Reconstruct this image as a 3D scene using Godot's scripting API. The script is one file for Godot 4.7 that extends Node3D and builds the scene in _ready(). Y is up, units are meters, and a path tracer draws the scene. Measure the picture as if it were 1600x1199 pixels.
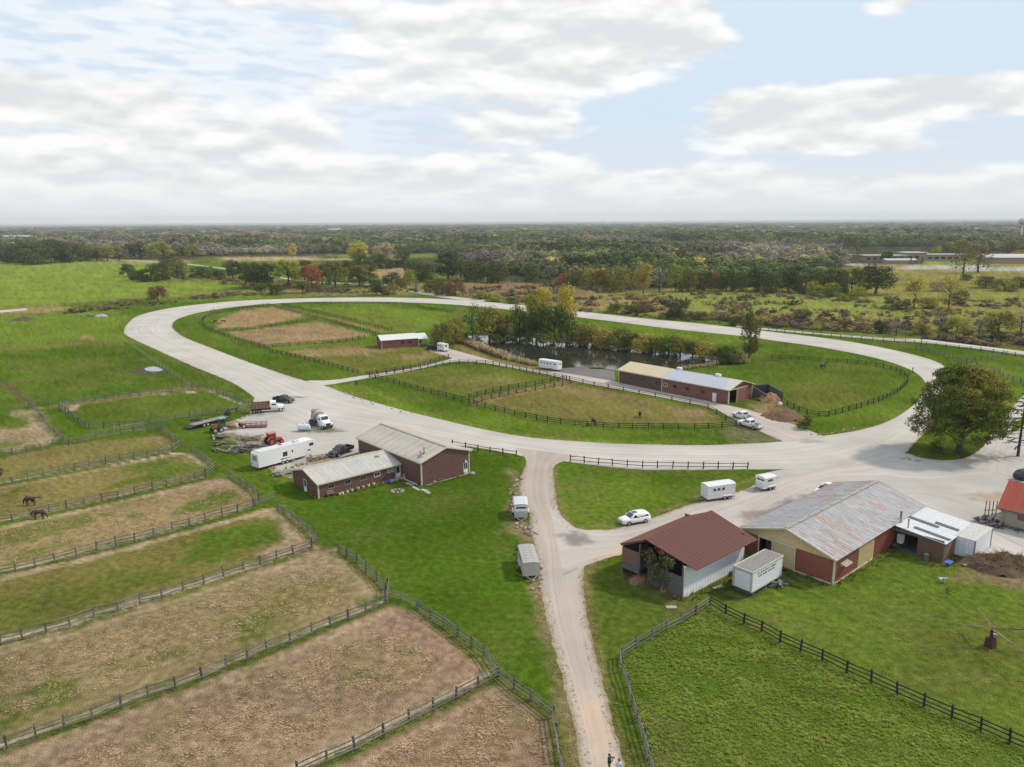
extends Node3D
# A horse farm seen from the air: a gravel oval, paddocks, metal barns, a pond and autumn woods. x right, y up, -z away, metres.

const FARM := 41.5       # the barns share one grid, turned by this many degrees
var mats := {}
var meshes := {}
var taken := {}
var rng := RandomNumberGenerator.new()

# ---------- mesh collector ----------
class MB:
	var v := PackedVector3Array()
	var n := PackedVector3Array()
	var c := PackedColorArray()
	var uv := PackedVector2Array()
	var col := Color.WHITE

	func tri(a: Vector3, b: Vector3, d: Vector3, ua := Vector2.ZERO, ub := Vector2.ZERO, ud := Vector2.ZERO) -> void:
		var k := (b - a).cross(d - a).normalized()
		v.append(a); v.append(d); v.append(b)
		n.append(k); n.append(k); n.append(k)
		c.append(col); c.append(col); c.append(col)
		uv.append(ua); uv.append(ud); uv.append(ub)

	func quad(a: Vector3, b: Vector3, d: Vector3, e: Vector3) -> void:
		var w := a.distance_to(b)
		var h := a.distance_to(e)
		tri(a, b, d, Vector2(0, 0), Vector2(w, 0), Vector2(w, h))
		tri(a, d, e, Vector2(0, 0), Vector2(w, h), Vector2(0, h))

	func hexa(b: Array, t: Array) -> void:
		quad(t[0], t[1], t[2], t[3])
		quad(b[3], b[2], b[1], b[0])
		for i in 4:
			var j := (i + 1) % 4
			quad(b[i], b[j], t[j], t[i])

	func box(at: Vector3, s: Vector3, basis := Basis.IDENTITY) -> void:
		taper(at, s, s, basis)

	func taper(at: Vector3, s: Vector3, top: Vector3, basis := Basis.IDENTITY) -> void:
		var b := []
		var t := []
		for q in [Vector2(-1, 1), Vector2(1, 1), Vector2(1, -1), Vector2(-1, -1)]:
			b.append(at + basis * Vector3(q.x * s.x / 2, -s.y / 2, q.y * s.z / 2))
			t.append(at + basis * Vector3(q.x * top.x / 2, s.y / 2, q.y * top.z / 2))
		hexa(b, t)

	func bar(p: Vector3, q: Vector3, w: float, h: float) -> void:
		var x := (q - p).normalized()
		var z := x.cross(Vector3.UP)
		if z.length() < 0.01:
			z = Vector3.BACK
		z = z.normalized()
		box((p + q) / 2, Vector3(p.distance_to(q), h, w), Basis(x, z.cross(x), z))

	func tube(p: Vector3, q: Vector3, r0: float, r1: float, sides := 8, caps := true) -> void:
		var x := (q - p).normalized()
		var y := x.cross(Vector3.UP if absf(x.y) < 0.9 else Vector3.RIGHT).normalized()
		var z := x.cross(y)
		for i in sides:
			var a := TAU * i / sides
			var b := TAU * (i + 1) / sides
			var da := y * cos(a) + z * sin(a)
			var db := y * cos(b) + z * sin(b)
			var at := v.size()
			quad(p + da * r0, p + db * r0, q + db * r1, q + da * r1)
			for k in range(at, v.size()):  # round the sides
				var on := v[k] - p
				n[k] = (on - x * on.dot(x)).normalized() if r0 + r1 > 0.0 else n[k]
			if caps:
				tri(p, p + db * r0, p + da * r0)
				tri(q, q + da * r1, q + db * r1)

	func loft(rings: Array, closed := true) -> void:
		var m: int = rings[0].size()
		for i in rings.size() - 1:
			for j in m:
				var k := (j + 1) % m
				quad(rings[i][j], rings[i][k], rings[i + 1][k], rings[i + 1][j])
		if closed:
			for j in range(1, m - 1):
				tri(rings[0][0], rings[0][j + 1], rings[0][j])
				tri(rings[-1][0], rings[-1][j], rings[-1][j + 1])

	func ball(at: Vector3, s: Vector3, rows := 6, cols := 8, noise: FastNoiseLite = null, amount := 0.0) -> void:
		var grid := []
		for i in rows + 1:
			var ring := []
			for j in cols:
				var e := PI * i / rows
				var a := TAU * j / cols
				var d := Vector3(sin(e) * cos(a), -cos(e), sin(e) * sin(a))
				var r := 1.0
				if noise:
					r += amount * noise.get_noise_3dv(at + d * 1.7)
				ring.append(at + d * s * r)
			grid.append(ring)
		for i in rows:
			for j in cols:
				var k := (j + 1) % cols
				quad(grid[i][k], grid[i][j], grid[i + 1][j], grid[i + 1][k])

	func soften() -> void:
		var sum := {}
		for i in v.size():
			var key := v[i].snapped(Vector3.ONE * 0.001)
			sum[key] = sum.get(key, Vector3.ZERO) + n[i]
		for i in v.size():
			n[i] = sum[v[i].snapped(Vector3.ONE * 0.001)].normalized()

	func mesh() -> ArrayMesh:
		var a := []
		a.resize(Mesh.ARRAY_MAX)
		a[Mesh.ARRAY_VERTEX] = v
		a[Mesh.ARRAY_NORMAL] = n
		a[Mesh.ARRAY_COLOR] = c
		a[Mesh.ARRAY_TEX_UV] = uv
		var m := ArrayMesh.new()
		m.add_surface_from_arrays(Mesh.PRIMITIVE_TRIANGLES, a)
		return m

# ---------- things and parts ----------
func numbered(called: String) -> String:
	var k: int = taken.get(called, -1) + 1
	taken[called] = k
	return called if k == 0 else "%s_%03d" % [called, k]

func tag(o: Node, label: String, category := "", group := "") -> Node:
	o.set_meta("label", label)
	if category:
		o.set_meta("category", category)
	if group:
		o.set_meta("group", group)
	return o

func thing(called: String, label: String, category: String, at := Vector3.ZERO, turn := 0.0, group := "") -> Node3D:
	var o := Node3D.new()
	o.name = numbered(called)
	add_child(o)
	o.position = at
	o.rotation.y = turn
	tag(o, label, category, group)
	return o

func part(called: String, m: Variant, mat: Material, parent: Node) -> MeshInstance3D:
	var o := MeshInstance3D.new()
	o.name = called
	o.mesh = m.mesh() if m is MB else m
	o.material_override = mat
	parent.add_child(o, true)
	return o

func solo(called: String, m: Variant, mat: Material, label: String, category: String, group := "") -> MeshInstance3D:
	var o := part(numbered(called), m, mat, self)
	tag(o, label, category, group)
	return o

func struct(called: String, m: Variant, mat: Material) -> MeshInstance3D:
	var o := part(numbered(called), m, mat, self)
	o.set_meta("kind", "structure")
	return o

func copy(o: Node3D, at: Vector3, turn: float, label: String, group := "") -> Node3D:
	var r: Node3D = o.duplicate()
	r.name = numbered(String(o.name).rstrip("0123456789").rstrip("_"))
	add_child(r)
	r.position = at
	r.rotation.y = turn
	r.set_meta("label", label)
	if group:
		r.set_meta("group", group)
	return r

func boxpart(called: String, at: Vector3, s: Vector3, mat: Material, parent: Node) -> MeshInstance3D:
	var m := MB.new()
	m.box(at, s)
	return part(called, m, mat, parent)

# ---------- materials ----------
func noise(seed_: int, freq: float, octaves := 4) -> FastNoiseLite:
	var k := FastNoiseLite.new()
	k.seed = seed_
	k.noise_type = FastNoiseLite.TYPE_SIMPLEX_SMOOTH
	k.frequency = freq
	k.fractal_octaves = octaves
	return k

func noise_map(key: String, seed_: int, freq: float, octaves: int, low: float, high: float, size := 512) -> NoiseTexture2D:
	if not meshes.has(key):
		var t := NoiseTexture2D.new()
		t.width = size
		t.height = size
		t.seamless = true
		t.noise = noise(seed_, freq, octaves)
		var g := Gradient.new()
		g.set_color(0, Color(low, low, low))
		g.set_color(1, Color(high, high, high))
		t.color_ramp = g
		meshes[key] = t
	return meshes[key]

# a painted, wooden or metal surface: base colour (linear) broken up by stains of world-fixed noise
func mat(key: String, r := 0.5, g := 0.5, b := 0.5, rough := 0.7, metal := 0.0, stain := 0.8, size := 2.5) -> StandardMaterial3D:
	if not mats.has(key):
		var m := StandardMaterial3D.new()
		m.resource_name = key
		m.albedo_color = Color(r, g, b).linear_to_srgb()
		m.roughness = rough
		m.metallic = metal
		m.vertex_color_use_as_albedo = true
		if stain < 1.0:
			m.albedo_texture = noise_map("stain%.2f" % stain, 11, 0.012, 5, stain, 1.0)
			m.uv1_triplanar = true
			m.uv1_scale = Vector3.ONE / size
		mats[key] = m
	return mats[key]

func glass(key := "window_glass", tone := 0.02) -> StandardMaterial3D:
	var m := mat(key, tone, tone, tone * 1.15, 0.08, 0.0, 1.0)
	m.metallic_specular = 0.8
	return m

func leaf_mat(key: String, r: float, g: float, b: float) -> StandardMaterial3D:
	if not mats.has(key):
		var m := mat(key, r, g, b, 0.75, 0.0, 1.0)
		m.metallic_specular = 0.12
		m.backlight_enabled = true
		m.backlight = Color(0.5, 0.5, 0.4)
	return mats[key]

# ---------- polygons ----------
func smooth(points: Array, step: float, closed := false) -> PackedVector2Array:
	var o := PackedVector2Array()
	var k := points.size()
	for i in (k if closed else k - 1):
		var a: Vector2 = points[(i - 1 + k) % k] if closed or i > 0 else points[0] * 2.0 - points[1]
		var b: Vector2 = points[i]
		var d: Vector2 = points[(i + 1) % k]
		var e: Vector2 = points[(i + 2) % k] if closed or i + 2 < k else points[k - 1] * 2.0 - points[k - 2]
		var s := maxi(1, int(b.distance_to(d) / step))
		for j in s:
			o.append(b.cubic_interpolate(d, a, e, float(j) / s))
	if not closed:
		o.append(points[k - 1])
	return o

func resample(p: PackedVector2Array, count: int) -> PackedVector2Array:
	var total := 0.0
	var lens := [0.0]
	for i in p.size() - 1:
		total += p[i].distance_to(p[i + 1])
		lens.append(total)
	var o := PackedVector2Array()
	var k := 0
	for i in count:
		var d := total * i / (count - 1)
		while k < p.size() - 2 and lens[k + 1] < d:
			k += 1
		var span: float = lens[k + 1] - lens[k]
		o.append(p[k].lerp(p[k + 1], clampf((d - lens[k]) / maxf(span, 0.0001), 0, 1)))
	return o

func V(flat: Array) -> Array:  # x, z, x, z ... as points on the ground
	var o := []
	for i in range(0, flat.size(), 2):
		o.append(Vector2(flat[i], flat[i + 1]))
	return o

func ordinal(i: int) -> String:
	return ["first", "second", "third", "fourth", "fifth", "sixth", "seventh", "eighth", "ninth", "tenth", "eleventh", "twelfth"][i - 1]

func _ready() -> void:
	rng.seed = 7
	var cam := Camera3D.new()
	cam.name = "camera"
	add_child(cam)
	cam.position = Vector3(0, 44, 0)
	cam.rotation_degrees = Vector3(-11.98, 0, -0.29)
	cam.fov = 53.47
	cam.near = 0.5
	cam.far = 30000
	cam.current = true
	var sun := DirectionalLight3D.new()
	sun.name = "sun"
	add_child(sun)
	sun.rotation_degrees = Vector3(-43, 103, 0)
	sun.light_energy = 0.9
	sun.light_angular_distance = 4.5
	sun.light_color = Color(1.0, 0.96, 0.9)
	sun.shadow_enabled = true
	var env := Environment.new()
	env.background_mode = Environment.BG_SKY
	env.tonemap_mode = Environment.TONE_MAPPER_LINEAR
	env.tonemap_exposure = 1.2
	env.sdfgi_enabled = true
	env.ssao_enabled = true
	env.ssil_enabled = true
	env.fog_enabled = true
	env.fog_density = 0.00007
	env.fog_light_color = Color(0.96, 0.98, 1.0)
	var pano := PanoramaSkyMaterial.new()
	pano.panorama = ImageTexture.create_from_image(sky_image())
	var sky := Sky.new()
	sky.sky_material = pano
	env.sky = sky
	var world := WorldEnvironment.new()
	world.name = "world"
	world.environment = env
	add_child(world)
	ground()
	roads()
	pond()
	buildings()
	fences()
	vehicles()
	yard_things()
	animals()
	people()
	plants()
	grasses()

# ---------- the sky: air and clouds as a function of direction ----------
var cloud_noise: FastNoiseLite
var wisp_noise: FastNoiseLite
# clouds and gaps: centre (azimuth, height in degrees), half width, half height, how much cloud is added
var cloud_spots := []

func sky_color(az: float, el: float) -> Color:
	az = wrapf(az, -180, 180)
	var up := sin(deg_to_rad(el))
	var flat := cos(deg_to_rad(el)) / (up + 0.07)
	var p := Vector2(sin(deg_to_rad(az)), cos(deg_to_rad(az))) * flat
	var around := Vector2(sin(deg_to_rad(az)), cos(deg_to_rad(az))) * 20.0
	var bias := 0.0
	var soft := 0.0
	for s in cloud_spots:
		var dx: float = wrapf(az - s[0].x, -180, 180) / s[1]
		var dy: float = (el - s[0].y) / s[2]
		var q: float = dx * dx + dy * dy
		if q < 4.0:
			bias += s[3] * exp(-q * 1.6)
	var a := cloud_noise.get_noise_3d(p.x * 1.6, p.y * 1.6, 0)
	var puff := cloud_noise.get_noise_3d(around.x, around.y, el * 1.1 + 40.0)
	var d := a * 0.55 + puff * 0.5 + bias
	var above := cloud_noise.get_noise_3d(around.x, around.y, (el + 0.8) * 1.1 + 40.0) * 0.5 + a * 0.55 + bias
	var cover := smoothstep(-0.13, 0.23, d)
	var wisp := wisp_noise.get_noise_3d(around.x * 1.4 + el * 0.5, around.y * 1.4, el * 2.6) * 0.5 + 0.5
	var blue := Color(0.575, 0.675, 0.775).lerp(Color(0.67, 0.715, 0.74), clampf(1.0 - el / 7.0, 0, 1))
	blue = blue.lerp(Color(0.42, 0.60, 0.88), smoothstep(14, 80, el))
	blue = blue.lerp(Color(0.79, 0.82, 0.84), 0.85 * smoothstep(0.3, 0.6, wisp) * smoothstep(5.0, -25.0, az) * smoothstep(60, 20, absf(az)))
	var lit := clampf(0.62 + (d - above) * 2.9 - smoothstep(0.2, 0.75, d) * 0.35 + puff * 0.2, 0, 1)
	var cloud := Color(0.655, 0.658, 0.66).lerp(Color(0.86, 0.858, 0.85), lit)
	var c := blue.lerp(cloud, cover * 0.95)
	var haze := smoothstep(4.5, 0.0, el)
	return c.lerp(Color(0.745, 0.75, 0.75), haze * 0.8)

func sky_image() -> Image:
	cloud_noise = noise(5, 0.42, 5)
	wisp_noise = noise(9, 0.5, 4)
	cloud_spots = [
		[Vector2(2.81, 12.38), 11.0, 3.6, 0.55], [Vector2(-7, 13.14), 9.0, 2.2, 0.5], [Vector2(-1.29, 6.58), 7.0, 1.9, 0.45], [Vector2(-7.13, 9.1), 5.0, 2.0, 0.35],
		[Vector2(12.5, 12.07), 5.0, 2.2, 0.45], [Vector2(25.11, 13.13), 3.0, 1.4, 0.5],
		[Vector2(19.46, 12.76), 6.0, 3.2, -0.9], [Vector2(28.86, 10.78), 9.0, 2.6, -0.9], [Vector2(10.05, 7.7), 6.5, 1.8, -0.7], [Vector2(14.74, 9.58), 6.0, 1.6, -0.6],
		[Vector2(21.81, 7.6), 13.0, 1.5, 0.65], [Vector2(29.16, 7.86), 9.0, 1.5, 0.6], [Vector2(15.76, 6.47), 4.0, 1.0, 0.4], [Vector2(23.97, 4.91), 9.0, 0.9, 0.35],
		[Vector2(30.79, 5.33), 5.0, 0.8, -0.6], [Vector2(8.79, 5.38), 5.5, 1.0, -0.4], [Vector2(21.69, 3.98), 6.0, 0.6, -0.4],
		[Vector2(-7.23, 6.35), 4.2, 1.8, -0.75], [Vector2(-17.74, 5.73), 8.0, 1.6, 0.4], [Vector2(-25.38, 8.38), 14.0, 2.2, 0.3], [Vector2(-30.39, 7.67), 8.0, 2.0, 0.35],
		[Vector2(-21.28, 11.68), 16.0, 2.6, -0.5], [Vector2(-30.04, 10.56), 9.0, 2.4, -0.5], [Vector2(-4.58, 2.61), 24.0, 1.6, 0.3], [Vector2(-23.97, 3.31), 20.0, 2.2, 0.3], [Vector2(22.22, 2.3), 20.0, 1.2, 0.25],
	]
	var coarse := Image.create(1024, 512, false, Image.FORMAT_RGBF)
	var low := Color(0.24, 0.25, 0.2)
	coarse.fill(low)
	for y in 258:
		for x in 1024:
			coarse.set_pixel(x, y, sky_color((x + 0.5) / 1024.0 * 360.0, maxf(0.0, 90.0 - (y + 0.5) / 512.0 * 180.0)))
	coarse.resize(4096, 2048, Image.INTERPOLATE_CUBIC)
	for y in range(800, 1026):  # the low sky on the side that is looked at, in full detail
		for k in range(-488, 488):
			var x := posmod(k, 4096)
			coarse.set_pixel(x, y, sky_color((k + 0.5) / 4096.0 * 360.0, maxf(0.0, 90.0 - (y + 0.5) / 2048.0 * 180.0)))
	return coarse

# ---------- ground: one sheet to the horizon, coloured by what grows or lies there ----------
var green := Color(0.078, 0.138, 0.011)
var bright := Color(0.18, 0.24, 0.03)
var deep := Color(0.047, 0.096, 0.008)
var olive := Color(0.155, 0.148, 0.034)
var dry := Color(0.30, 0.215, 0.095)
var tan_soil := Color(0.42, 0.30, 0.185)
var pale_soil := Color(0.5, 0.40, 0.27)
var red_soil := Color(0.27, 0.175, 0.115)
var meadow := Color(0.245, 0.215, 0.062)
var rust_meadow := Color(0.21, 0.135, 0.075)
var wood_floor := Color(0.048, 0.05, 0.026)

var rows := []
var across := []
var reach := []

func ground_x(j: int, z: float) -> float:
	var w := maxf(-z, 25.0) + 15.0
	return across[j] * w + reach[j]

# closeness: 1 inside the polygon, falling to 0 over «soft» metres outside, with an edge wandering by «ragged» metres
func spread(c: PackedColorArray, poly: Array, tone: Color, soft := 1.0, strength := 1.0, ragged := 1.0, open_line := false, patchy := 0.0) -> void:
	var k := PackedVector2Array(poly)
	var box := Rect2(k[0], Vector2.ZERO)
	for p in k:
		box = box.expand(p)
	box = box.grow(soft + ragged)
	var edge := noise(3, 0.22, 3)
	var fleck := noise(21, 0.5, 4)
	var m := k.size()
	var width := across.size()
	var sides := m - 1 if open_line else m
	for i in rows.size():
		var z: float = rows[i]
		if z < box.position.y or z > box.end.y:
			continue
		for j in width:
			var x := ground_x(j, z)
			if x < box.position.x or x > box.end.x:
				continue
			var q := Vector2(x, z)
			var best := 1e9
			var inside := false
			for e in sides:
				var a := k[e]
				var b := k[(e + 1) % m]
				var ab := b - a
				var t := clampf((q - a).dot(ab) / maxf(ab.length_squared(), 1e-6), 0, 1)
				best = minf(best, (a + ab * t).distance_squared_to(q))
				if not open_line and (a.y > z) != (b.y > z) and x < (b.x - a.x) * (z - a.y) / (b.y - a.y) + a.x:
					inside = not inside
			var d := sqrt(best)
			if inside:
				d = -d
			d += edge.get_noise_2d(x, z) * ragged
			var w := smoothstep(soft, -soft, d) if not open_line else smoothstep(soft, 0.0, d)
			if patchy != 0.0:
				w *= clampf((1.0 if absf(patchy) < 1.0 else -0.1) + fleck.get_noise_2d(x, z) * patchy * 2.0, 0.0, 1.0)
			if w > 0.0:
				var at := i * width + j
				c[at] = c[at].lerp(tone, w * strength)

func ground() -> void:
	for z in [6000.0, 1500.0, 400.0, 120.0, 40.0, 0.0, -20.0, -30.0]:
		rows.append(z)
	var z := -36.0
	while z > -14000.0:
		rows.append(z)
		z -= maxf(0.22, minf(z * z * 6.0e-5, absf(z) * 0.09))
	for k in [9000.0, 4000.0, 1500.0, 600.0, 250.0, 100.0, 40.0, 15.0]:
		across.append(-0.84)
		reach.append(-k)
	for j in 621:
		across.append((j - 310) / 310.0 * 0.84)
		reach.append(0.0)
	for k in [15.0, 40.0, 100.0, 250.0, 600.0, 1500.0, 4000.0, 9000.0]:
		across.append(0.84)
		reach.append(k)
	var width := across.size()
	var c := PackedColorArray()
	c.resize(rows.size() * width)
	var big := noise(1, 0.012, 4)
	var small := noise(2, 0.13, 4)
	var mid := noise(6, 0.045, 4)
	for i in rows.size():
		for j in width:
			var x := ground_x(j, rows[i])
			var a := big.get_noise_2d(x, rows[i])
			var b := small.get_noise_2d(x, rows[i])
			var t := green.lerp(bright if a > 0 else deep, absf(a) * 0.9)
			c[i * width + j] = t.lerp(olive, clampf(b * 0.9, 0, 0.6))
	ground_zones(c)
	var grain := noise(8, 0.75, 3)
	for i in rows.size():
		for j in width:
			var x := ground_x(j, rows[i])
			var dull := clampf(mid.get_noise_2d(x + 300.0, rows[i]) * 0.8 + grain.get_noise_2d(x, rows[i] + 90.0) * 0.25, 0.0, 0.45)
			c[i * width + j] = c[i * width + j].lerp(Color(0.15, 0.14, 0.04), dull)
			var f := 2.05 * (1.0 + grain.get_noise_2d(x, rows[i]) * 0.4 + mid.get_noise_2d(x, rows[i]) * 0.26)
			c[i * width + j] = Color(c[i * width + j].r * f, c[i * width + j].g * f, c[i * width + j].b * f)
	var v := PackedVector3Array()
	var n := PackedVector3Array()
	var index := PackedInt32Array()
	for i in rows.size():
		for j in width:
			v.append(Vector3(ground_x(j, rows[i]), 0, rows[i]))
			n.append(Vector3.UP)
	for i in rows.size() - 1:
		for j in width - 1:
			var a := i * width + j
			index.append_array(PackedInt32Array([a, a + width, a + 1, a + 1, a + width, a + width + 1]))
	var arrays := []
	arrays.resize(Mesh.ARRAY_MAX)
	arrays[Mesh.ARRAY_VERTEX] = v
	arrays[Mesh.ARRAY_NORMAL] = n
	arrays[Mesh.ARRAY_COLOR] = c
	arrays[Mesh.ARRAY_INDEX] = index
	var m := ArrayMesh.new()
	m.add_surface_from_arrays(Mesh.PRIMITIVE_TRIANGLES, arrays)
	struct("ground", m, turf())

func turf() -> StandardMaterial3D:
	var m := mat("turf", 1.25, 1.25, 1.25, 0.95, 0.0, 1.0)
	m.albedo_color = Color(1, 1, 1)
	m.metallic_specular = 0.0
	m.albedo_texture = noise_map("turf_fine", 31, 0.05, 5, 0.62, 1.0, 1024)
	m.uv1_triplanar = true
	m.uv1_world_triplanar = true
	m.uv1_scale = Vector3.ONE / 9.0
	m.detail_enabled = true
	m.detail_blend_mode = BaseMaterial3D.BLEND_MODE_MUL
	m.detail_albedo = noise_map("turf_broad", 32, 0.03, 5, 0.8, 1.0, 1024)
	m.detail_uv_layer = BaseMaterial3D.DETAIL_UV_2
	m.uv2_triplanar = true
	m.uv2_world_triplanar = true
	m.uv2_scale = Vector3.ONE / 37.0
	m.heightmap_enabled = true
	m.heightmap_texture = noise_map("turf_relief", 33, 0.06, 5, 0.0, 1.0, 1024)
	m.heightmap_scale = 14.0
	return m

func ground_zones(c: PackedColorArray) -> void:
	spread(c, V([-1355, -960.9, -609.6, -918.8, -464.8, -934.6, -333.7, -1061.9, -99.1, -748.6, -19, -580.3, 79.2, -470.6, 189.7, -566.5, 321.2, -713.1, 647.8, -865.3, 1543.5, -843.8, 6763.8, -3728.6, 16.18, -15610, -16854.6, -9315.6]), wood_floor, 30, 1.0, 30)
	spread(c, V([-99.8, -498.3, -77.7, -584.2, -19, -580.3, 43.78, -519.3, 82.8, -492.6, 189.7, -566.5, 344, -764.2, 660.7, -946.4, 196.2, -241.9, 178.2, -261.5, 159.6, -289.2, 110.5, -326.3, 61.8, -365.4, 17.34, -407.5, -30.6, -460]), meadow, 8, 0.9, 8)
	spread(c, V([-47.96, -524.8, 0.39, -579, 43.78, -519.3, 58.36, -432.6, 34.41, -406.7, -14.89, -451.3, -40.42, -485.9]), rust_meadow, 8, 0.9, 12)
	spread(c, V([76.9, -414.5, 113.3, -481.8, 168.4, -501.9, 202.8, -455.6, 212.9, -407.9, 207.9, -351.7, 173.1, -341.3, 124.2, -368, 90.5, -383.1]), Color(0.205, 0.24, 0.05), 8, 0.75, 14)
	spread(c, V([35.5, -419.8, 68.3, -450.8, 87.3, -398, 68.8, -370.3, 42.67, -388.1]), dry, 6, 0.8, 10, false, 0.4)
	spread(c, V([138.2, -381, 161.6, -361.2, 181.6, -341, 162.7, -320.2, 133.3, -342.9]), dry, 5, 0.8, 10, false, 0.5)
	spread(c, V([270.4, -460.2, 336.9, -478.1, 274.5, -361.5, 259, -384.2, 242.9, -406.5]), bright.lerp(dry, 0.4), 8, 0.8, 12, false, 0.5)
	spread(c, V([81.7, -345, 110.5, -326.3, 131.2, -309.7, 148.3, -291.2, 189.6, -246.9, 205, -267.6, 178.4, -300.6, 154, -331, 118.5, -350.6, 87.4, -369.5]), olive.lerp(wood_floor, 0.55), 3, 0.9, 5, false, 0.3)
	spread(c, V([295.9, -668.8, 304, -558.9, 371.1, -554.5, 336.9, -478.1, 282.6, -481.2, 259.7, -516.6]), olive, 15, 0.8, 20, false, 0.6)
	spread(c, V([478.6, -899, 536.6, -908.8, 473.6, -787.6, 414.1, -769.3]), bright, 6, 0.95, 4)
	spread(c, V([333.6, -800.9, 399.1, -748.1, 452.6, -754.4, 502.6, -717.8, 454.3, -647.9, 401.4, -687.3, 350.8, -700.9]), Color(0.40, 0.38, 0.35), 6, 0.9, 6)
	spread(c, V([368.7, -773.5, 384.2, -749.4, 357.6, -700.4, 344.1, -711.2]), Color(0.36, 0.22, 0.13), 5, 0.9, 5)
	spread(c, V([-1058.9, -1065.1, -666.1, -1004.8, -514.7, -955.5, -412, -871.5, -243.6, -622.3, -196.3, -567.2, -198, -503.8, -222.3, -474.2, -242, -444, -270.4, -402.2, -355.1, -350.8]), bright, 6, 1.0, 6)
	spread(c, V([-620.5, -620.1, -433.3, -650.3, -402.5, -733.5, -376.4, -761.4, -419.5, -681, -432.8, -576.2]), dry.lerp(meadow, 0.4), 8, 0.8, 10)
	spread(c, V([-669, -895.9, -561, -914.1, -436, -847.4, -473.1, -814, -590.8, -790.1]), bright.lerp(dry, 0.25), 8, 0.7, 10)
	spread(c, V([-513.4, -924.2, -498.8, -987.1, -405.8, -960.5, -365.2, -880.8, -434.8, -873.7]), dry, 10, 0.8, 15)
	spread(c, V([-387.5, -1029, -309.5, -1039.3, -209.2, -973.3, -148.8, -1002.2, -132.4, -916.2, -249.4, -912.9, -338.2, -906.8]), Color(0.36, 0.27, 0.15), 12, 0.95, 10)
	spread(c, V([-141.5, -741.9, -100.5, -759.2, -79.6, -640.2, -107, -612.9]), Color(0.32, 0.21, 0.12), 10, 0.9, 10)
	spread(c, V([-279.2, -1055.6, -197.4, -1087.4, -101.2, -1120.1, -90, -995.7, -192.7, -971.5]), bright, 8, 0.6, 8)
	spread(c, V([-347.2, -374.8, -276.7, -411.7, -251, -433.7, -230.5, -458.5, -189.1, -480.9, -163.3, -488.2, -126.7, -473.3, -96.3, -480.1, -62.7, -469.8, -77.5, -516.3, -112.5, -518.4, -174.4, -522, -196.1, -499.1, -224.3, -478.5, -244, -447.7, -274.6, -408.5, -324.4, -349.6]), rust_meadow.lerp(dry, 0.5), 3, 0.9, 8, false, 0.3)
	spread(c, V([-253.3, -376.1, -235.5, -378, -232.3, -412.8, -261.3, -420.6, -270.4, -402.2]), dry, 3, 0.85, 5)
	spread(c, V([-304.7, -599.2, -265.7, -590.2, -217.6, -593.4, -156.5, -506.2, -103.7, -517.9, -111.2, -556, -195.9, -619, -272.2, -654.1]), olive.lerp(wood_floor, 0.3), 8, 0.9, 12)
	spread(c, V([-251.5, -373.4, -211, -411.8, -161.4, -312.7, -143.4, -286.4, -180.8, -265.7, -216.3, -253.8]), bright.lerp(green, 0.35), 4, 0.9, 6)
	spread(c, V([-175.1, -304.1, -171.5, -309.4, -162.6, -295.1, -166.2, -290.3]), dry, 2, 0.8, 3, false, 0.5)
	spread(c, V([-190.4, -280.2, -163.3, -291.9, -145, -284.9, -143.6, -277.3, -181.7, -267.1]), olive, 2, 0.6, 3, false, 0.4)
	spread(c, V([-158, -240.4, -132.8, -251.4, -104.9, -218.5, -120.2, -205.6, -137.2, -210.3]), olive, 10, 0.4, 12, false, 0.5)
	spread(c, V([-116.9, -233.8, -108.7, -234.7, -103.7, -225.2, -108.5, -221.4, -116.3, -226.6]), Color(0.10, 0.085, 0.06), 1.2, 0.9, 1.5)
	spread(c, V([-117.5, -179.9, -112.7, -185.1, -88.4, -205.7, -70.5, -194.9, -80.2, -198.2, -87, -202.4, -110.4, -181]), dry, 1.2, 0.8, 1.5)
	spread(c, V([-146.5, -214, -135.4, -201.9, -121.7, -186.7]), Color(0.12, 0.10, 0.05), 2.2, 0.95, 1.0, true)
	spread(c, V([-120.6, -178.7, -115.1, -179.8, -93.9, -151.9, -99.2, -145.2, -111, -147.6, -122.2, -163.5, -109.3, -163.2, -109.9, -167.6]), tan_soil, 2, 0.85, 3)
	spread(c, V([-116.9, -170.7, -113.6, -172.4, -107.5, -163.2, -111.5, -161.1]), olive.lerp(green, 0.5), 1.5, 0.8, 2)
	spread(c, V([-113.6, -151.3, -104.9, -152.1, -100.5, -151.1, -100.6, -147.4, -109.8, -145.8]), green, 1.5, 0.8, 2)
	spread(c, V([-116.7, -185.2, -110.1, -179.7, -97.7, -167.4, -95, -155.7, -100.1, -160.9]), green, 1.2, 0.9, 1)
	spread(c, V([-109.1, -181.7, -86.4, -200.7, -72.6, -191.3, -62.6, -178.7, -74.4, -171.6, -92.8, -162.9]), green.lerp(olive, 0.25), 1, 0.9, 1)
	spread(c, V([-108.8, -179.7, -107.8, -185, -105.7, -179.6, -106.9, -177.7]), pale_soil, 0.8, 0.9, 1)
	spread(c, V([-92.1, -196.2, -81.7, -199.8, -65.3, -182.1]), pale_soil, 0.7, 0.85, 0.6, true)
	spread(c, V([-91.5, -149.5, -75, -156.4, -69.7, -150.5, -67.8, -145.5, -90.3, -127.8, -99.9, -118.5, -111.6, -133.5, -98.7, -140.6]), dry.lerp(olive, 0.55), 1.2, 0.95, 1.2)
	spread(c, V([-80.2, -140.7, -71.2, -151.5, -68.2, -146, -75.5, -138.6]), olive.lerp(green, 0.3), 2, 0.5, 3, false, 0.6)
	spread(c, V([-78.4, -156.4, -72.4, -154.4, -68.5, -149.6, -69.2, -146.9, -75.2, -152.5]), red_soil, 1.2, 0.6, 1.5, false, 0.3)
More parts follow.
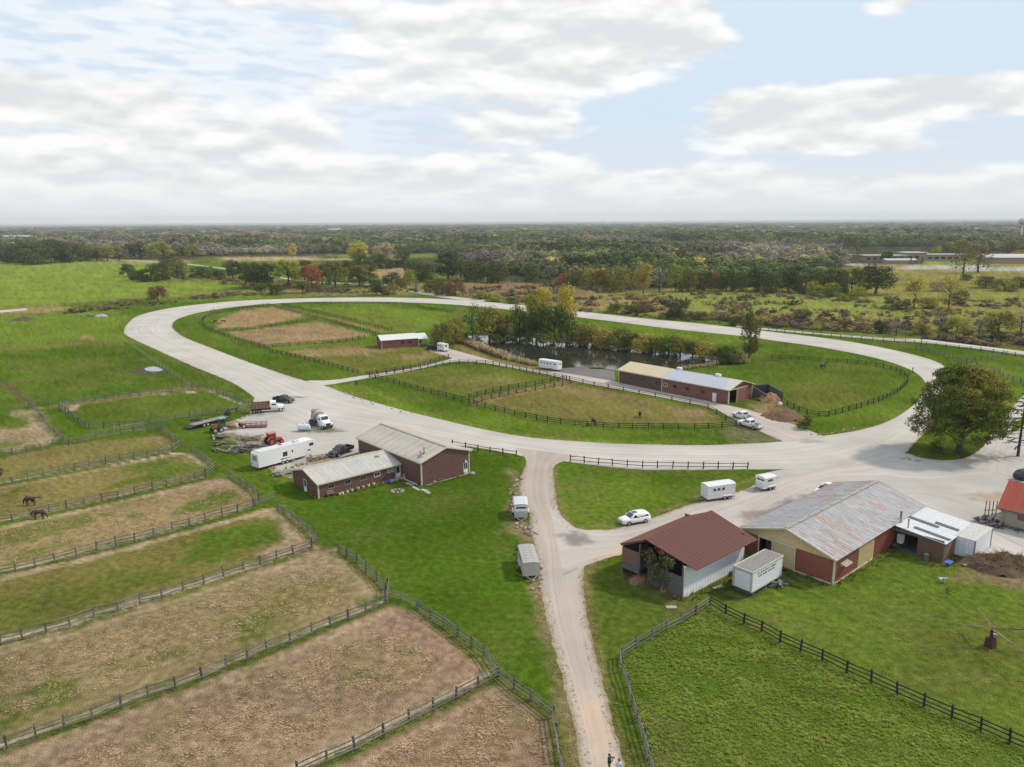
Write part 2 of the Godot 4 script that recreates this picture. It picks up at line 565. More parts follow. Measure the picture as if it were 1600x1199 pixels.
	spread(c, V([-97.6, -115.5, -87.7, -123.8, -66.4, -142.9, -62.1, -141.6, -57.11, -135.2, -55.45, -130.4, -70.9, -113.8, -78.2, -109.4, -85.9, -100.5]), dry.lerp(olive, 0.5), 1.2, 0.95, 1.2)
	spread(c, V([-72.7, -135.5, -65.3, -140.4, -59.37, -136.4, -56.52, -132.2, -61.9, -127.4, -68.9, -123.5, -67, -130.9]), green, 1.5, 0.8, 2.5, false, 0.35)
	spread(c, V([-85.4, -121.3, -83.9, -124.4, -82.4, -122.5, -83.8, -118.8]), green, 1, 0.7, 1)
	spread(c, V([-89.6, -132, -86.4, -134.5, -85.5, -132.7, -88.6, -130.6]), green, 1, 0.7, 1)
	spread(c, V([-75.3, -135.9, -69.9, -139.7, -66.4, -142.9, -63.3, -142.9, -59.72, -138.7, -56.87, -135.2]), pale_soil, 1.1, 0.95, 0.7, true)
	spread(c, V([-81.3, -100.4, -76.2, -106.4, -69.2, -110.8, -60.6, -117.6, -54.17, -124.9, -51.42, -127.9, -44.97, -122.2, -42.44, -118.8, -41.92, -114.8, -51.62, -104.6, -60.7, -96, -66.6, -91.8, -72, -87.8]), dry.lerp(tan_soil, 0.25), 1.2, 0.95, 1.2)
	spread(c, V([-75.6, -105.4, -72.3, -109.3, -66.1, -112.4, -63.4, -109.2, -64.8, -104.8, -68.6, -100.3, -73, -96.1]), green.lerp(olive, 0.4), 1.5, 0.8, 2.5, false, 0.35)
	spread(c, V([-68, -96.5, -65.9, -100.3, -62.7, -101.1, -64, -95.6, -66.7, -93.1]), green.lerp(olive, 0.4), 1.5, 0.8, 2.5, false, 0.35)
	spread(c, V([-53.63, -113.5, -49.13, -123.2, -45.84, -120.7, -44.57, -117.1, -48.02, -112.1, -51.47, -110.8]), green, 1.2, 0.85, 2, false, 0.3)
	spread(c, V([-64.2, -111.5, -62, -112, -61.5, -110.7, -63.2, -110.2]), green, 0.7, 0.8, 0.8)
	spread(c, V([-59.42, -110.9, -57.26, -112.2, -56.71, -110.6, -58.41, -109.9]), green, 0.7, 0.8, 0.8)
	spread(c, V([-75.9, -105.9, -66.6, -113.2, -55.01, -124.3, -52.03, -126.6, -50.6, -127.2, -46.61, -122.9, -42.46, -118.2]), tan_soil, 1.3, 0.95, 0.9, true)
	spread(c, V([-54.61, -123.3, -51.67, -128.6, -46.62, -123.8, -49.87, -122.3]), tan_soil, 1.5, 0.7, 1.5)
	spread(c, V([-69.5, -84.4, -65.1, -89.4, -53.56, -99, -41.45, -110.4, -37.66, -112.5, -30.95, -104.3, -28.46, -99.8, -39.97, -87.6, -56.28, -76, -60.7, -72.5]), olive.lerp(dry, 0.2), 1.2, 0.95, 1.2)
	spread(c, V([-46.44, -103.4, -36.78, -108.1, -32.96, -104.8, -33, -100.3, -40.34, -94.8, -43.53, -94.2]), green, 1.5, 0.9, 2.5, false, 0.3)
	spread(c, V([-64, -82.1, -55.91, -87.6, -45.92, -92, -42.62, -90.1, -49.29, -82.7, -56.9, -77, -60.2, -75.7]), green.lerp(olive, 0.45), 2, 0.8, 3, false, 0.3)
	spread(c, V([-65.7, -90.3, -60.2, -93.6, -53.24, -98.4, -44.84, -106.4, -40.14, -110.9, -37.66, -112.5, -33.25, -107.5, -28.65, -100.9, -31.31, -96.1, -34.55, -96.7, -31.07, -99.8]), tan_soil, 1.3, 0.95, 1.0, true)
	spread(c, V([-40.5, -112, -37.24, -112.8, -28.39, -100.2, -30.23, -96.9, -33.92, -96.1, -32.34, -102.1, -34.84, -108]), tan_soil, 1.2, 0.9, 1.2)
	spread(c, V([-58.52, -69.6, -54.34, -73.1, -44.74, -81.1, -33.26, -91.4, -26.4, -97.2, -23.76, -97.2, -18.87, -89.8, -15.74, -84.7, -26.96, -72.2, -44.64, -58.3, -48.44, -55.93]), Color(0.285, 0.21, 0.105), 1.2, 0.95, 1.2)
	spread(c, V([-33.08, -90.9, -26.4, -97.2, -23.67, -96.8, -15.72, -85.5, -17.47, -82.3, -21.32, -89.8, -27.05, -89.9]), tan_soil, 2, 0.85, 3)
	spread(c, V([-29.17, -86.1, -22.75, -89, -20.26, -86.7, -25.02, -82.4, -29.82, -81]), olive, 2, 0.7, 3, false, 0.5)
	spread(c, V([-32.06, -81, -28.05, -82.5, -25.84, -78.7, -29.16, -74.7, -31.98, -76.7]), green.lerp(olive, 0.1), 1.5, 1.0, 2.5, false, 0.4)
	spread(c, V([-45.81, -68.9, -43.56, -68.3, -41.84, -64.2, -45.18, -62.7, -46.4, -64.7]), green.lerp(olive, 0.1), 1.2, 1.0, 2, false, 0.4)
	spread(c, V([-39.17, -71.1, -37.45, -71.7, -36.97, -69.9, -38.36, -69.7]), green.lerp(olive, 0.3), 1, 0.8, 1)
	spread(c, V([-36.72, -72.3, -34.64, -73.3, -34.39, -72, -36.06, -71.6]), green.lerp(olive, 0.3), 1, 0.8, 1)
	spread(c, V([-41.85, -70.6, -40.05, -70.9, -39.24, -68.6, -40.65, -68.6]), green.lerp(olive, 0.4), 1, 0.7, 1)
	spread(c, V([-49.3, -61.8, -48.23, -64.7, -43.99, -62.7, -44.64, -58.3, -46.31, -57.49]), green.lerp(olive, 0.4), 1.5, 0.8, 2, false, 0.3)
	spread(c, V([-54.58, -73.5, -47.54, -79.4, -39.9, -87.4, -31.01, -95.1, -27.2, -98.7]), tan_soil, 1.1, 0.9, 0.8, true)
	spread(c, V([-55.25, -74.5, -47.7, -79.7, -41.99, -85, -36.68, -89.5]), pale_soil, 0.8, 0.8, 0.6, true)
	spread(c, V([-46.51, -53.31, -43.57, -56.67, -33.57, -64.6, -23.67, -72.4, -15.03, -81.3, -11.24, -80.8, -5.63, -74.1, -2.08, -69.1, -9.47, -61.5, -18.02, -54.57, -23.83, -48.23, -38.78, -42.85]), Color(0.33, 0.225, 0.14), 1.2, 0.95, 1.2)
	spread(c, V([-17.78, -80.1, -12.04, -81.2, -1.75, -68.5, -6.81, -64.4, -11.96, -62.5, -7.83, -68.6, -9.79, -74.5, -14.26, -76.6]), Color(0.30, 0.19, 0.13), 2.5, 0.85, 3)
	spread(c, V([-16.81, -68.6, -13.6, -68.6, -13.69, -67.3, -16.17, -67.1]), green.lerp(olive, 0.3), 0.8, 0.8, 1)
	spread(c, V([-19.18, -73.4, -11.17, -74.6, -8.47, -68.6, -12.44, -65.4, -18.1, -68.7]), olive.lerp(dry, 0.5), 2.5, 0.5, 3, false, 0.7)
	spread(c, V([-43.31, -56.28, -38.89, -59.97, -31.15, -66.1, -23.6, -72.2, -14.95, -80.8]), Color(0.38, 0.26, 0.17), 1.0, 0.9, 0.7, true)
	spread(c, V([-18.33, -52.06, -9.3, -60.2, -1.4, -66.8, -0.15, -65.3, 3.29, -60.5, 3.43, -54.86, 3.14, -48.06, -17.19, -48.19]), Color(0.29, 0.185, 0.125), 1.0, 0.95, 1.0)
	spread(c, V([-9.02, -58.03, -2.51, -62.4, 1.57, -60.5, 2.54, -56.33, -5.44, -54.92, -10.36, -52.7]), dry.lerp(red_soil, 0.5), 2, 0.7, 3, false, 0.6)
	for k in [V([-42.05, -54.37, -32.69, -62.6, -23.09, -70.4, -14.48, -77.9, -4.01, -69.1, -11.96, -62.5, -19.95, -55.72, -27.34, -50.78]), V([-53.14, -71.3, -37.9, -82.6, -25.27, -92.7, -18.84, -85.5, -33.44, -71.7, -46.95, -61.8]), V([-9.13, -58.87, -0.76, -64.3, 2.64, -58.78, 2.82, -51.24, -14.13, -51.35])]:
		spread(c, k, Color(0.15, 0.105, 0.06), 2.0, 0.5, 3.0, false, 1.3)
		spread(c, k, Color(0.40, 0.28, 0.18), 2.0, 0.3, 4.0, false, -1.3)
	for line in [V([-43.67, -56.83, -39.94, -59.8, -32.54, -65.6, -27.29, -70.4, -21.95, -75.4, -14.9, -81.9]), V([-54.92, -74, -49.43, -77.4, -44.12, -82.6, -38.38, -87.4, -31.4, -94.1, -27.7, -97.9]), V([-65.8, -90.5, -58.74, -95.4, -51.39, -102.1, -44.33, -109.4, -40.85, -113.4]), V([-17.58, -53.9, -13.51, -56.69, -7.37, -62.1, -1.47, -67.4]), V([-77, -107.6, -68.1, -114.6, -59, -123.4, -54.14, -127.9]), V([-88.3, -124.8, -75.7, -135.5, -66.7, -143.4])]:
		var d: Vector2 = (line[-1] - line[0]).normalized()
		var away := Vector2(d.y, -d.x) if -d.x < 0 else Vector2(-d.y, d.x)
		spread(c, line.map(func(p): return p + away * 1.25), pale_soil, 0.75, 0.75, 0.3, true, 0.35)
		spread(c, line.map(func(p): return p - away * 1.7), tan_soil, 0.9, 0.75, 0.35, true, 0.35)
		spread(c, line, olive.lerp(deep, 0.55), 0.5, 0.85, 0.25, true, 0.3)
	spread(c, V([-72.8, -178.9, -70.1, -151.4, -60.4, -146.7, -46.1, -130.6, -35.78, -114.7, -24.09, -98.7, -14.81, -84.7, -10.5, -80.8, -1.43, -68.5, 3.92, -61.4, 3.82, -51.23, 6.31, -51.22, 5.72, -58.76, 4.4, -69.6, 3.11, -84.5, 3.02, -99.4, 1.73, -137.3, -8.24, -143.6, -17.14, -120.3, -31.01, -116, -38.37, -123.7, -49.68, -134.3]), green, 1.0, 0.95, 0.8)
	spread(c, V([-30.66, -114.6, -16.94, -118.8, -8.02, -139.5, 1.36, -136.6, -0.09, -123.2, -0.57, -104, -14.73, -101.8, -24.39, -104.3]), deep.lerp(green, 0.55), 4, 0.8, 5)
	spread(c, V([-36.93, -120.6, -31.22, -116.9, -25.39, -118.9, -17.46, -122.8, -7.49, -129.3]), deep, 1.0, 0.6, 0.8, true)
	for line in [V([-36.83, -112.8, -27.65, -99.8]), V([-23.67, -96.8, -15.43, -85.2]), V([-11.02, -80.8, -1.47, -67.5, 3.55, -61.1, 3.8, -54.04]), V([-50.19, -128.6, -41.23, -117]), V([-62.9, -143.3, -54.34, -132.9]), V([-75.9, -159.4, -66.9, -147.7])]:
		spread(c, line, olive.lerp(deep, 0.4), 0.9, 0.8, 0.4, true, 0.3)
	spread(c, V([-0.54, -131.7, 1.22, -123.1, -0.1, -114.2, 1.29, -103.9, 3.21, -97.3, 3.11, -84.5, 3.93, -73.2, 4.69, -64.3, 5.38, -54.85, 5.35, -50.56]), Color(0.27, 0.20, 0.10), 1.8, 0.9, 0.9, true, 0.35)
	spread(c, V([7.9, -133.4, 7.56, -119.9, 7.66, -108.7, 9.74, -104.8, 15.02, -105.7, 20.43, -109.6, 29.93, -116.6, 42.34, -126.5, 49.99, -129.1]), Color(0.24, 0.19, 0.08), 0.8, 0.8, 0.7, true, 0.3)
	spread(c, V([10.42, -93.2, 9.3, -88.6, 8.51, -81.3, 8.67, -73.1, 8.92, -64.2, 9.24, -58.73, 9.25, -52.57]), Color(0.28, 0.20, 0.095), 1.9, 0.9, 0.8, true, 0.3)
	spread(c, V([-0.3, -108.3, -1.97, -104, -0.11, -102.8, 2.65, -102.8, 2.94, -106.3]), Color(0.30, 0.2, 0.12), 1, 0.7, 1, false, 0.4)
	spread(c, V([10.63, -91.3, 14.62, -93.2, 20.3, -82.7, 23.12, -81.9, 11.12, -71.3, 10.9, -54.73, 8.8, -54.75, 8.8, -68.4, 8.81, -81.3]), green.lerp(olive, 0.3), 1.5, 0.9, 1.5)
	spread(c, V([22.93, -81.2, 32.77, -67.7, 44.7, -55.63, 38.11, -42.4, 10.2, -48.01, 11.17, -70.7]), Color(0.085, 0.14, 0.016), 1.2, 0.9, 1.0)
	spread(c, V([28.85, -61.2, 38.88, -58.51, 42.83, -56.03, 42.11, -47.81, 11.62, -48, 16.62, -58.68, 23.68, -63.1]), Color(0.145, 0.165, 0.034), 5, 0.75, 5, false, 0.4)
	spread(c, V([25.56, -73, 28.95, -71.1, 31.86, -65.6, 30.02, -64.1, 25.74, -69.4]), Color(0.14, 0.11, 0.04), 2, 0.55, 3, false, 0.6)
	spread(c, V([12, -62.8, 12.8, -62.3, 14.57, -57.04, 14.08, -52.53, 11.03, -52.55]), Color(0.24, 0.17, 0.10), 1.2, 0.7, 1.5, false, 0.5)
	spread(c, V([23.3, -81.2, 28.48, -73.6, 33.35, -67.5, 38.49, -61.9, 44.44, -55.25]), deep.lerp(red_soil, 0.3), 1.2, 0.6, 0.8, true, 0.4)
	spread(c, V([23.87, -81.9, 38.95, -85.7, 52.89, -94.7, 60.2, -92.6, 68.8, -83.8, 47.6, -55.22, 43.07, -57.23, 36.27, -64.5, 29.92, -71.9]), Color(0.13, 0.178, 0.024), 2, 0.9, 2)
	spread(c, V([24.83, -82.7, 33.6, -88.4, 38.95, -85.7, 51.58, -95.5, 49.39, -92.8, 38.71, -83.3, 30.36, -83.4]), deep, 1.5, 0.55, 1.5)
	spread(c, V([41.44, -81, 47.31, -79.4, 45.75, -72.8, 42.08, -72.2, 40.57, -76]), Color(0.17, 0.17, 0.05), 2.5, 0.6, 3, false, 0.6)
	spread(c, V([45.09, -74, 52.97, -78, 56.6, -75.9, 52.88, -70.3, 47.63, -69.2, 43.76, -70.4]), Color(0.13, 0.12, 0.03), 1.5, 0.55, 1.5, false, 0.3)
	spread(c, V([39.2, -70.4, 46.92, -67, 49.22, -63.9, 45.34, -65.4, 39.35, -68.2]), Color(0.18, 0.17, 0.05), 2, 0.55, 3, false, 0.6)
	spread(c, V([55.15, -88.1, 61.1, -92.6, 66.1, -88.9, 64.2, -83.8, 59.65, -86.3]), Color(0.27, 0.19, 0.11), 1.2, 0.9, 1.2)
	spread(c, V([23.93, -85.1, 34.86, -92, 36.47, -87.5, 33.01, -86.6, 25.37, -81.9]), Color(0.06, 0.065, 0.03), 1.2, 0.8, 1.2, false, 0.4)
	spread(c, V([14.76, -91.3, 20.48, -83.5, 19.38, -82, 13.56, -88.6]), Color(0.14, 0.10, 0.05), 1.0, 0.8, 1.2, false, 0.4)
	for i in 9:
		var pale: Color = Color(0.17, 0.21, 0.034) if i % 2 else Color(0.10, 0.15, 0.018)
		var off := Vector2(0.55, -0.83) * (2.0 + i * 2.3)
		spread(c, V([24.04, -81.2, 33.19, -68.2, 44.7, -55.63]).map(func(p): return p + off), pale, 0.8, 0.5, 0.4, true, 0.25)
	for i in 12:
		var off := Vector2(-0.66, -0.75) * (1.5 + i * 2.0)
		spread(c, V([-0.15, -67.4, -7.48, -80, -21.63, -99.7, -32.34, -113.2]).map(func(p): return p - off + Vector2(3, 0)), deep if i % 2 else green.lerp(bright, 0.35), 0.7, 0.3, 0.4, true, 0.3)
	for k in [[1548, 1011, 6.2], [1548, 1011, 7.0]]:
		var ring_ := []
		for i in 25:
			ring_.append(Vector2(50.24, -72.6) + Vector2(cos(i * TAU / 24), sin(i * TAU / 24)) * k[2])
		spread(c, ring_, Color(0.15, 0.13, 0.045), 0.45, 0.5, 0.2, true, 0.2)
	spread(c, V([-137.2, -353.8, -138.8, -393.4, -130.2, -408.1, -100.2, -372.3, -110.3, -326.4, -125.5, -322.9]), Color(0.33, 0.215, 0.11), 2, 0.95, 2)
	spread(c, V([-116.5, -313, -87.2, -344.9, -56.16, -301.8, -68.1, -287.1, -90.1, -275.6, -109.3, -300.1]), Color(0.31, 0.205, 0.11), 2, 0.95, 2)
	spread(c, V([-84.4, -268.2, -64.3, -280.7, -32.68, -275.2, -22.19, -248.2, -31.65, -231.5, -46.16, -224.7, -62, -242.3]), olive, 2, 0.8, 3)
	spread(c, V([-77.4, -263.9, -60.6, -274.6, -40.4, -264.1, -51.9, -254, -69.4, -254.5]), Color(0.31, 0.215, 0.105), 2, 0.85, 4, false, 0.4)
	spread(c, V([-41.23, -254.9, -26.61, -261, -23.47, -250.7, -33.56, -246.1]), Color(0.31, 0.215, 0.105), 2, 0.75, 4, false, 0.4)
	spread(c, V([-111.1, -401.1, -69, -411.6, -35.05, -380.3, -27.55, -327.4, -41.69, -308.4, -50.74, -316.3]), bright.lerp(green, 0.4), 3, 0.9, 3)
	spread(c, V([-88.8, -377.1, -60.6, -360.4, -33.94, -336.1, -42.68, -316, -68.7, -339.7]), olive, 4, 0.55, 6, false, 0.5)
	spread(c, V([-125.6, -411.1, -49.62, -312.4, -50.85, -306.9, -129.8, -411.2]), dry.lerp(olive, 0.3), 1.2, 0.9, 1)
	spread(c, V([-39.36, -218.7, -27.68, -231.4, -7.98, -234.1, 7.53, -219.4, 14.55, -211.8, -3.46, -200.4, -11.57, -191.4, -24.2, -200.9]), olive.lerp(green, 0.4), 2, 0.85, 2)
	spread(c, V([-22.26, -216.4, -3.77, -220.7, 5.33, -206.8, -10.36, -200.6, -19.45, -205.7]), dry.lerp(olive, 0.4), 3, 0.5, 4, false, 0.4)
	spread(c, V([-9.64, -185.6, 16.1, -208.3, 20.95, -203.1, 45.02, -173.3, 46.53, -162.4, 22.6, -162.8, 2.97, -173.6]), olive.lerp(dry, 0.25), 2, 0.9, 2)
	spread(c, V([13.87, -201.6, 27.06, -196.5, 36.13, -181.9, 25.79, -186.9, 13.34, -193.8]), Color(0.28, 0.17, 0.10), 2, 0.6, 3, false, 0.5)
	spread(c, V([37.17, -179.2, 45.78, -176.5, 46.17, -169.1, 38.14, -169.3]), Color(0.32, 0.215, 0.115), 1.5, 0.85, 2)
	spread(c, V([15.58, -213.6, -10.59, -188.4, -9.51, -182.9, 16.33, -206.5]), dry, 1, 0.8, 1)
	spread(c, V([81.4, -238.2, 104.7, -231, 109.7, -213.1, 96.3, -192.6, 73.3, -172.8, 67.4, -186, 67, -205.3]), green.lerp(olive, 0.3), 3, 0.8, 3)
	spread(c, V([77.5, -205.1, 93.2, -204.7, 89.7, -189.1, 73, -175.9, 69, -186]), olive, 3, 0.6, 4, false, 0.3)
	spread(c, V([57.99, -181.4, 64.7, -182.6, 66.3, -169.9, 62, -162.1, 55.65, -164.4]), Color(0.30, 0.19, 0.11), 1.2, 0.9, 1.5)
	spread(c, V([-53.24, -206.5, -42.87, -208, -16.4, -171.6, -0.05, -157, 13.19, -151.8, 43, -149.4, 56.97, -152, 25.57, -146.5, 3.87, -150.1, -15.78, -164.7]), bright.lerp(green, 0.3), 1.5, 0.85, 1.5)
	spread(c, V([-49.78, -203.1, -31.05, -179.4, -15.88, -165.8, -0.06, -154.5, 13.03, -150, 25.71, -147.4, 38.32, -146.3, 53.07, -148.3]), Color(0.26, 0.22, 0.10), 1.0, 0.75, 1.0, true, 0.4)
	spread(c, V([-145, -323.7, -127.1, -293.9, -102, -260.6, -68.3, -221.4, -56.58, -209.2]), Color(0.12, 0.13, 0.04), 1.2, 0.5, 1.0, true, 0.4)
	spread(c, V([-167, -318.6, -158, -307.1, -98.8, -231.2, -76.7, -206.2, -67.4, -195.6]), Color(0.12, 0.13, 0.04), 1.5, 0.6, 1.0, true, 0.3)
	spread(c, V([64.9, -151.8, 85.3, -163.8, 94.1, -175.4, 81.8, -162.2]), Color(0.22, 0.2, 0.09), 1.2, 0.7, 1.0, false, 0.4)
	spread(c, V([49.34, -167.3, 52.23, -158, 55.97, -149.2, 48.92, -147.5, 44.3, -154.2]), Color(0.2, 0.17, 0.11), 1.5, 0.7, 1.5, false, 0.4)
	spread(c, V([-23.91, -282.5, -18.63, -290.3, -4.18, -247.7, 15.57, -227.1, 30.8, -224.7, 18.87, -220.1, 0.02, -230.7, -15.11, -254.2]), dry.lerp(olive, 0.4), 1.5, 0.85, 1.5)
	spread(c, V([-25.39, -300.7, 0.11, -316.4, 29.81, -292, 58.44, -263.8, 72.6, -250.3, 73.7, -239.6, 54.1, -243.6, 23.07, -270.5, -14.53, -286.9]), wood_floor, 3, 0.85, 3)
	spread(c, V([72.7, -139.3, 86.9, -148.6, 95.9, -148.5, 90.5, -141.5, 81.9, -135.2, 74.9, -135.3]), deep.lerp(olive, 0.35), 1, 0.8, 1.5)

# ---------- gravel: strips between two edges, with wheel tracks along them ----------
func gravel() -> StandardMaterial3D:
	var m := mat("gravel", 1, 1, 1, 0.95, 0.0, 1.0)
	m.metallic_specular = 0.2
	m.albedo_texture = noise_map("gravel_fine", 41, 0.09, 5, 0.8, 1.0, 1024)
	m.uv1_triplanar = true
	m.uv1_world_triplanar = true
	m.uv1_scale = Vector3.ONE / 6.0
	m.heightmap_enabled = true
	m.heightmap_texture = noise_map("gravel_relief", 42, 0.15, 4, 0.0, 1.0, 512)
	m.heightmap_scale = 3.0
	return m

# dark wet spots, bare earth and weeds on the gravel: centre, half sizes, colour, turn
var stains := []

func joined(p: Vector2) -> bool:  # where one gravel runs into the next and has no verge
	for k in junctions:
		if Geometry2D.is_point_in_polygon(p, k):
			return true
	return false

var junctions := []

func strip(called: String, left: Array, right: Array, y: float, tone: Color, tracks: Array, step := 1.2, lanes := 26, closed := false, kind := "structure") -> MeshInstance3D:
	if closed:
		left = left + [left[0]]
		right = right + [right[0]]
	var l := smooth(left, step)
	var r := smooth(right, step)
	var total := 0.0
	for i in l.size() - 1:
		total += l[i].distance_to(l[i + 1])
	var count := int(total / step) + 2
	l = resample(l, count)
	r = resample(r, count)
	var rag := noise(51, 0.6, 3)
	var tint := noise(52, 0.06, 4)
	var along := noise(53, 0.3, 4)
	var v := PackedVector3Array()
	var n := PackedVector3Array()
	var c := PackedColorArray()
	var index := PackedInt32Array()
	for i in count:
		var p := l[i]
		var q := r[i]
		if not closed or (i > 0 and i < count - 1):
			var side := (p - q).normalized()
			p += side * rag.get_noise_2dv(p) * 0.28
			q -= side * rag.get_noise_2dv(q) * 0.28
		for j in lanes + 1:
			var t := float(j) / lanes
			var at := p.lerp(q, t)
			v.append(Vector3(at.x, y, at.y))
			n.append(Vector3.UP)
			var f := 1.0 + tint.get_noise_2dv(at) * 0.16 + along.get_noise_2d(t * lanes * 2.0, i * step * 0.03) * 0.13
			for k in tracks:
				f += 0.09 * smoothstep(0.045, 0.0, absf(t - k + tint.get_noise_1d(i * step * 0.3) * 0.05))
			var shade := tone
			for k in stains:
				var d: Vector2 = (at - k[0]).rotated(k[3]) / k[1]
				var w := smoothstep(1.25, 0.45, d.length() + rag.get_noise_2d(at.x * 0.7, at.y * 0.7) * 0.55)
				shade = shade.lerp(k[2], w * 0.85)
			var rim := minf(t, 1.0 - t) * p.distance_to(q) + rag.get_noise_2dv(at * 1.3) * 0.35
			shade = shade.lerp(Color(0.30, 0.225, 0.12), (0.0 if joined(at) else 0.7) * smoothstep(0.55, 0.05, rim))
			f *= lerpf(0.94, 1.0, smoothstep(0.0, 0.05, minf(t, 1.0 - t)))
			c.append(Color(shade.r * f, shade.g * f, shade.b * f))
	var w := lanes + 1
	for i in count - 1:
		for j in lanes:
			var a := i * w + j
			if (l[0] - r[0]).cross(l[1] - l[0]) < 0:
				index.append_array(PackedInt32Array([a, a + 1, a + w, a + 1, a + w + 1, a + w]))
			else:
				index.append_array(PackedInt32Array([a, a + w, a + 1, a + 1, a + w, a + w + 1]))
	var arrays := []
	arrays.resize(Mesh.ARRAY_MAX)
	arrays[Mesh.ARRAY_VERTEX] = v
	arrays[Mesh.ARRAY_NORMAL] = n
	arrays[Mesh.ARRAY_COLOR] = c
	arrays[Mesh.ARRAY_INDEX] = index
	var m := ArrayMesh.new()
	m.add_surface_from_arrays(Mesh.PRIMITIVE_TRIANGLES, arrays)
	var o := part(numbered(called), m, gravel(), self)
	o.set_meta("kind", kind)
	return o

func roads() -> void:
	var chalk := Color(0.575, 0.525, 0.465)
	var warm := Color(0.515, 0.43, 0.36)
	var grey := Color(0.48, 0.45, 0.40)
	var wet := Color(0.22, 0.205, 0.19)
	var weed := Color(0.16, 0.16, 0.05)
	var earth := Color(0.42, 0.29, 0.19)
	for k in [V([45.6, -149.4, 78.2, -144.3, 85.7, -144.2, 116.6, -175, 157.2, -203.1, 82.9, -102.9, 32.37, -103.5]), V([-0.06, -150.2, 16.95, -149.9, 15.33, -134.8, 6.91, -132.3, 1.35, -135]), V([5.1, -117, 12.96, -104.3, 17.74, -99.2, 15.89, -93.1, 8.15, -91.3, 3.68, -93.3]), V([47.89, -167.4, 72.4, -166.9, 62.3, -142.4, 41.2, -142.8]), V([-64.1, -227.2, -52.41, -226.9, -46.08, -198.2, -56.38, -198.5]), V([-69.1, -198.8, -68.1, -208.6, -37.03, -178.2, -5.24, -148, -4.9, -137.4, -27.64, -130.3, -41.48, -130.5, -51.84, -146.6]), V([-34.75, -282.9, -2.21, -267.1, -1.84, -215.9, -26.91, -216.5]), V([12.4, -241.3, 37.02, -240.6, 31.63, -204.5, 10.57, -205])]:
		junctions.append(PackedVector2Array(k))
	stains = [[Vector2(8.78, -101.1), Vector2(2.2, 3.0), wet, 0.5], [Vector2(42.37, -112.2), Vector2(9.0, 2.0), wet, 0.72], [Vector2(36.57, -109.6), Vector2(3.0, 1.6), wet.lerp(earth, 0.4), 0.72], [Vector2(50.21, -155), Vector2(6.0, 2.2), wet, -0.75], [Vector2(77.9, -116.8), Vector2(4.2, 2.4), earth, 0.0], [Vector2(40.92, -110.9), Vector2(2.0, 1.0), earth, 0.7], [Vector2(65.9, -172.9), Vector2(4.0, 2.0), earth, 0.0], [Vector2(-40.66, -159.3), Vector2(4.5, 2.2), weed, 0.0], [Vector2(-56.52, -191.6), Vector2(4.0, 1.2), wet, 0.0], [Vector2(-60.3, -154.1), Vector2(6.0, 4.0), weed, 0.0], [Vector2(-53.49, -151.1), Vector2(4.5, 2.5), earth.lerp(weed, 0.5), 0.2], [Vector2(-69.2, -164.1), Vector2(6.0, 3.0), weed.lerp(earth, 0.3), 0.3], [Vector2(-36.2, -137.2), Vector2(4.5, 2.5), earth.lerp(weed, 0.4), 0.4], [Vector2(-41.27, -129.8), Vector2(7.0, 2.6), weed, 0.3], [Vector2(-62.5, -173.7), Vector2(4.0, 1.5), weed, 0.0], [Vector2(-53.38, -141.5), Vector2(6.0, 2.5), weed.lerp(wet, 0.4), 0.3], [Vector2(61.1, -149.1), Vector2(4.0, 1.5), wet.lerp(chalk, 0.5), 0.0], [Vector2(9.93, -81.3), Vector2(1.2, 4.0), wet.lerp(chalk, 0.6), 0.0], [Vector2(5.57, -89.5), Vector2(2.5, 2.0), wet.lerp(chalk, 0.65), 0.4], [Vector2(7.31, -60.5), Vector2(1.5, 5.0), Color(0.64, 0.48, 0.35), 0.1], [Vector2(17.56, -98.2), Vector2(8.0, 2.0), Color(0.62, 0.46, 0.33), 0.5]]
	strip("oval_road",
		V([-58.75, -178.6, -77.3, -208, -101.1, -236.6, -129, -271, -153.3, -301.6, -163.4, -318.5, -174, -343.8, -182.5, -370.5, -183.4, -396.8, -176.2, -419.9, -159.2, -441.7, -132.9, -453.5, -96.1, -459.4, -60.9, -455.6, -29.35, -440.7, 0.22, -416.5, 32.43, -382.9, 59.72, -353, 83.9, -330.5, 104.1, -306.9, 121.3, -285.6, 128.9, -270.1, 133.7, -252.9, 134.6, -237.9, 130.5, -224.1, 121.4, -206.5, 106.6, -183.1, 93.5, -163.6, 82.1, -148.7, 73.9, -139.3, 63.2, -133.3, 52.63, -131.6, 42.49, -131.4, 33.41, -131.2, 23.11, -131.7, 15.83, -134, 9.54, -136.8, 2.62, -139.7, -5.14, -144.9, -13.12, -149.5, -21.59, -154.4, -32.99, -157.6, -45.54, -163.6]),
		V([-56.81, -210.1, -68.8, -223.3, -88.3, -246.5, -110.9, -274.8, -129.7, -299.1, -145.8, -325.7, -154.7, -347.5, -158.1, -364.4, -157.8, -382.8, -152.3, -402.9, -140.9, -419.9, -119.6, -432.5, -91, -434.7, -57.25, -427.7, -30.45, -414.6, 0.19, -388.6, 28.94, -359.2, 48.58, -337.3, 66.9, -315.8, 88.9, -295, 100, -280, 108.6, -268.6, 116.8, -250.3, 119.7, -236.6, 119.5, -224.4, 116.9, -212.9, 111.6, -200.9, 102.1, -185.9, 91.4, -172.4, 82, -162.8, 72.9, -156.6, 65.4, -153.3, 58.42, -150.5, 51.78, -148.3, 38.43, -146.8, 25.75, -147.7, 16.86, -149, 3.95, -153, -5.59, -159.1, -16.08, -168.1, -27.53, -178.6, -41.87, -193.5, -51.05, -204.8]),
		0.016, chalk, [0.25, 0.36, 0.58, 0.7], 1.2, 44, true)
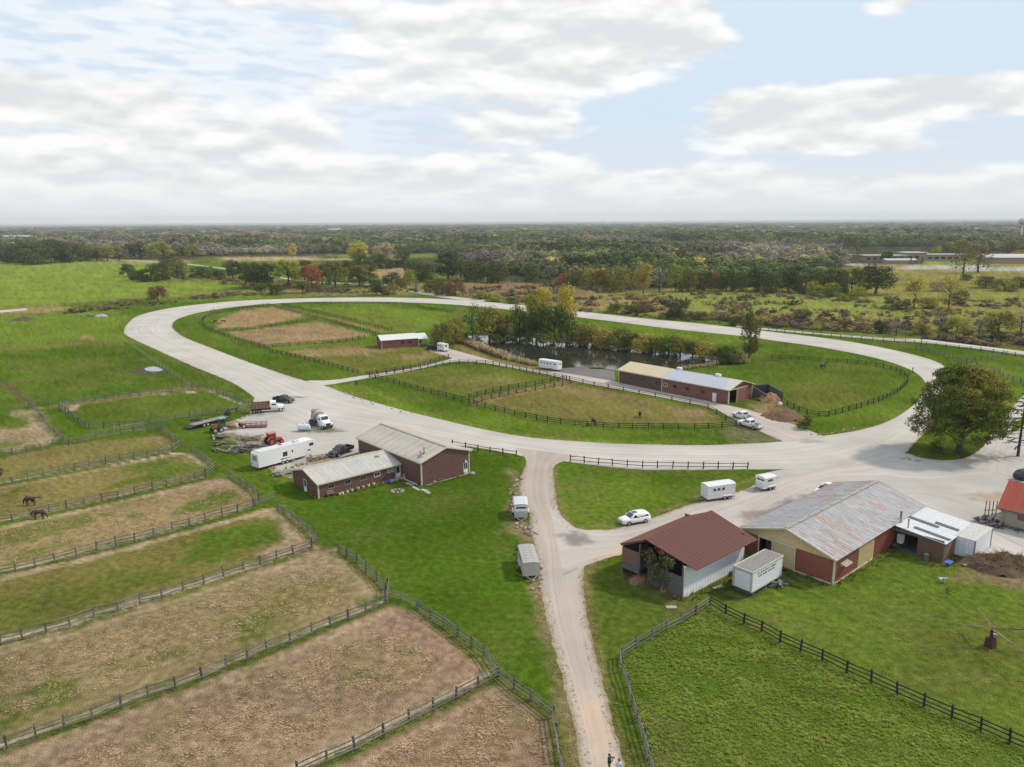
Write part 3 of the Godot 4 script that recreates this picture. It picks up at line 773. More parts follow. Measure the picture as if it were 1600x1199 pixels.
	strip("gravel_yard",
		V([-64.9, -160.3, -64.6, -165.1, -63.2, -170.2, -62.4, -175, -63.8, -182.7, -66.4, -192.6, -63.2, -204.3, -46.33, -178.4, -28.88, -166, -13.27, -151.4, -7.67, -144.9]),
		V([-60.8, -153.2, -57.34, -151.2, -53.91, -146.6, -49.1, -139.8, -43.08, -131.3, -38.95, -127.7, -36.62, -128.7, -33.97, -137.9, -25.62, -146.1, -16.9, -136.9, -8.22, -143.2]),
		0.010, chalk.lerp(grey, 0.45), [], 1.2, 40)
	strip("south_drive", V([0.7, -145.7, 2.58, -137.3, 1.5, -128.1, 1.18, -120, 2.48, -111.4, 2.68, -103.9, 3.15, -95.2, 3.6, -81.4, 4.46, -70.7, 5.1, -63.3, 5.51, -56.31, 5.73, -48.04]), V([12.85, -140.4, 7.97, -134.5, 7.37, -128, 7.15, -118.4, 7.36, -110, 9.27, -104.8, 10.16, -99.3, 8.81, -87.8, 8.45, -77, 8.68, -68.4, 8.91, -60.5, 9.07, -54.82, 9.16, -47.42]),
		0.022, warm, [0.3, 0.72], 0.8, 26)
	strip("barn_lane", V([5.79, -114.1, 7.5, -109.3, 9.72, -104.5, 14.89, -104.7, 20.36, -108.1, 28.37, -114.3, 36.97, -119.5, 46.57, -127.4, 52.3, -129.8, 63.7, -137.1]), V([6.38, -89.5, 9.48, -92.3, 12.71, -94.7, 15.95, -96.3, 17.05, -95.1, 24.37, -97, 33.18, -100.1, 44.36, -110.8, 56.58, -120.7, 62.4, -113.3]),
		0.027, chalk.lerp(warm, 0.4), [0.2, 0.35], 0.8, 30)
	strip("barn_apron", V([42.98, -128.5, 53.9, -133.4, 74.1, -141, 77.3, -137.7, 84, -136.8, 98.5, -148.4, 127.1, -174.7]), V([36.99, -103.5, 52.39, -113.5, 62.4, -113.3, 64.6, -103.1, 62.3, -92.6, 63.9, -88, 68.8, -83.8]),
		0.013, chalk.lerp(grey, 0.35), [0.25, 0.45], 1.0, 44)
	strip("north_east_lane", V([81.5, -134.5, 91, -142.4, 103.9, -158.1, 115.4, -171.9, 130.8, -189.6, 152.8, -212]), V([87.2, -126.8, 90.3, -132.8, 97.2, -144, 107.5, -158, 122.9, -174.8, 153.7, -203.2]), 0.031, chalk, [0.3, 0.7], 0.8, 20)
	strip("shed_lane", V([69, -104.2, 69.8, -99.7, 71.5, -94.4]), V([64.1, -95.5, 64.8, -90.7, 65.9, -86.3]), 0.018, chalk, [0.4], 0.8, 16)
	strip("stable_path", V([-58.78, -212.8, -51.28, -213.5, -42.91, -220.7, -32.31, -230.5, -20.88, -245.2, -20.66, -253.1, -26.88, -263.7]), V([-53.03, -205.7, -49.34, -208.1, -41.29, -216, -30.98, -226.3, -19.52, -241.1, -13.34, -240.9, -8.22, -241.9]), 0.024, chalk, [0.35, 0.65], 1.2, 12)
	strip("pond_path", V([-31.57, -273.7, -22.71, -267.7, -11.75, -251.6, 0.03, -234.9, 15.24, -222.1, 28.81, -209.7, 40.39, -195.4, 52.94, -180.2, 57.44, -173.7, 62, -162.1, 65.1, -152.3]), V([-28.54, -262.4, -17.78, -245.7, -8.12, -238.5, 0.02, -230.7, 11.62, -218.4, 18.85, -209.1, 33.43, -194.1, 41.55, -185.2, 47.63, -177.7, 51.06, -163.4, 55.16, -148.7]), 0.034, warm.lerp(chalk, 0.3), [0.3, 0.6], 1.2, 18)
	strip("pond_gravel", V([14.08, -228.2, 20.87, -232.2, 30.8, -224.7]), V([15.65, -214.5, 23.81, -213.4, 29.17, -209.7]), 0.012, Color(0.2, 0.19, 0.18), [], 1.2, 10)
	strip("track_lane", V([-70.5, -515.9, -52.7, -486.5, -33.69, -460.1, -14.53, -439.9]), V([-70.2, -501.3, -53.71, -473.5, -35.5, -448.5, -17.07, -429.2]), 0.02, chalk, [], 2.0, 6)
	strip("east_lane", V([96.3, -324.8, 106.9, -315.3, 126.8, -298.9, 145.9, -286.4, 154.7, -284.5, 162.8, -273.4, 174.7, -256.2, 189.5, -230.8]), V([95.1, -320.7, 105.3, -310.6, 124.7, -293.8, 142.8, -280.1, 150.2, -276, 158.6, -266.3, 169.7, -248.7, 183.9, -223.6]), 0.02, chalk.lightened(0.1), [], 2.0, 6)
	strip("field_lane", V([-288.1, -380.3, -268.4, -399.1, -261.4, -409.5]), V([-278.2, -366.9, -260.7, -387.3, -253.2, -398.5]), 0.014, chalk, [], 2.0, 6)
	strip("far_road", V([-515.8, -980.3, -440.4, -932.2, -353.7, -852.7, -277.1, -758.4, -210.3, -665.5, -158.8, -596.1, -113.5, -567.9, -82.2, -548.5]), V([-510.1, -964.7, -433.9, -913.4, -349.3, -836.9, -274.1, -744.8, -208.2, -653.4, -156.8, -586.2, -112.2, -559, -80.9, -540.1]), 0.02, grey, [], 4.0, 6)

func flat_shape(points: Array, y: float, step: float) -> MB:
	var k := smooth(points, step, true)
	var t := Geometry2D.triangulate_polygon(k)
	var m := MB.new()
	for i in range(0, t.size(), 3):
		var a := Vector3(k[t[i]].x, y, k[t[i]].y)
		var b := Vector3(k[t[i + 1]].x, y, k[t[i + 1]].y)
		var d := Vector3(k[t[i + 2]].x, y, k[t[i + 2]].y)
		if (b - a).cross(d - a).y > 0:
			m.tri(a, b, d)
		else:
			m.tri(a, d, b)
	return m

func pond() -> void:
	var w := mat("pond_water", 0.024, 0.026, 0.018, 0.06, 0.0, 1.0)
	w.metallic_specular = 0.6
	w.normal_enabled = true
	var t := NoiseTexture2D.new()
	t.width = 512
	t.height = 512
	t.seamless = true
	t.as_normal_map = true
	t.bump_strength = 1.2
	t.noise = noise(71, 0.02, 3)
	w.normal_texture = t
	w.normal_scale = 0.12
	w.uv1_triplanar = true
	w.uv1_world_triplanar = true
	w.uv1_scale = Vector3.ONE / 7.0
	struct("pond_water", flat_shape(V([-19.13, -290.3, -13.59, -267.4, -7.6, -256.5, 0.04, -244, 8.97, -232.5, 14.93, -229.2, 24.24, -232.1, 30.68, -226.7, 41.75, -221.4, 53.67, -227.1, 66.4, -235.3, 70.7, -242, 64.1, -250.6, 57.01, -257.2, 45.73, -268.4, 28.54, -279.2, 7.54, -292.7, -6.99, -298.3, -16.36, -298.6]), 0.012, 3.0), w)
	var p := mat("puddle_water", 0.2, 0.2, 0.2, 0.04, 0.0, 1.0)
	p.metallic_specular = 1.0
	struct("puddle", flat_shape(V([-114.2, -232.7, -112.8, -235.9, -108.1, -231.5, -107.4, -228.3, -111, -228.4]), 0.012, 0.5), p)

# ---------- buildings ----------
func streaky(key: String, stops: Array, seed_: int, freq := 0.03, across_m := 2.5, along_m := 9.0, rough := 0.5, metal := 0.0) -> StandardMaterial3D:
	if mats.has(key):
		return mats[key]
	var m := StandardMaterial3D.new()
	m.resource_name = key
	m.roughness = rough
	m.metallic = metal
	m.vertex_color_use_as_albedo = true
	var t := NoiseTexture2D.new()
	t.width = 512
	t.height = 512
	t.seamless = true
	t.noise = noise(seed_, freq, 5)
	var g := Gradient.new()
	g.offsets = PackedFloat32Array(stops.map(func(s): return s[0]))
	g.colors = PackedColorArray(stops.map(func(s): return s[1].linear_to_srgb()))
	t.color_ramp = g
	m.albedo_texture = t
	m.uv1_scale = Vector3(1.0 / across_m, 1.0 / along_m, 1)
	mats[key] = m
	return m

# one side of a roof, laid as separate sheets from eave e0-e1 up to ridge r0-r1
func roof_slope(root: Node, e0: Vector3, e1: Vector3, r1: Vector3, r0: Vector3, sheet_w: float, called: String, roof_mat: Material, tone_spread := 0.1, seam := 0.035, rows_up := 1, alternate := 0.0, worn: Material = null) -> void:
	var up := (e1 - e0).cross(r0 - e0).normalized()
	if up.y < 0:
		var s := e0
		e0 = e1
		e1 = s
		s = r0
		r0 = r1
		r1 = s
		up = -up
	var count := maxi(1, int(round(e0.distance_to(e1) / sheet_w)))
	for i in count:
		for k in rows_up:
			var m := MB.new()
			var f := 1.0 + rng.randf_range(-tone_spread, tone_spread) + (alternate if i % 2 else -alternate)
			m.col = Color(f, f, f * rng.randf_range(0.97, 1.03))
			var t0 := float(i) / count
			var t1 := float(i + 1) / count
			var a := e0.lerp(e1, t0)
			var b := e0.lerp(e1, t1)
			var c := r0.lerp(r1, t1)
			var d := r0.lerp(r1, t0)
			var low0 := a.lerp(d, float(k) / rows_up)
			var low1 := b.lerp(c, float(k) / rows_up)
			var top1 := b.lerp(c, float(k + 1) / rows_up)
			var top0 := a.lerp(d, float(k + 1) / rows_up)
			var lift := up * (0.012 * (rows_up - k) + rng.randf_range(0.0, 0.006))
			var under := -up * 0.05
			var w := low0.distance_to(low1)
			var h := low0.distance_to(top0)
			var uo := Vector2(rng.randf() * 10.0, rng.randf() * 30.0)
			var p := [low0 + lift, low1 + lift, top1 + lift, top0 + lift]
			m.tri(p[0], p[1], p[2], uo, uo + Vector2(w, 0), uo + Vector2(w, h))
			m.tri(p[0], p[2], p[3], uo, uo + Vector2(w, h), uo + Vector2(0, h))
			m.quad(low0 + under, low1 + under, p[1], p[0])
			m.quad(top0 + under, top1 + under, low1 + under, low0 + under)
			m.quad(low0 + under, p[0], p[3], top0 + under)
			m.quad(low1 + under, top1 + under, p[2], p[1])
			if seam > 0.0:
				var dir := (low1 - low0).normalized()
				for q in ([0.0, 0.33, 0.66] if sheet_w > 0.7 else [0.0]):
					var s0: Vector3 = low0.lerp(low1, q) + lift + dir * 0.03
					var s1: Vector3 = top0.lerp(top1, q) + lift + dir * 0.03
					var hh := seam if q == 0.0 else seam * 0.6
					m.quad(s0 - dir * 0.03, s0 + up * hh, s1 + up * hh, s1 - dir * 0.03)
					m.quad(s0 + up * hh, s0 + dir * 0.03, s1 + dir * 0.03, s1 + up * hh)
			var bad := worn != null and rng.randf() < (0.4 if i < count * 0.4 and k == 0 else 0.1 if i < count * 0.4 else 0.03)
			part(called, m, worn if bad else roof_mat, root)

# a ribbed metal wall from p to q, its top outline given as (share of the length, height); holes are (x0, x1, y0, y1)
func metal_wall(root: Node, called: String, p: Vector3, q: Vector3, top: Array, out: Vector3, wall_mat: Material, holes := [], bottom := 0.0, rib := 0.3) -> MeshInstance3D:
	var m := MB.new()
	var along := (q - p).normalized()
	var length := p.distance_to(q)
	var height := func(x: float) -> float:
		for i in top.size() - 1:
			if x <= top[i + 1].x * length + 1e-4:
				return lerpf(top[i].y, top[i + 1].y, clampf((x / length - top[i].x) / maxf(top[i + 1].x - top[i].x, 1e-5), 0, 1))
		return top[-1].y
	var cuts := [0.0, length]
	for t in top:
		cuts.append(t.x * length)
	for h in holes:
		cuts.append(h[0])
		cuts.append(h[1])
	cuts.sort()
	var slab := func(x0: float, x1: float, ya: float, yb0: float, yb1: float) -> void:
		if x1 - x0 < 0.01 or maxf(yb0, yb1) - ya < 0.01:
			return
		var thick := -out * 0.12
		var a: Vector3 = p + along * x0 + Vector3.UP * ya
		var b: Vector3 = p + along * x1 + Vector3.UP * ya
		var c: Vector3 = p + along * x1 + Vector3.UP * yb1
		var d: Vector3 = p + along * x0 + Vector3.UP * yb0
		if along.cross(Vector3.UP).dot(out) > 0:
			m.quad(a, b, c, d)
			m.quad(b + thick, a + thick, d + thick, c + thick)
		else:
			m.quad(b, a, d, c)
			m.quad(a + thick, b + thick, c + thick, d + thick)
		m.quad(d, c, c + thick, d + thick)
		m.quad(a + thick, b + thick, b, a)
		m.quad(a, d, d + thick, a + thick)
		m.quad(b + thick, c + thick, c, b)
	for i in cuts.size() - 1:
		var x0: float = cuts[i]
		var x1: float = cuts[i + 1]
		var mid := (x0 + x1) / 2
		var spans := [bottom]
		for h in holes:
			if mid > h[0] and mid < h[1]:
				spans.append(h[2])
				spans.append(h[3])
		var k := 0
		while k < spans.size():
			if k + 1 < spans.size():
				slab.call(x0, x1, spans[k], spans[k + 1], spans[k + 1])
			else:
				slab.call(x0, x1, spans[k], height.call(x0 + 0.001), height.call(x1 - 0.001))
			k += 2
	var x := rib * 0.5
	while x < length - 0.05:
		var spans := [bottom]
		for h in holes:
			if x > h[0] - 0.05 and x < h[1] + 0.05:
				spans.append(h[2])
				spans.append(h[3])
		spans.append(height.call(x) - 0.02)
		for k in range(0, spans.size() - 1, 2):
			if spans[k + 1] - spans[k] > 0.05:
				var a: Vector3 = p + along * x + Vector3.UP * spans[k] + out * 0.012
				var b: Vector3 = p + along * x + Vector3.UP * spans[k + 1] + out * 0.012
				m.box((a + b) / 2, Vector3(0.07, a.distance_to(b), 0.03), Basis(along, Vector3.UP, along.cross(Vector3.UP)))
		x += rib
	return part(called, m, wall_mat, root)

# a window or door set in a wall: at = middle of its foot on the wall's face
func opening(root: Node, called: String, at: Vector3, w: float, h: float, out: Vector3, frame_mat: Material, pane_mat: Material, bars := 1, label := "") -> MeshInstance3D:
	var along := Vector3.UP.cross(out)
	var m := MB.new()
	var basis := Basis(along, Vector3.UP, out)
	var t := 0.09
	m.box(at + Vector3.UP * t / 2, Vector3(w, t, 0.12), basis)
	m.box(at + Vector3.UP * (h - t / 2), Vector3(w, t, 0.12), basis)
	for s in [-1, 1]:
		m.box(at + along * s * (w - t) / 2 + Vector3.UP * h / 2, Vector3(t, h - 2 * t, 0.12), basis)
	for i in bars:
		m.box(at + along * ((i + 1.0) / (bars + 1) - 0.5) * w + Vector3.UP * h / 2, Vector3(0.05, h - 2 * t, 0.09), basis)
	if called == "door":
		m.box(at + Vector3.UP * (h * 0.2 + t / 2), Vector3(w - 2 * t, h * 0.38, 0.08), basis)
	var f := part(called, m, frame_mat, root)
	var g := MB.new()
	var low := t if called != "door" else h * 0.4
	g.box(at + Vector3.UP * (low + (h - t - low) / 2), Vector3(w - 2 * t, h - t - low, 0.04), basis)
	part("pane", g, pane_mat, f)
	if label:
		f.set_meta("label", label)
	return f

func plain_door(root: Node, at: Vector3, w: float, h: float, out: Vector3, door_mat: Material) -> void:
	var along := Vector3.UP.cross(out)
	var m := MB.new()
	m.box(at + Vector3.UP * h / 2, Vector3(w, h, 0.1), Basis(along, Vector3.UP, out))
	var d := part("door", m, door_mat, root)
	var k := MB.new()
	k.box(at + along * w * 0.38 + Vector3.UP * h * 0.48 + out * 0.07, Vector3(0.1, 0.05, 0.05), Basis(along, Vector3.UP, out))
	part("handle", k, mat("steel", 0.4, 0.4, 0.4, 0.35, 0.8), d)

# trims the four corners and eaves of a box-shaped building: x0..x1, z0..z1, eave height h
func corner_trims(root: Node, spots: Array, trim: Material) -> void:
	for s in spots:
		boxpart("corner_trim", Vector3(s[0], s[2] / 2, s[1]), Vector3(0.2, s[2], 0.2), trim, root)

func rake_board(root: Node, p: Vector3, q: Vector3, trim: Material, called := "rake_trim") -> void:
	var m := MB.new()
	m.bar(p, q, 0.1, 0.22)
	part(called, m, trim, root)

func buildings() -> void:
	var yaw := deg_to_rad(FARM)
	var brown := mat("brown_siding", 0.225, 0.115, 0.098, 0.5, 0.0, 0.7, 3.0)
	var cream := mat("cream_trim", 0.68, 0.60, 0.46, 0.5, 0.0, 0.85)
	var white := mat("white_paint", 0.80, 0.80, 0.78, 0.45, 0.0, 0.88)
	var pane := glass()
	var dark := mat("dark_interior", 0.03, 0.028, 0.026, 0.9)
	var steel := mat("steel", 0.4, 0.4, 0.4, 0.35, 0.8)
	var slabs := mat("concrete", 0.48, 0.45, 0.40, 0.9, 0.0, 0.75)
	cream_stable(yaw, brown, cream, white, pane, slabs)
	tall_barn(yaw, brown, cream, white, pane, steel, slabs)
	pond_barn(yaw, brown, cream, white, pane, dark)
	far_stable(brown, cream, white, pane, dark)
	plank_shed(yaw, dark)
	big_barn(yaw, cream, dark)
	workshop(yaw, dark, steel)
	red_roof_barn(yaw)
	school(white, pane)

func cream_stable(yaw: float, brown: Material, cream: Material, white: Material, pane: Material, slabs: Material) -> void:
	var b := thing("low_stable", "long low brown metal stable with pale weathered roof and a row of small windows", "stable", Vector3(-31.65, 0, -117.8), yaw)
	var l := 15.9
	var w := 9.1
	var e := 2.62
	var r := 3.85
	var gable := [Vector2(0, e), Vector2(0.5, r), Vector2(1, e)]
	var winds := []
	for x in [2.3, 5.4, 8.3, 11.1]:
		winds.append([x - 0.6, x + 0.6, 1.15, 1.95])
	winds.append([13.2, 13.75, 1.3, 1.9])
	winds.append([14.0, 14.55, 1.3, 1.9])
	metal_wall(b, "front_wall", Vector3(0, 0, 0), Vector3(l, 0, 0), [Vector2(0, e), Vector2(1, e)], Vector3.BACK, brown, winds + [[14.85, 15.75, 0.0, 2.15]])
	metal_wall(b, "back_wall", Vector3(0, 0, -w), Vector3(l, 0, -w), [Vector2(0, e), Vector2(1, e)], Vector3.FORWARD, brown)
	metal_wall(b, "end_wall", Vector3(0, 0, -0.12), Vector3(0, 0, -w + 0.12), gable, Vector3.LEFT, brown, [[4.1, 5.0, 0.0, 2.05]])
	for k in winds.size():
		var h: Array = winds[k]
		opening(b, "window", Vector3((h[0] + h[1]) / 2, h[2], 0.0), h[1] - h[0], h[3] - h[2], Vector3.BACK, white if k > 2 else mat("grey_frame", 0.35, 0.34, 0.33), pane, 1)
	opening(b, "door", Vector3(15.3, 0, 0), 0.9, 2.12, Vector3.BACK, white, pane, 0, "white glazed door next to the tall barn")
	opening(b, "door", Vector3(0, 0, -4.55), 0.9, 2.05, Vector3.LEFT, white, pane, 0, "white door in the gable end")
	var rm := streaky("pale_roof", [[0.0, Color(0.37, 0.375, 0.355)], [0.5, Color(0.44, 0.43, 0.385)], [1.0, Color(0.53, 0.475, 0.37)]], 81, 0.008, 9.0, 9.0, 0.45)
	roof_slope(b, Vector3(-0.35, e - 0.08, 0.35), Vector3(l, e - 0.08, 0.35), Vector3(l, r + 0.07, -w / 2), Vector3(-0.35, r + 0.07, -w / 2), 0.92, "roof_sheet", rm, 0.07, 0.03)
	roof_slope(b, Vector3(-0.35, e - 0.08, -w - 0.35), Vector3(l, e - 0.08, -w - 0.35), Vector3(l, r + 0.07, -w / 2), Vector3(-0.35, r + 0.07, -w / 2), 0.92, "roof_sheet", rm, 0.07, 0.03)
	rake_board(b, Vector3(-0.1, r + 0.16, -w / 2), Vector3(l, r + 0.16, -w / 2), cream, "ridge_cap")
	rake_board(b, Vector3(-0.37, e - 0.1, 0.36), Vector3(-0.37, r + 0.06, -w / 2), cream)
	rake_board(b, Vector3(-0.37, e - 0.1, -w - 0.36), Vector3(-0.37, r + 0.06, -w / 2), cream)
	rake_board(b, Vector3(-0.35, e - 0.2, 0.36), Vector3(l, e - 0.2, 0.36), cream, "eave_trim")
	corner_trims(b, [[0, 0, e - 0.1], [0, -w, e - 0.1]], cream)
	boxpart("downpipe", Vector3(l - 0.1, 1.25, 0.12), Vector3(0.1, 2.4, 0.1), cream, b)
	boxpart("roof_vent", Vector3(13.1, 3.62, -3.2), Vector3(0.7, 0.25, 0.5), mat("vent_grey", 0.3, 0.29, 0.28), b)
	boxpart("flue", Vector3(9.7, 4.1, -5.3), Vector3(0.2, 0.7, 0.2), mat("vent_grey"), b)
	boxpart("doorstep", Vector3(14.6, 0.06, 0.75), Vector3(3.4, 0.12, 1.2), slabs, b)
	var pot := MB.new()
	pot.tube(Vector3(0, 0, 0), Vector3(0, 0.42, 0), 0.15, 0.24, 10)
	var dirt := MB.new()
	dirt.tube(Vector3(0, 0.40, 0), Vector3(0, 0.43, 0), 0.2, 0.2, 8)
	var count := 0
	for at in [Vector3(-28.6, 0, -119.3), Vector3(-28.17, 0, -119.8), Vector3(-27.52, 0, -120.5), Vector3(-26.91, 0, -121.2), Vector3(-26.06, 0, -122), Vector3(-25.32, 0, -122.7), Vector3(-24.55, 0, -123.5), Vector3(-23.79, 0, -124.2)]:
		count += 1
		var t := thing("flower_tub", "white flower tub, %s from the near corner along the low stable's front wall" % ordinal(count), "flower tub", at, 0, "white flower tubs along the stable wall")
		part("tub", pot, white, t)
		part("soil", dirt, mat("soil", 0.08, 0.055, 0.04, 0.95), t)
	var bin := thing("water_barrel", "blue plastic tub by the low stable's glazed door", "tub", Vector3(-21.5, 0, -124.9))
	var bm := MB.new()
	bm.tube(Vector3.ZERO, Vector3(0, 0.55, 0), 0.28, 0.32, 10)
	part("body", bm, mat("blue_plastic", 0.05, 0.12, 0.4, 0.4), bin)
	part("water", dirt, mat("soil"), bin)
	bin.get_child(1).position.y = 0.1
	var mb := thing("garden_bench", "small weathered garden bench among plants at the stable's near corner", "bench", Vector3(-29.93, 0, -118.9), yaw)
	boxpart("seat", Vector3(0, 0.45, 0), Vector3(1.3, 0.06, 0.4), mat("grey_wood", 0.30, 0.27, 0.23, 0.9, 0.0, 0.6), mb)
	boxpart("backrest", Vector3(0, 0.75, -0.22), Vector3(1.3, 0.4, 0.05), mat("grey_wood"), mb)
	for s in [-1, 1]:
		boxpart("leg", Vector3(0.55 * s, 0.22, 0), Vector3(0.08, 0.42, 0.38), mat("grey_wood"), mb)

func tall_barn(yaw: float, brown: Material, cream: Material, white: Material, pane: Material, steel: Material, slabs: Material) -> void:
	var b := thing("tall_barn", "tall brown metal barn with pale standing seam roof joined to the low stable", "barn", Vector3(-15.51, 0, -123.7), yaw)
	var w := 10.3
	var l := 20.6
	var e := 4.25
	var r := 5.75
	var gable := [Vector2(0, e), Vector2(0.5, r), Vector2(1, e)]
	metal_wall(b, "front_wall", Vector3(0, 0, 0), Vector3(w, 0, 0), gable, Vector3.BACK, brown, [[9.05, 10.0, 0.0, 2.1]])
	metal_wall(b, "back_wall", Vector3(0, 0, -l), Vector3(w, 0, -l), gable, Vector3.FORWARD, brown)
	metal_wall(b, "side_wall", Vector3(0, 0, -0.12), Vector3(0, 0, -l + 0.12), [Vector2(0, e), Vector2(1, e)], Vector3.LEFT, brown)
	metal_wall(b, "side_wall", Vector3(w, 0, -0.12), Vector3(w, 0, -l + 0.12), [Vector2(0, e), Vector2(1, e)], Vector3.RIGHT, brown)
	opening(b, "door", Vector3(9.52, 0, 0.0), 0.95, 2.1, Vector3.BACK, white, pane, 1, "white glazed door at the right of the gable")
	boxpart("lamp", Vector3(9.5, 2.35, 0.12), Vector3(0.3, 0.3, 0.2), white, b)
	var rm := streaky("seam_roof", [[0.0, Color(0.38, 0.36, 0.325)], [0.5, Color(0.46, 0.42, 0.36)], [1.0, Color(0.55, 0.475, 0.37)]], 82, 0.01, 5.0, 14.0, 0.45)
	for s in [0.0, 1.0]:
		var x := -0.35 if s == 0.0 else w + 0.35
		roof_slope(b, Vector3(x, e - 0.1, 0.35), Vector3(x, e - 0.1, -l - 0.35), Vector3(w / 2, r + 0.08, -l - 0.35), Vector3(w / 2, r + 0.08, 0.35), 0.95, "roof_sheet", rm, 0.05, 0.09, 1, 0.09)
		rake_board(b, Vector3(x, e - 0.12, 0.38), Vector3(w / 2, r + 0.06, 0.38), cream)
		rake_board(b, Vector3(x, e - 0.12, -l - 0.38), Vector3(w / 2, r + 0.06, -l - 0.38), cream)
		rake_board(b, Vector3(x, e - 0.22, 0.36), Vector3(x, e - 0.22, -l - 0.36), cream, "eave_trim")
	rake_board(b, Vector3(w / 2, r + 0.17, 0.36), Vector3(w / 2, r + 0.17, -l - 0.36), cream, "ridge_cap")
	corner_trims(b, [[0, 0, e - 0.1], [w, 0, e - 0.1], [0, -l, e - 0.1], [w, -l, e - 0.1]], cream)
	for p in [[1.0, -1.6, 5.5], [2.0, -1.9, 5.9]]:
		var m := MB.new()
		m.tube(Vector3(p[0], 4.4, p[1]), Vector3(p[0], p[2], p[1]), 0.1, 0.1, 8)
		m.tube(Vector3(p[0], p[2], p[1]), Vector3(p[0], p[2] + 0.12, p[1]), 0.16, 0.05, 8)
		var f := part("flue", m, mat("vent_grey", 0.3, 0.29, 0.28), b)
		boxpart("flue_base", Vector3(p[0], 4.62 + 0.28 * (p[0] - 1.0), p[1]), Vector3(0.6, 0.3, 0.5), mat("vent_grey"), f)
	boxpart("plinth", Vector3(5.4, 0.06, 0.55), Vector3(9.6, 0.12, 0.12), slabs, b)
	var d := thing("drain_pipe", "white drainpipe lying along the tall barn's dark side wall", "drainpipe", Vector3(-15.51, 0, -123.7), yaw)
	var dm := MB.new()
	dm.tube(Vector3(-0.5, 0.12, -0.6), Vector3(-0.45, 0.12, -4.6), 0.07, 0.07)
	dm.tube(Vector3(-0.45, 0.12, -4.6), Vector3(-0.15, 0.8, -5.2), 0.07, 0.07)
	part("pipe", dm, white, d)
	var count := 0
	for p in [[Vector3(-16.3, 0, -122.1), 2.2, 0.5], [Vector3(-14.79, 0, -121.2), 1.4, 0.7], [Vector3(-14.15, 0, -120.2), 1.2, 0.6], [Vector3(-17.68, 0, -124.4), 1.8, 0.6]]:
		var m := MB.new()
		m.box(Vector3(0, 0.05, 0), Vector3(p[2], 0.1, p[1]))
		count += 1
		var o := solo("paving_slab", m, slabs, "pale stepping slab, %s of four in the lawn by the tall barn's corner" % ["longest", "third", "outermost", "innermost"][count - 1], "paving slab", "paving slabs by the tall barn")
		o.position = p[0]
		o.rotation.y = yaw + rng.randf_range(-0.2, 0.2)
	var bed := thing("flower_bed", "small stone ringed flower bed in the lawn before the low stable", "flower bed", Vector3(-19.26, 0, -120.9))
	for i in 9:
		var s := MB.new()
		s.ball(Vector3(cos(i * 0.7) * 0.95, 0.08, sin(i * 0.7) * 0.75), Vector3(0.26, 0.15, 0.2), 4, 6)
		part("stone", s, slabs, bed)
	boxpart("soil", Vector3(0, 0.04, 0), Vector3(1.3, 0.08, 1.0), mat("soil", 0.08, 0.055, 0.04, 0.95), bed)
	count = 0
	for p in [[Vector3(-13.48, 0, -125.3), 0.3], [Vector3(-12.42, 0, -128.3), 0.5], [Vector3(-11.13, 0, -129.2), 0.35], [Vector3(-10.11, 0, -129.3), 0.3], [Vector3(-9.45, 0, -129.7), 0.4], [Vector3(-7.15, 0, -129.3), 0.55]]:
		count += 1
		var m := MB.new()
		m.ball(Vector3(0, p[1] * 0.4, 0), Vector3(p[1], p[1] * 0.6, p[1] * 0.7), 5, 7, noise(4, 0.9, 2), 0.3)
		solo("garden_stone", m, slabs, "pale garden stone, %s from the left along the tall barn's front wall" % ordinal(count), "stone", "garden stones along the barn").position = p[0]

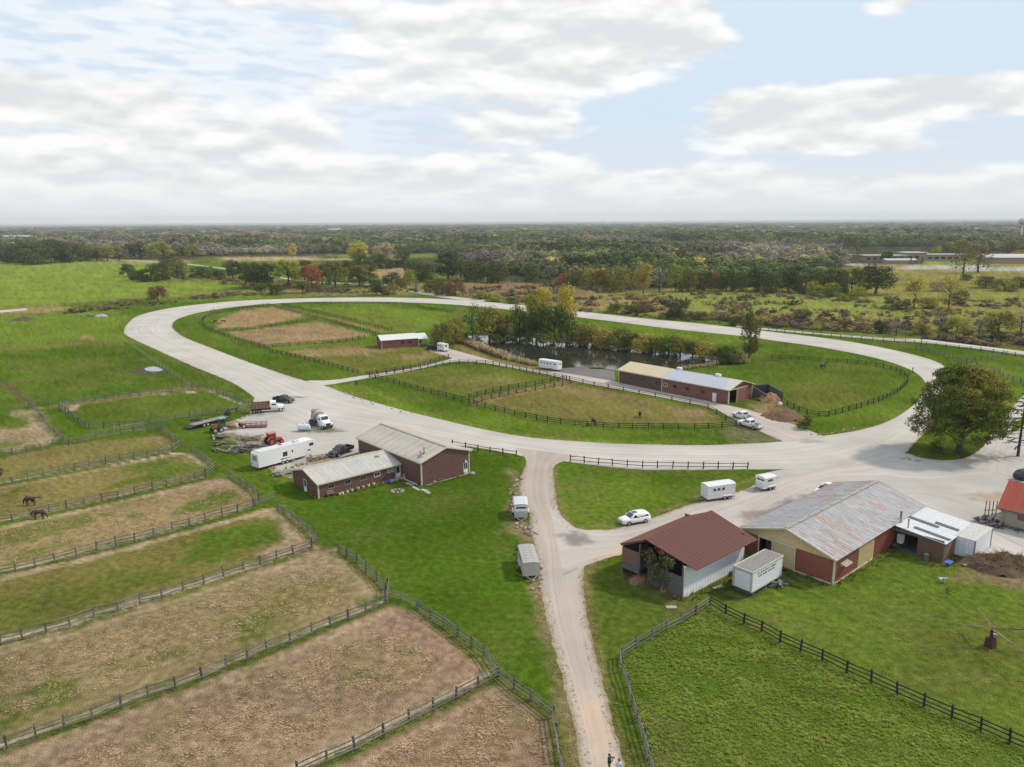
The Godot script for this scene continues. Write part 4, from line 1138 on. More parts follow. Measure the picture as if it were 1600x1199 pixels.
func pond_barn(yaw: float, brown: Material, cream: Material, white: Material, pane: Material, dark: Material) -> void:
	var b := thing("pond_barn", "long red brown barn by the pond, half tan and half grey blue roof", "barn", Vector3(53, 0, -181.5), yaw)
	var w := 10.4
	var l := 35.0
	var e := 3.75
	var r := 5.2
	var gable := [Vector2(0, e), Vector2(0.5, r), Vector2(1, e)]
	var red := mat("faded_red_siding", 0.27, 0.115, 0.09, 0.55, 0.0, 0.75, 3.5)
	var umber := mat("dark_brown_siding", 0.135, 0.085, 0.068, 0.55, 0.0, 0.75, 3.5)
	metal_wall(b, "gable_wall", Vector3(0, 0, 0), Vector3(w, 0, 0), gable, Vector3.BACK, red, [[0.5, 3.4, 0.0, 3.3]])
	metal_wall(b, "back_gable", Vector3(0, 0, -l), Vector3(w, 0, -l), gable, Vector3.FORWARD, umber)
	var holes := []
	for z in [7.4, 12.0, 15.9, 18.9]:
		holes.append([z - 0.65, z + 0.65, 1.5, 2.35])
	metal_wall(b, "side_wall", Vector3(0, 0, -0.12), Vector3(0, 0, -20.2), [Vector2(0, e), Vector2(1, e)], Vector3.LEFT, red, [[3.4, 4.5, 0.0, 2.2]] + holes)
	metal_wall(b, "rear_side_wall", Vector3(0.05, 0, -20.2), Vector3(0.05, 0, -l + 0.12), [Vector2(0, e), Vector2(1, e)], Vector3.LEFT, umber, [[1.0, 2.3, 1.5, 2.3], [5.8, 7.0, 1.6, 2.2], [9.4, 10.6, 1.6, 2.2]])
	metal_wall(b, "far_side_wall", Vector3(w, 0, -0.12), Vector3(w, 0, -l + 0.12), [Vector2(0, e), Vector2(1, e)], Vector3.RIGHT, red)
	for i in holes.size():
		var h: Array = holes[i]
		opening(b, "window", Vector3(0, h[2], -(h[0] + h[1]) / 2 - 0.12), 1.3, 0.85, Vector3.LEFT, white if i == 3 else umber, pane, 1)
	for z in [-21.85, -26.6, -30.2]:
		opening(b, "window", Vector3(0.05, 1.55, z), 1.25, 0.7, Vector3.LEFT, umber, pane, 1)
	plain_door(b, Vector3(0, 0, -4.05), 1.1, 2.2, Vector3.LEFT, white)
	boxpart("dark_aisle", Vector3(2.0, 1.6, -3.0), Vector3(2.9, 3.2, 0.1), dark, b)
	var sd := MB.new()
	sd.box(Vector3(5.4, 1.75, 0.18), Vector3(3.6, 3.4, 0.08))
	for i in 11:
		sd.box(Vector3(3.75 + i * 0.33, 1.75, 0.235), Vector3(0.06, 3.36, 0.03))
	part("sliding_door", sd, mat("pink_red_door", 0.34, 0.14, 0.125, 0.5, 0.0, 0.85), b)
	boxpart("door_track", Vector3(4.2, 3.5, 0.2), Vector3(7.6, 0.16, 0.14), cream, b)
	boxpart("door_post", Vector3(3.45, 1.7, 0.1), Vector3(0.16, 3.4, 0.16), cream, b)
	var tan_roof := mat("tan_roof", 0.60, 0.49, 0.30, 0.45, 0.0, 0.9, 5.0)
	var grey_roof := streaky("grey_blue_roof", [[0.0, Color(0.33, 0.345, 0.38)], [0.5, Color(0.40, 0.415, 0.45)], [1.0, Color(0.50, 0.51, 0.54)]], 83, 0.02, 6.0, 9.0, 0.4)
	var pale := mat("pale_sheet", 0.62, 0.56, 0.46, 0.45, 0.0, 0.85)
	for s in [0.0, 1.0]:
		var x := -0.4 if s == 0.0 else w + 0.4
		roof_slope(b, Vector3(x, e - 0.1, 0.5), Vector3(x, e - 0.1, -1.0), Vector3(w / 2, r + 0.08, -3.2), Vector3(w / 2, r + 0.08, 0.5), 1.5, "pale_roof_sheet", pale, 0.03, 0.02)
		roof_slope(b, Vector3(x, e - 0.1, -1.0), Vector3(x, e - 0.1, -20.2), Vector3(w / 2, r + 0.08, -20.2), Vector3(w / 2, r + 0.08, -3.2), 0.95, "grey_roof_sheet", grey_roof, 0.04, 0.02)
		roof_slope(b, Vector3(x, e - 0.06, -20.2), Vector3(x, e - 0.06, -l - 0.4), Vector3(w / 2, r + 0.12, -l - 0.4), Vector3(w / 2, r + 0.12, -20.2), 0.95, "tan_roof_sheet", tan_roof, 0.03, 0.02)
		rake_board(b, Vector3(x, e - 0.12, 0.53), Vector3(w / 2, r + 0.06, 0.53), cream)
		rake_board(b, Vector3(x, e - 0.2, 0.5), Vector3(x, e - 0.2, -l - 0.4), cream, "eave_trim")
	corner_trims(b, [[0, 0, e - 0.1], [w, 0, e - 0.1], [0, -20.2, e - 0.1], [0, -l, e - 0.1]], cream)
	for z in [-7.0, -19.0]:
		boxpart("roof_vent", Vector3(w / 2 + 0.6, r + 0.35, z), Vector3(0.9, 0.5, 1.3), white, b)

func far_stable(brown: Material, cream: Material, white: Material, pane: Material, dark: Material) -> void:
	var b := thing("far_stable", "small brick red stable with white roof among the far paddocks", "stable", Vector3(-46.38, 0, -268.5), deg_to_rad(24))
	var l := 16.6
	var w := 7.2
	var e := 3.0
	var r := 4.3
	var red := mat("brick_red_siding", 0.29, 0.105, 0.09, 0.6, 0.0, 0.8)
	var gable := [Vector2(0, e), Vector2(0.5, r), Vector2(1, e)]
	metal_wall(b, "front_wall", Vector3(0, 0, 0), Vector3(l - 3.4, 0, 0), [Vector2(0, e), Vector2(1, e)], Vector3.BACK, red, [[7.0, 8.2, 1.3, 2.1], [9.8, 11.0, 1.3, 2.1]])
	metal_wall(b, "back_wall", Vector3(0, 0, -w), Vector3(l, 0, -w), [Vector2(0, e), Vector2(1, e)], Vector3.FORWARD, red)
	metal_wall(b, "end_wall", Vector3(0, 0, -0.12), Vector3(0, 0, -w + 0.12), gable, Vector3.LEFT, red)
	metal_wall(b, "porch_wall", Vector3(l - 3.4, 0, -0.12), Vector3(l - 3.4, 0, -w + 0.12), gable, Vector3.RIGHT, red)
	for x in [7.6, 10.4]:
		opening(b, "window", Vector3(x, 1.3, 0), 1.2, 0.8, Vector3.BACK, dark, pane, 0)
	var roof := mat("white_metal_roof", 0.70, 0.69, 0.66, 0.4, 0.0, 0.88)
	for s in [0.0, 1.0]:
		var z := 0.4 if s == 0.0 else -w - 0.4
		roof_slope(b, Vector3(-0.4, e - 0.1, z), Vector3(l - 3.2, e - 0.1, z), Vector3(l - 3.2, r + 0.08, -w / 2), Vector3(-0.4, r + 0.08, -w / 2), 1.0, "roof_sheet", roof, 0.04, 0.02)
		rake_board(b, Vector3(-0.42, e - 0.12, z), Vector3(-0.42, r + 0.06, -w / 2), cream)
	roof_slope(b, Vector3(l - 3.2, e - 0.35, 1.0), Vector3(l + 0.6, e - 0.35, 1.0), Vector3(l + 0.6, r - 0.1, -w / 2), Vector3(l - 3.2, r - 0.1, -w / 2), 1.0, "porch_roof_sheet", roof, 0.03, 0.02)
	for x in [l - 3.1, l + 0.4]:
		boxpart("porch_post", Vector3(x, 1.3, 0.8), Vector3(0.22, 2.6, 0.22), cream, b)
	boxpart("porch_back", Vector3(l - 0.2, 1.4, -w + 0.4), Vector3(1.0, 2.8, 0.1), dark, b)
	corner_trims(b, [[0, 0, e - 0.1]], cream)

func plank_shed(yaw: float, dark: Material) -> void:
	var b := thing("open_shed", "old open shed with rust red sheet roof, white side wall and creeper", "shed", Vector3(20.26, 0, -83.4), yaw)
	var rust := streaky("rust_red_roof", [[0.0, Color(0.075, 0.023, 0.015)], [0.5, Color(0.11, 0.034, 0.022)], [1.0, Color(0.155, 0.055, 0.036)]], 84, 0.03, 3.0, 5.0, 0.75)
	var rust2 := streaky("pale_rust_roof", [[0.0, Color(0.17, 0.055, 0.035)], [0.6, Color(0.24, 0.09, 0.06)], [1.0, Color(0.32, 0.15, 0.10)]], 85, 0.03, 3.0, 5.0, 0.75)
	var whitewash := mat("whitewashed_wall", 0.80, 0.82, 0.85, 0.6, 0.0, 0.92, 3.0)
	var plank := mat("grey_plank", 0.22, 0.215, 0.205, 0.9, 0.0, 0.5, 1.2)
	var red_plank := mat("peeling_red_plank", 0.36, 0.20, 0.16, 0.9, 0.0, 0.5, 0.9)
	metal_wall(b, "side_wall", Vector3(0, 0, 0), Vector3(13.0, 0, 0), [Vector2(0, 4.0), Vector2(1, 4.0)], Vector3.BACK, whitewash, [], 0.0, 0.6)
	boxpart("corner_post", Vector3(0.0, 2.05, 0.02), Vector3(0.16, 4.1, 0.2), mat("white_paint"), b)
	boxpart("back_wall", Vector3(12.9, 2.3, -4.7), Vector3(0.12, 4.6, 9.2), plank, b)
	boxpart("far_wall", Vector3(6.5, 1.9, -9.4), Vector3(13.0, 3.8, 0.12), red_plank, b)
	for i in 12:
		var y := 0.17 + i * 0.24
		if y < 2.75:
			boxpart("plank", Vector3(-0.02 + rng.randf_range(-0.02, 0.02), y, -1.2), Vector3(0.06, 0.22, 2.3), plank, b)
			boxpart("plank", Vector3(-0.02 + rng.randf_range(-0.02, 0.02), y, -3.75), Vector3(0.06, 0.22, 2.7), plank, b)
	for z in [-0.1, -2.42, -5.15, -6.6]:
		boxpart("post", Vector3(-0.08, 2.1 if z > -1.0 else 2.4, z), Vector3(0.2, 4.2 if z > -1.0 else 4.8, 0.18), plank, b)
	for i in 9:
		boxpart("loft_board", Vector3(-0.3 + rng.randf_range(-0.02, 0.02), 2.7, -6.55 - i * 0.32), Vector3(0.06, 2.0 + rng.randf_range(-0.1, 0.1), 0.29), red_plank if i > 1 else plank, b)
	for i in 3:
		boxpart("low_board", Vector3(-0.32, 1.0 + i * 0.24, -8.0), Vector3(0.05, 0.22, 2.9), plank, b)
	boxpart("loft_floor", Vector3(1.6, 1.55, -7.9), Vector3(3.6, 0.12, 3.0), plank, b)
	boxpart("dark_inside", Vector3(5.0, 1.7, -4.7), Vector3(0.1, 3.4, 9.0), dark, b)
	roof_slope(b, Vector3(0.45, 3.95, 1.4), Vector3(13.7, 3.95, 1.4), Vector3(13.6, 5.95, -5.6), Vector3(-0.6, 5.95, -5.6), 0.8, "rust_roof_sheet", rust, 0.07, 0.03)
	roof_slope(b, Vector3(-0.5, 4.0, -9.6), Vector3(12.9, 4.0, -9.6), Vector3(13.2, 5.78, -5.75), Vector3(-0.5, 5.78, -5.75), 0.8, "pale_roof_sheet", rust2, 0.12, 0.03)
	rake_board(b, Vector3(-0.3, 3.85, -9.5), Vector3(-0.2, 5.55, -5.8), plank)
	var rubble := mat("orange_chips", 0.42, 0.215, 0.125, 0.95, 0.0, 0.5, 0.5)
	for p in [[Vector3(16.02, 0, -88.4), 1.9, 0.55, 40], [Vector3(18.8, 0, -85.8), 1.1, 0.6, 26]]:
		var m := MB.new()
		m.ball(Vector3.ZERO, Vector3(p[1], p[2], p[1] * 0.6), 6, 12, noise(14, 0.8, 3), 0.5)
		for i in p[3]:
			var a := rng.randf() * TAU
			var q := Vector3(cos(a) * p[1] * rng.randf(), p[2] * rng.randf_range(0.3, 0.9), sin(a) * p[1] * 0.6 * rng.randf())
			m.box(q, Vector3(rng.randf_range(0.2, 0.7), 0.06, 0.12), Basis.from_euler(Vector3(rng.randf_range(-0.5, 0.5), rng.randf() * TAU, rng.randf_range(-0.5, 0.5))))
		var o := solo("broken_brick_pile" if p[1] > 1.5 else "wood_chip_pile", m, rubble, "low pile of orange brown rubble below the shed's open loft" if p[1] > 1.5 else "orange brown heap against the shed's grey planks", "pile")
		o.position = p[0]
		o.rotation.y = yaw
	var board := MB.new()
	board.box(Vector3(0, 0.06, 0), Vector3(1.5, 0.05, 0.5))
	var o1 := solo("loose_board", board, mat("pale_board", 0.5, 0.45, 0.36, 0.9, 0.0, 0.7), "pale loose board on the grass beside the box body", "board")
	o1.position = Vector3(25.17, 0, -86.2)
	o1.rotation.y = 0.5
	var o2 := solo("flat_stone", board, mat("concrete"), "pale flat slab in the grass below the shed's corner", "slab")
	o2.position = Vector3(18.4, 0, -81.2)
	o2.scale = Vector3(0.8, 1.5, 1.2)

func big_barn(yaw: float, cream: Material, dark: Material) -> void:
	var b := thing("big_barn", "large barn with rust streaked grey tin roof, cream gable and red panels", "barn", Vector3(39.48, 0, -86.8), yaw)
	var l := 26.4
	var w := 12.8
	var e := 3.55
	var r := 5.45
	var butter := mat("butter_siding", 0.70, 0.56, 0.30, 0.55, 0.0, 0.85, 2.5)
	var red := mat("barn_red_siding", 0.36, 0.115, 0.08, 0.6, 0.0, 0.75, 2.5)
	var x := 0.0
	metal_wall(b, "red_gable_panel", Vector3(x, 0, -0.12), Vector3(x, 0, -5.0), [Vector2(0, 3.15), Vector2(1, 3.15)], Vector3.LEFT, red, [], 0.0, 0.25)
	metal_wall(b, "cream_sliding_door", Vector3(x - 0.1, 0.05, -5.1), Vector3(x - 0.1, 0.05, -8.2), [Vector2(0, 3.1), Vector2(1, 3.1)], Vector3.LEFT, butter, [], 0.0, 0.25)
	metal_wall(b, "red_far_panel", Vector3(x, 0, -10.2), Vector3(x, 0, -w + 0.12), [Vector2(0, 3.15), Vector2(1, 3.15)], Vector3.LEFT, red, [], 0.0, 0.25)
	metal_wall(b, "cream_gable", Vector3(x, 3.15, -0.12), Vector3(x, 3.15, -w + 0.12), [Vector2(0, e - 3.15), Vector2(0.5, r - 3.15), Vector2(1, e - 3.15)], Vector3.LEFT, butter, [], 0.0, 0.25)
	boxpart("door_track", Vector3(-0.18, 3.2, -7.6), Vector3(0.18, 0.22, 5.4), cream, b)
	for z in [-5.05, -8.25, -10.2]:
		boxpart("door_trim", Vector3(-0.16, 1.6, z), Vector3(0.14, 3.1, 0.14), cream, b)
	boxpart("stall_wall", Vector3(1.6, 1.4, -9.6), Vector3(0.1, 2.8, 1.0), mat("grey_plank"), b)
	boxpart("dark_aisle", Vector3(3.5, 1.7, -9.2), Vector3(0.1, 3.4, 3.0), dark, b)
	metal_wall(b, "red_side_panel", Vector3(0, 0, 0), Vector3(6.6, 0, 0), [Vector2(0, e), Vector2(1, e)], Vector3.BACK, red, [], 0.0, 0.25)
	metal_wall(b, "cream_side_door", Vector3(6.6, 0, 0.08), Vector3(11.0, 0, 0.08), [Vector2(0, 3.3), Vector2(1, 3.3)], Vector3.BACK, butter, [], 0.0, 0.25)
	metal_wall(b, "red_side_panel", Vector3(11.0, 0, 0), Vector3(l, 0, 0), [Vector2(0, e), Vector2(1, e)], Vector3.BACK, red, [], 0.0, 0.25)
	boxpart("side_door_track", Vector3(9.9, 3.4, 0.2), Vector3(8.8, 0.24, 0.2), cream, b)
	metal_wall(b, "back_side_wall", Vector3(0, 0, -w), Vector3(l, 0, -w), [Vector2(0, e), Vector2(1, e)], Vector3.FORWARD, red)
	metal_wall(b, "far_gable", Vector3(l, 0, -0.12), Vector3(l, 0, -w + 0.12), [Vector2(0, e), Vector2(0.5, r), Vector2(1, e)], Vector3.RIGHT, red)
	corner_trims(b, [[-0.02, 0.02, e]], cream)
	boxpart("foot_trim", Vector3(5.5, 0.08, 0.1), Vector3(11.0, 0.16, 0.1), cream, b)
	boxpart("gable_foot_trim", Vector3(-0.12, 0.08, -2.6), Vector3(0.1, 0.16, 4.9), cream, b)
	var hay := MB.new()
	hay.hexa([Vector3(1.6, 1.85, 0.05), Vector3(3.5, 1.85, 0.05), Vector3(3.5, 1.85, 0.0), Vector3(1.6, 1.85, 0.0)], [Vector3(1.6, 2.1, 0.8), Vector3(3.5, 2.1, 0.8), Vector3(3.5, 2.3, 0.02), Vector3(1.6, 2.3, 0.02)])
	part("hatch", hay, mat("pale_board", 0.5, 0.45, 0.36, 0.9, 0.0, 0.7), b)
	var tin := streaky("rusty_tin_roof", [[0.0, Color(0.14, 0.08, 0.06)], [0.34, Color(0.22, 0.19, 0.18)], [0.44, Color(0.31, 0.30, 0.297)], [0.6, Color(0.36, 0.353, 0.345)], [1.0, Color(0.45, 0.44, 0.415)]], 86, 0.014, 0.75, 14.0, 0.55)
	var rusty := streaky("rust_eaten_tin", [[0.0, Color(0.19, 0.10, 0.07)], [0.42, Color(0.28, 0.19, 0.15)], [0.5, Color(0.44, 0.41, 0.38)], [0.6, Color(0.36, 0.27, 0.22)], [1.0, Color(0.55, 0.50, 0.45)]], 88, 0.016, 0.75, 11.0, 0.65)
	for s in [0.0, 1.0]:
		var z := 0.5 if s == 0.0 else -w - 0.5
		roof_slope(b, Vector3(-0.5, e - 0.12, z), Vector3(l + 0.3, e - 0.12, z), Vector3(l + 0.3, r + 0.08, -w / 2), Vector3(-0.5, r + 0.08, -w / 2), 0.66, "roof_sheet", tin, 0.13, 0.03, 3, 0.0, rusty)
		rake_board(b, Vector3(-0.53, e - 0.14, z), Vector3(-0.53, r + 0.05, -w / 2), cream)
		rake_board(b, Vector3(l + 0.33, e - 0.14, z), Vector3(l + 0.33, r + 0.05, -w / 2), cream)
	for i in 9:
		var m := MB.new()
		var x0 := -0.4 + i * 3.0
		m.bar(Vector3(x0, r + 0.16, -w / 2), Vector3(minf(x0 + 2.85, l + 0.2), r + 0.16, -w / 2), 0.5, 0.06)
		part("ridge_cap", m, mat("ridge_tin", 0.42, 0.40, 0.36, 0.5, 0.0, 0.7), b)

func workshop(yaw: float, dark: Material, steel: Material) -> void:
	var at := Vector3(39.48, 0, -86.8)
	var b := thing("workshop_annex", "brown board lean-to with white roof and three dark skylights beside the big barn", "lean-to", at, yaw)
	var wood := mat("brown_board", 0.22, 0.115, 0.075, 0.8, 0.0, 0.7, 1.5)
	var orange_wood := mat("orange_board", 0.34, 0.15, 0.085, 0.8, 0.0, 0.7, 1.5)
	var white_roof := mat("white_sheet_roof", 0.72, 0.72, 0.70, 0.4, 0.0, 0.86, 3.0)
	for i in 12:
		boxpart("wall_board", Vector3(16.55, 1.3, 3.6 + i * 0.26), Vector3(0.07, 2.6, 0.25), wood, b)
	boxpart("lintel", Vector3(16.5, 2.78, 3.4), Vector3(0.16, 0.42, 6.6), mat("grey_plank", 0.22, 0.215, 0.205, 0.9, 0.0, 0.5, 1.2), b)
	for i in 13:
		boxpart("front_board", Vector3(16.75 + i * 0.27, 1.3, 6.7), Vector3(0.26, 2.6, 0.07), orange_wood if i > 3 else wood, b)
	boxpart("end_wall", Vector3(26.3, 1.3, 3.4), Vector3(0.1, 2.6, 6.6), wood, b)
	boxpart("front_rear_wall", Vector3(23.2, 1.3, 6.68), Vector3(6.2, 2.6, 0.08), wood, b)
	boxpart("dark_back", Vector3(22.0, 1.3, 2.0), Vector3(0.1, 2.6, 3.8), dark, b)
	boxpart("floor", Vector3(19.0, 0.03, 2.2), Vector3(5.5, 0.05, 3.6), mat("oily_floor", 0.12, 0.11, 0.10, 0.8), b)
	boxpart("corner_post", Vector3(16.55, 1.35, 6.72), Vector3(0.2, 2.7, 0.2), mat("grey_plank"), b)
	roof_slope(b, Vector3(16.3, 2.72, 7.0), Vector3(26.6, 2.72, 7.0), Vector3(26.6, 3.42, -0.35), Vector3(16.3, 3.42, -0.35), 0.9, "roof_sheet", white_roof, 0.05, 0.03)
	var slope := atan2(0.7, 7.35)
	for p in [[18.0, 4.6, 4.6], [20.9, 2.3, 4.2], [22.2, 5.0, 3.0]]:
		var m := MB.new()
		var y: float = 2.72 + (7.0 - p[1]) * 0.7 / 7.35 + 0.075
		m.box(Vector3.ZERO, Vector3(0.75, 0.04, p[2]), Basis(Vector3.RIGHT, slope))
		var o := part("skylight", m, mat("grey_skylight", 0.10, 0.10, 0.105, 0.3), b)
		o.position = Vector3(p[0], y, p[1])
	for p in [[17.0, 1.9, 4.4], [17.9, 0.6, 4.9], [18.6, 0.2, 4.6]]:
		var m := MB.new()
		m.tube(Vector3(p[0], 3.1, p[1]), Vector3(p[0], p[2], p[1]), 0.09, 0.09, 8)
		m.tube(Vector3(p[0], p[2], p[1]), Vector3(p[0], p[2] + 0.12, p[1]), 0.15, 0.06, 8)
		part("flue", m, mat("vent_grey", 0.3, 0.29, 0.28), b)
	var c := thing("storage_container", "white steel storage container against the workshop's front", "container", at, yaw)
	var wm := mat("container_white", 0.76, 0.80, 0.83, 0.5, 0.0, 0.85)
	var base := Vector3(23.4, 0, 8.0)
	boxpart("body", base + Vector3(0, 1.45, 0), Vector3(6.5, 2.6, 2.4), wm, c)
	boxpart("roof", base + Vector3(0, 2.78, 0), Vector3(6.62, 0.06, 2.52), mat("container_roof", 0.62, 0.60, 0.55, 0.6, 0.0, 0.75), c)
	for s in [-1, 1]:
		for k in [-1, 1]:
			boxpart("corner_post", base + Vector3(s * 3.25, 1.45, k * 1.2), Vector3(0.14, 2.66, 0.14), mat("corner_grey", 0.28, 0.28, 0.28), c)
	for s in [-1, 1]:
		boxpart("door", base + Vector3(-3.29, 1.42, s * 0.56), Vector3(0.07, 2.4, 1.06), wm, c)
	boxpart("skid", base + Vector3(0, 0.08, 0.8), Vector3(6.4, 0.16, 0.2), mat("grey_plank"), c)
	boxpart("skid", base + Vector3(0, 0.08, -0.8), Vector3(6.4, 0.16, 0.2), mat("grey_plank"), c)
	var t := thing("box_body", "white lorry box body with two lines of dark lettering and a grey roof", "box body", Vector3(28.44, 0.6, -83.6) * Vector3(1, 0, 1), yaw)
	boxpart("body", Vector3(3.48, 1.9, -1.26), Vector3(6.9, 2.55, 2.46), mat("box_white", 0.78, 0.80, 0.83, 0.45, 0.0, 0.88), t)
	boxpart("roof", Vector3(3.48, 3.2, -1.26), Vector3(6.75, 0.05, 2.3), streaky("dirty_roof", [[0.0, Color(0.12, 0.115, 0.10)], [0.5, Color(0.20, 0.19, 0.17)], [1.0, Color(0.33, 0.31, 0.28)]], 87, 0.02, 3.0, 3.0, 0.8), t)
	for z in [0.02, -2.54]:
		boxpart("top_rail", Vector3(3.48, 3.17, z), Vector3(7.0, 0.16, 0.1), mat("rail_cream", 0.62, 0.58, 0.50), t)
		boxpart("bottom_rail", Vector3(3.48, 0.62, z), Vector3(7.0, 0.14, 0.1), mat("rail_grey", 0.35, 0.35, 0.34), t)
	boxpart("end_rail", Vector3(-0.02, 3.12, -1.26), Vector3(0.12, 0.26, 2.6), mat("rail_cream"), t)
	boxpart("end_rail", Vector3(6.98, 3.12, -1.26), Vector3(0.12, 0.26, 2.6), mat("rail_cream"), t)
	for z in [-0.02, -2.5]:
		boxpart("corner_post", Vector3(-0.03, 1.85, z), Vector3(0.16, 2.4, 0.16), mat("rail_cream"), t)
	boxpart("roller_door", Vector3(-0.02, 1.8, -1.26), Vector3(0.06, 2.2, 2.1), mat("box_white"), t)
	boxpart("door_shadow_gap", Vector3(-0.03, 2.95, -1.26), Vector3(0.07, 0.07, 2.2), mat("rail_grey"), t)
	var ink := MB.new()
	for line in 2:
		var x := 1.2 + line * 0.25
		var words := [3, 4, 3, 2, 6] if line == 0 else [4, 5, 4, 3]
		for wd in words:
			for i in wd:
				ink.box(Vector3(x, 2.62 - line * 0.38, 0.0), Vector3(0.05, 0.22, 0.012))
				ink.box(Vector3(x + 0.06, 2.62 - line * 0.38 + (0.09 if i % 2 else -0.02), 0.0), Vector3(0.09, 0.045, 0.012))
				if i % 3 != 1:
					ink.box(Vector3(x + 0.115, 2.62 - line * 0.38, 0.0), Vector3(0.045, 0.2, 0.012))
				x += 0.2
			x += 0.16
	var lt := part("lettering", ink, mat("ink", 0.03, 0.03, 0.035, 0.6), t)
	lt.position.z = -0.024
	for x in [0.6, 3.4, 6.3]:
		boxpart("sleeper", Vector3(x, 0.28, -1.26), Vector3(0.3, 0.56, 2.4), mat("grey_plank"), t)

func red_roof_barn(yaw: float) -> void:
	var b := thing("red_roof_barn", "whitewashed stone barn with bright red roof at the picture's right edge", "barn", Vector3(71.6, 0, -105.2), yaw)
	var stone := mat("old_whitewash", 0.52, 0.46, 0.36, 0.9, 0.0, 0.6, 0.8)
	var roofm := mat("bright_red_roof", 0.48, 0.085, 0.042, 0.45, 0.0, 0.85, 3.0)
	var grey := mat("grey_plank")
	boxpart("long_wall", Vector3(0.2, 1.4, 7.0), Vector3(0.4, 2.8, 13.6), stone, b)
	boxpart("gable_wall", Vector3(3.7, 1.4, 0.2), Vector3(6.6, 2.8, 0.4), stone, b)
	boxpart("far_long_wall", Vector3(7.2, 1.4, 7.0), Vector3(0.4, 2.8, 13.6), stone, b)
	var m := MB.new()
	m.hexa([Vector3(0.2, 2.8, 0.42), Vector3(7.2, 2.8, 0.42), Vector3(7.2, 2.8, 0.1), Vector3(0.2, 2.8, 0.1)], [Vector3(3.6, 5.9, 0.42), Vector3(3.8, 5.9, 0.42), Vector3(3.8, 5.9, 0.1), Vector3(3.6, 5.9, 0.1)])
	part("gable", m, stone, b)
	for i in 7:
		boxpart("quoin", Vector3(0.1, 0.2 + i * 0.38, 0.1 + (i % 2) * 0.12), Vector3(0.5 - (i % 2) * 0.1, 0.34, 0.7 - (i % 2) * 0.25), stone, b)
	boxpart("window", Vector3(-0.03, 1.9, 2.9), Vector3(0.1, 0.75, 1.5), mat("grey_shutter", 0.14, 0.13, 0.12, 0.8), b)
	boxpart("footing", Vector3(-0.15, 0.15, 7.0), Vector3(0.5, 0.3, 13.6), grey, b)
	roof_slope(b, Vector3(-0.4, 2.72, -0.5), Vector3(-0.4, 2.72, 14.0), Vector3(3.7, 6.0, 14.0), Vector3(3.7, 6.0, -0.5), 0.9, "roof_sheet", roofm, 0.06, 0.03)
	roof_slope(b, Vector3(7.8, 2.72, -0.5), Vector3(7.8, 2.72, 14.0), Vector3(3.7, 6.0, 14.0), Vector3(3.7, 6.0, -0.5), 0.9, "roof_sheet", roofm, 0.06, 0.03)
	rake_board(b, Vector3(-0.45, 2.66, -0.5), Vector3(-0.45, 2.66, 14.0), grey, "eave_board")

func school(white: Material, pane: Material) -> void:
	var brick := mat("pale_brick", 0.42, 0.31, 0.25, 0.85, 0.0, 0.8, 6.0)
	var flat := mat("flat_roof", 0.60, 0.58, 0.54, 0.7, 0.0, 0.85, 12.0)
	var s := thing("school_block", "long low pale brick school with flat roofs among the far trees", "school", Vector3(389.9, 0, -848.4), deg_to_rad(-4))
	var span: float = (Vector3(482.1, 0, -898.6) - Vector3(389.9, 0, -848.4)).length()
	for p in [[0.0, 0.42, 5.5, 16.0], [0.42, 0.62, 8.5, 22.0], [0.62, 1.0, 6.5, 14.0]]:
		var x: float = (p[0] + p[1]) / 2 * span
		var w: float = (p[1] - p[0]) * span
		var wing := boxpart("wing", Vector3(x, p[2] / 2, -p[3] / 2), Vector3(w, p[2], p[3]), brick, s)
		boxpart("roof", Vector3(x, p[2] + 0.35, -p[3] / 2), Vector3(w + 2.0, 0.7, p[3] + 2.0), flat, s)
		for i in int(w / 7.0):
			boxpart("window", Vector3(x - w / 2 + 3.5 + i * 7.0, p[2] * 0.5, 0.05), Vector3(4.5, 2.2, 0.2), pane, wing)
	for p in [[Vector3(396.5, 0, -782.8), 30.0, 10.0, 4.0, "low grey roofed building in front of the school"], [Vector3(515.6, 0, -783.7), 60.0, 22.0, 6.0, "long pale roofed building by the road at the far right"], [Vector3(-1402.4, 0, -2175.4), 80.0, 40.0, 8.0, "pale roofed building beyond the woods at the far left"], [Vector3(-923, 0, -4018.2), 60.0, 40.0, 9.0, "white roofed building deep in the far woods"]]:
		var o := thing("far_building", p[4], "building", p[0], deg_to_rad(-5))
		boxpart("wall", Vector3(0, p[3] / 2, -p[2] / 2), Vector3(p[1], p[3], p[2]), brick, o)
		var m := MB.new()
		var a: float = p[1] / 2 + 1.0
		m.hexa([Vector3(-a, p[3], 1), Vector3(a, p[3], 1), Vector3(a, p[3], -p[2] - 1), Vector3(-a, p[3], -p[2] - 1)], [Vector3(-a, p[3] + p[2] * 0.15, -p[2] / 2 + 0.1), Vector3(a, p[3] + p[2] * 0.15, -p[2] / 2 + 0.1), Vector3(a, p[3] + p[2] * 0.15, -p[2] / 2 - 0.1), Vector3(-a, p[3] + p[2] * 0.15, -p[2] / 2 - 0.1)])
		part("roof", m, mat("pale_far_roof", 0.55, 0.54, 0.52, 0.6), o)
	var t := thing("water_tower", "white water tower with slim stem above the far right woods", "water tower", Vector3(871.8, 0, -1324.5))
	var stem := MB.new()
	var k: float = t.position.length() / 1190.0
	stem.tube(Vector3(0, 0, 0), Vector3(0, 26 * k, 0), 0.9 * k, 0.7 * k, 12)
	part("stem", stem, white, t)
	var tank := MB.new()
	tank.ball(Vector3(0, 31 * k, 0), Vector3(5.5 * k, 4.5 * k, 5.5 * k), 8, 14)
	tank.soften()
	part("tank", tank, mat("tower_tank", 0.72, 0.66, 0.68, 0.4), t)

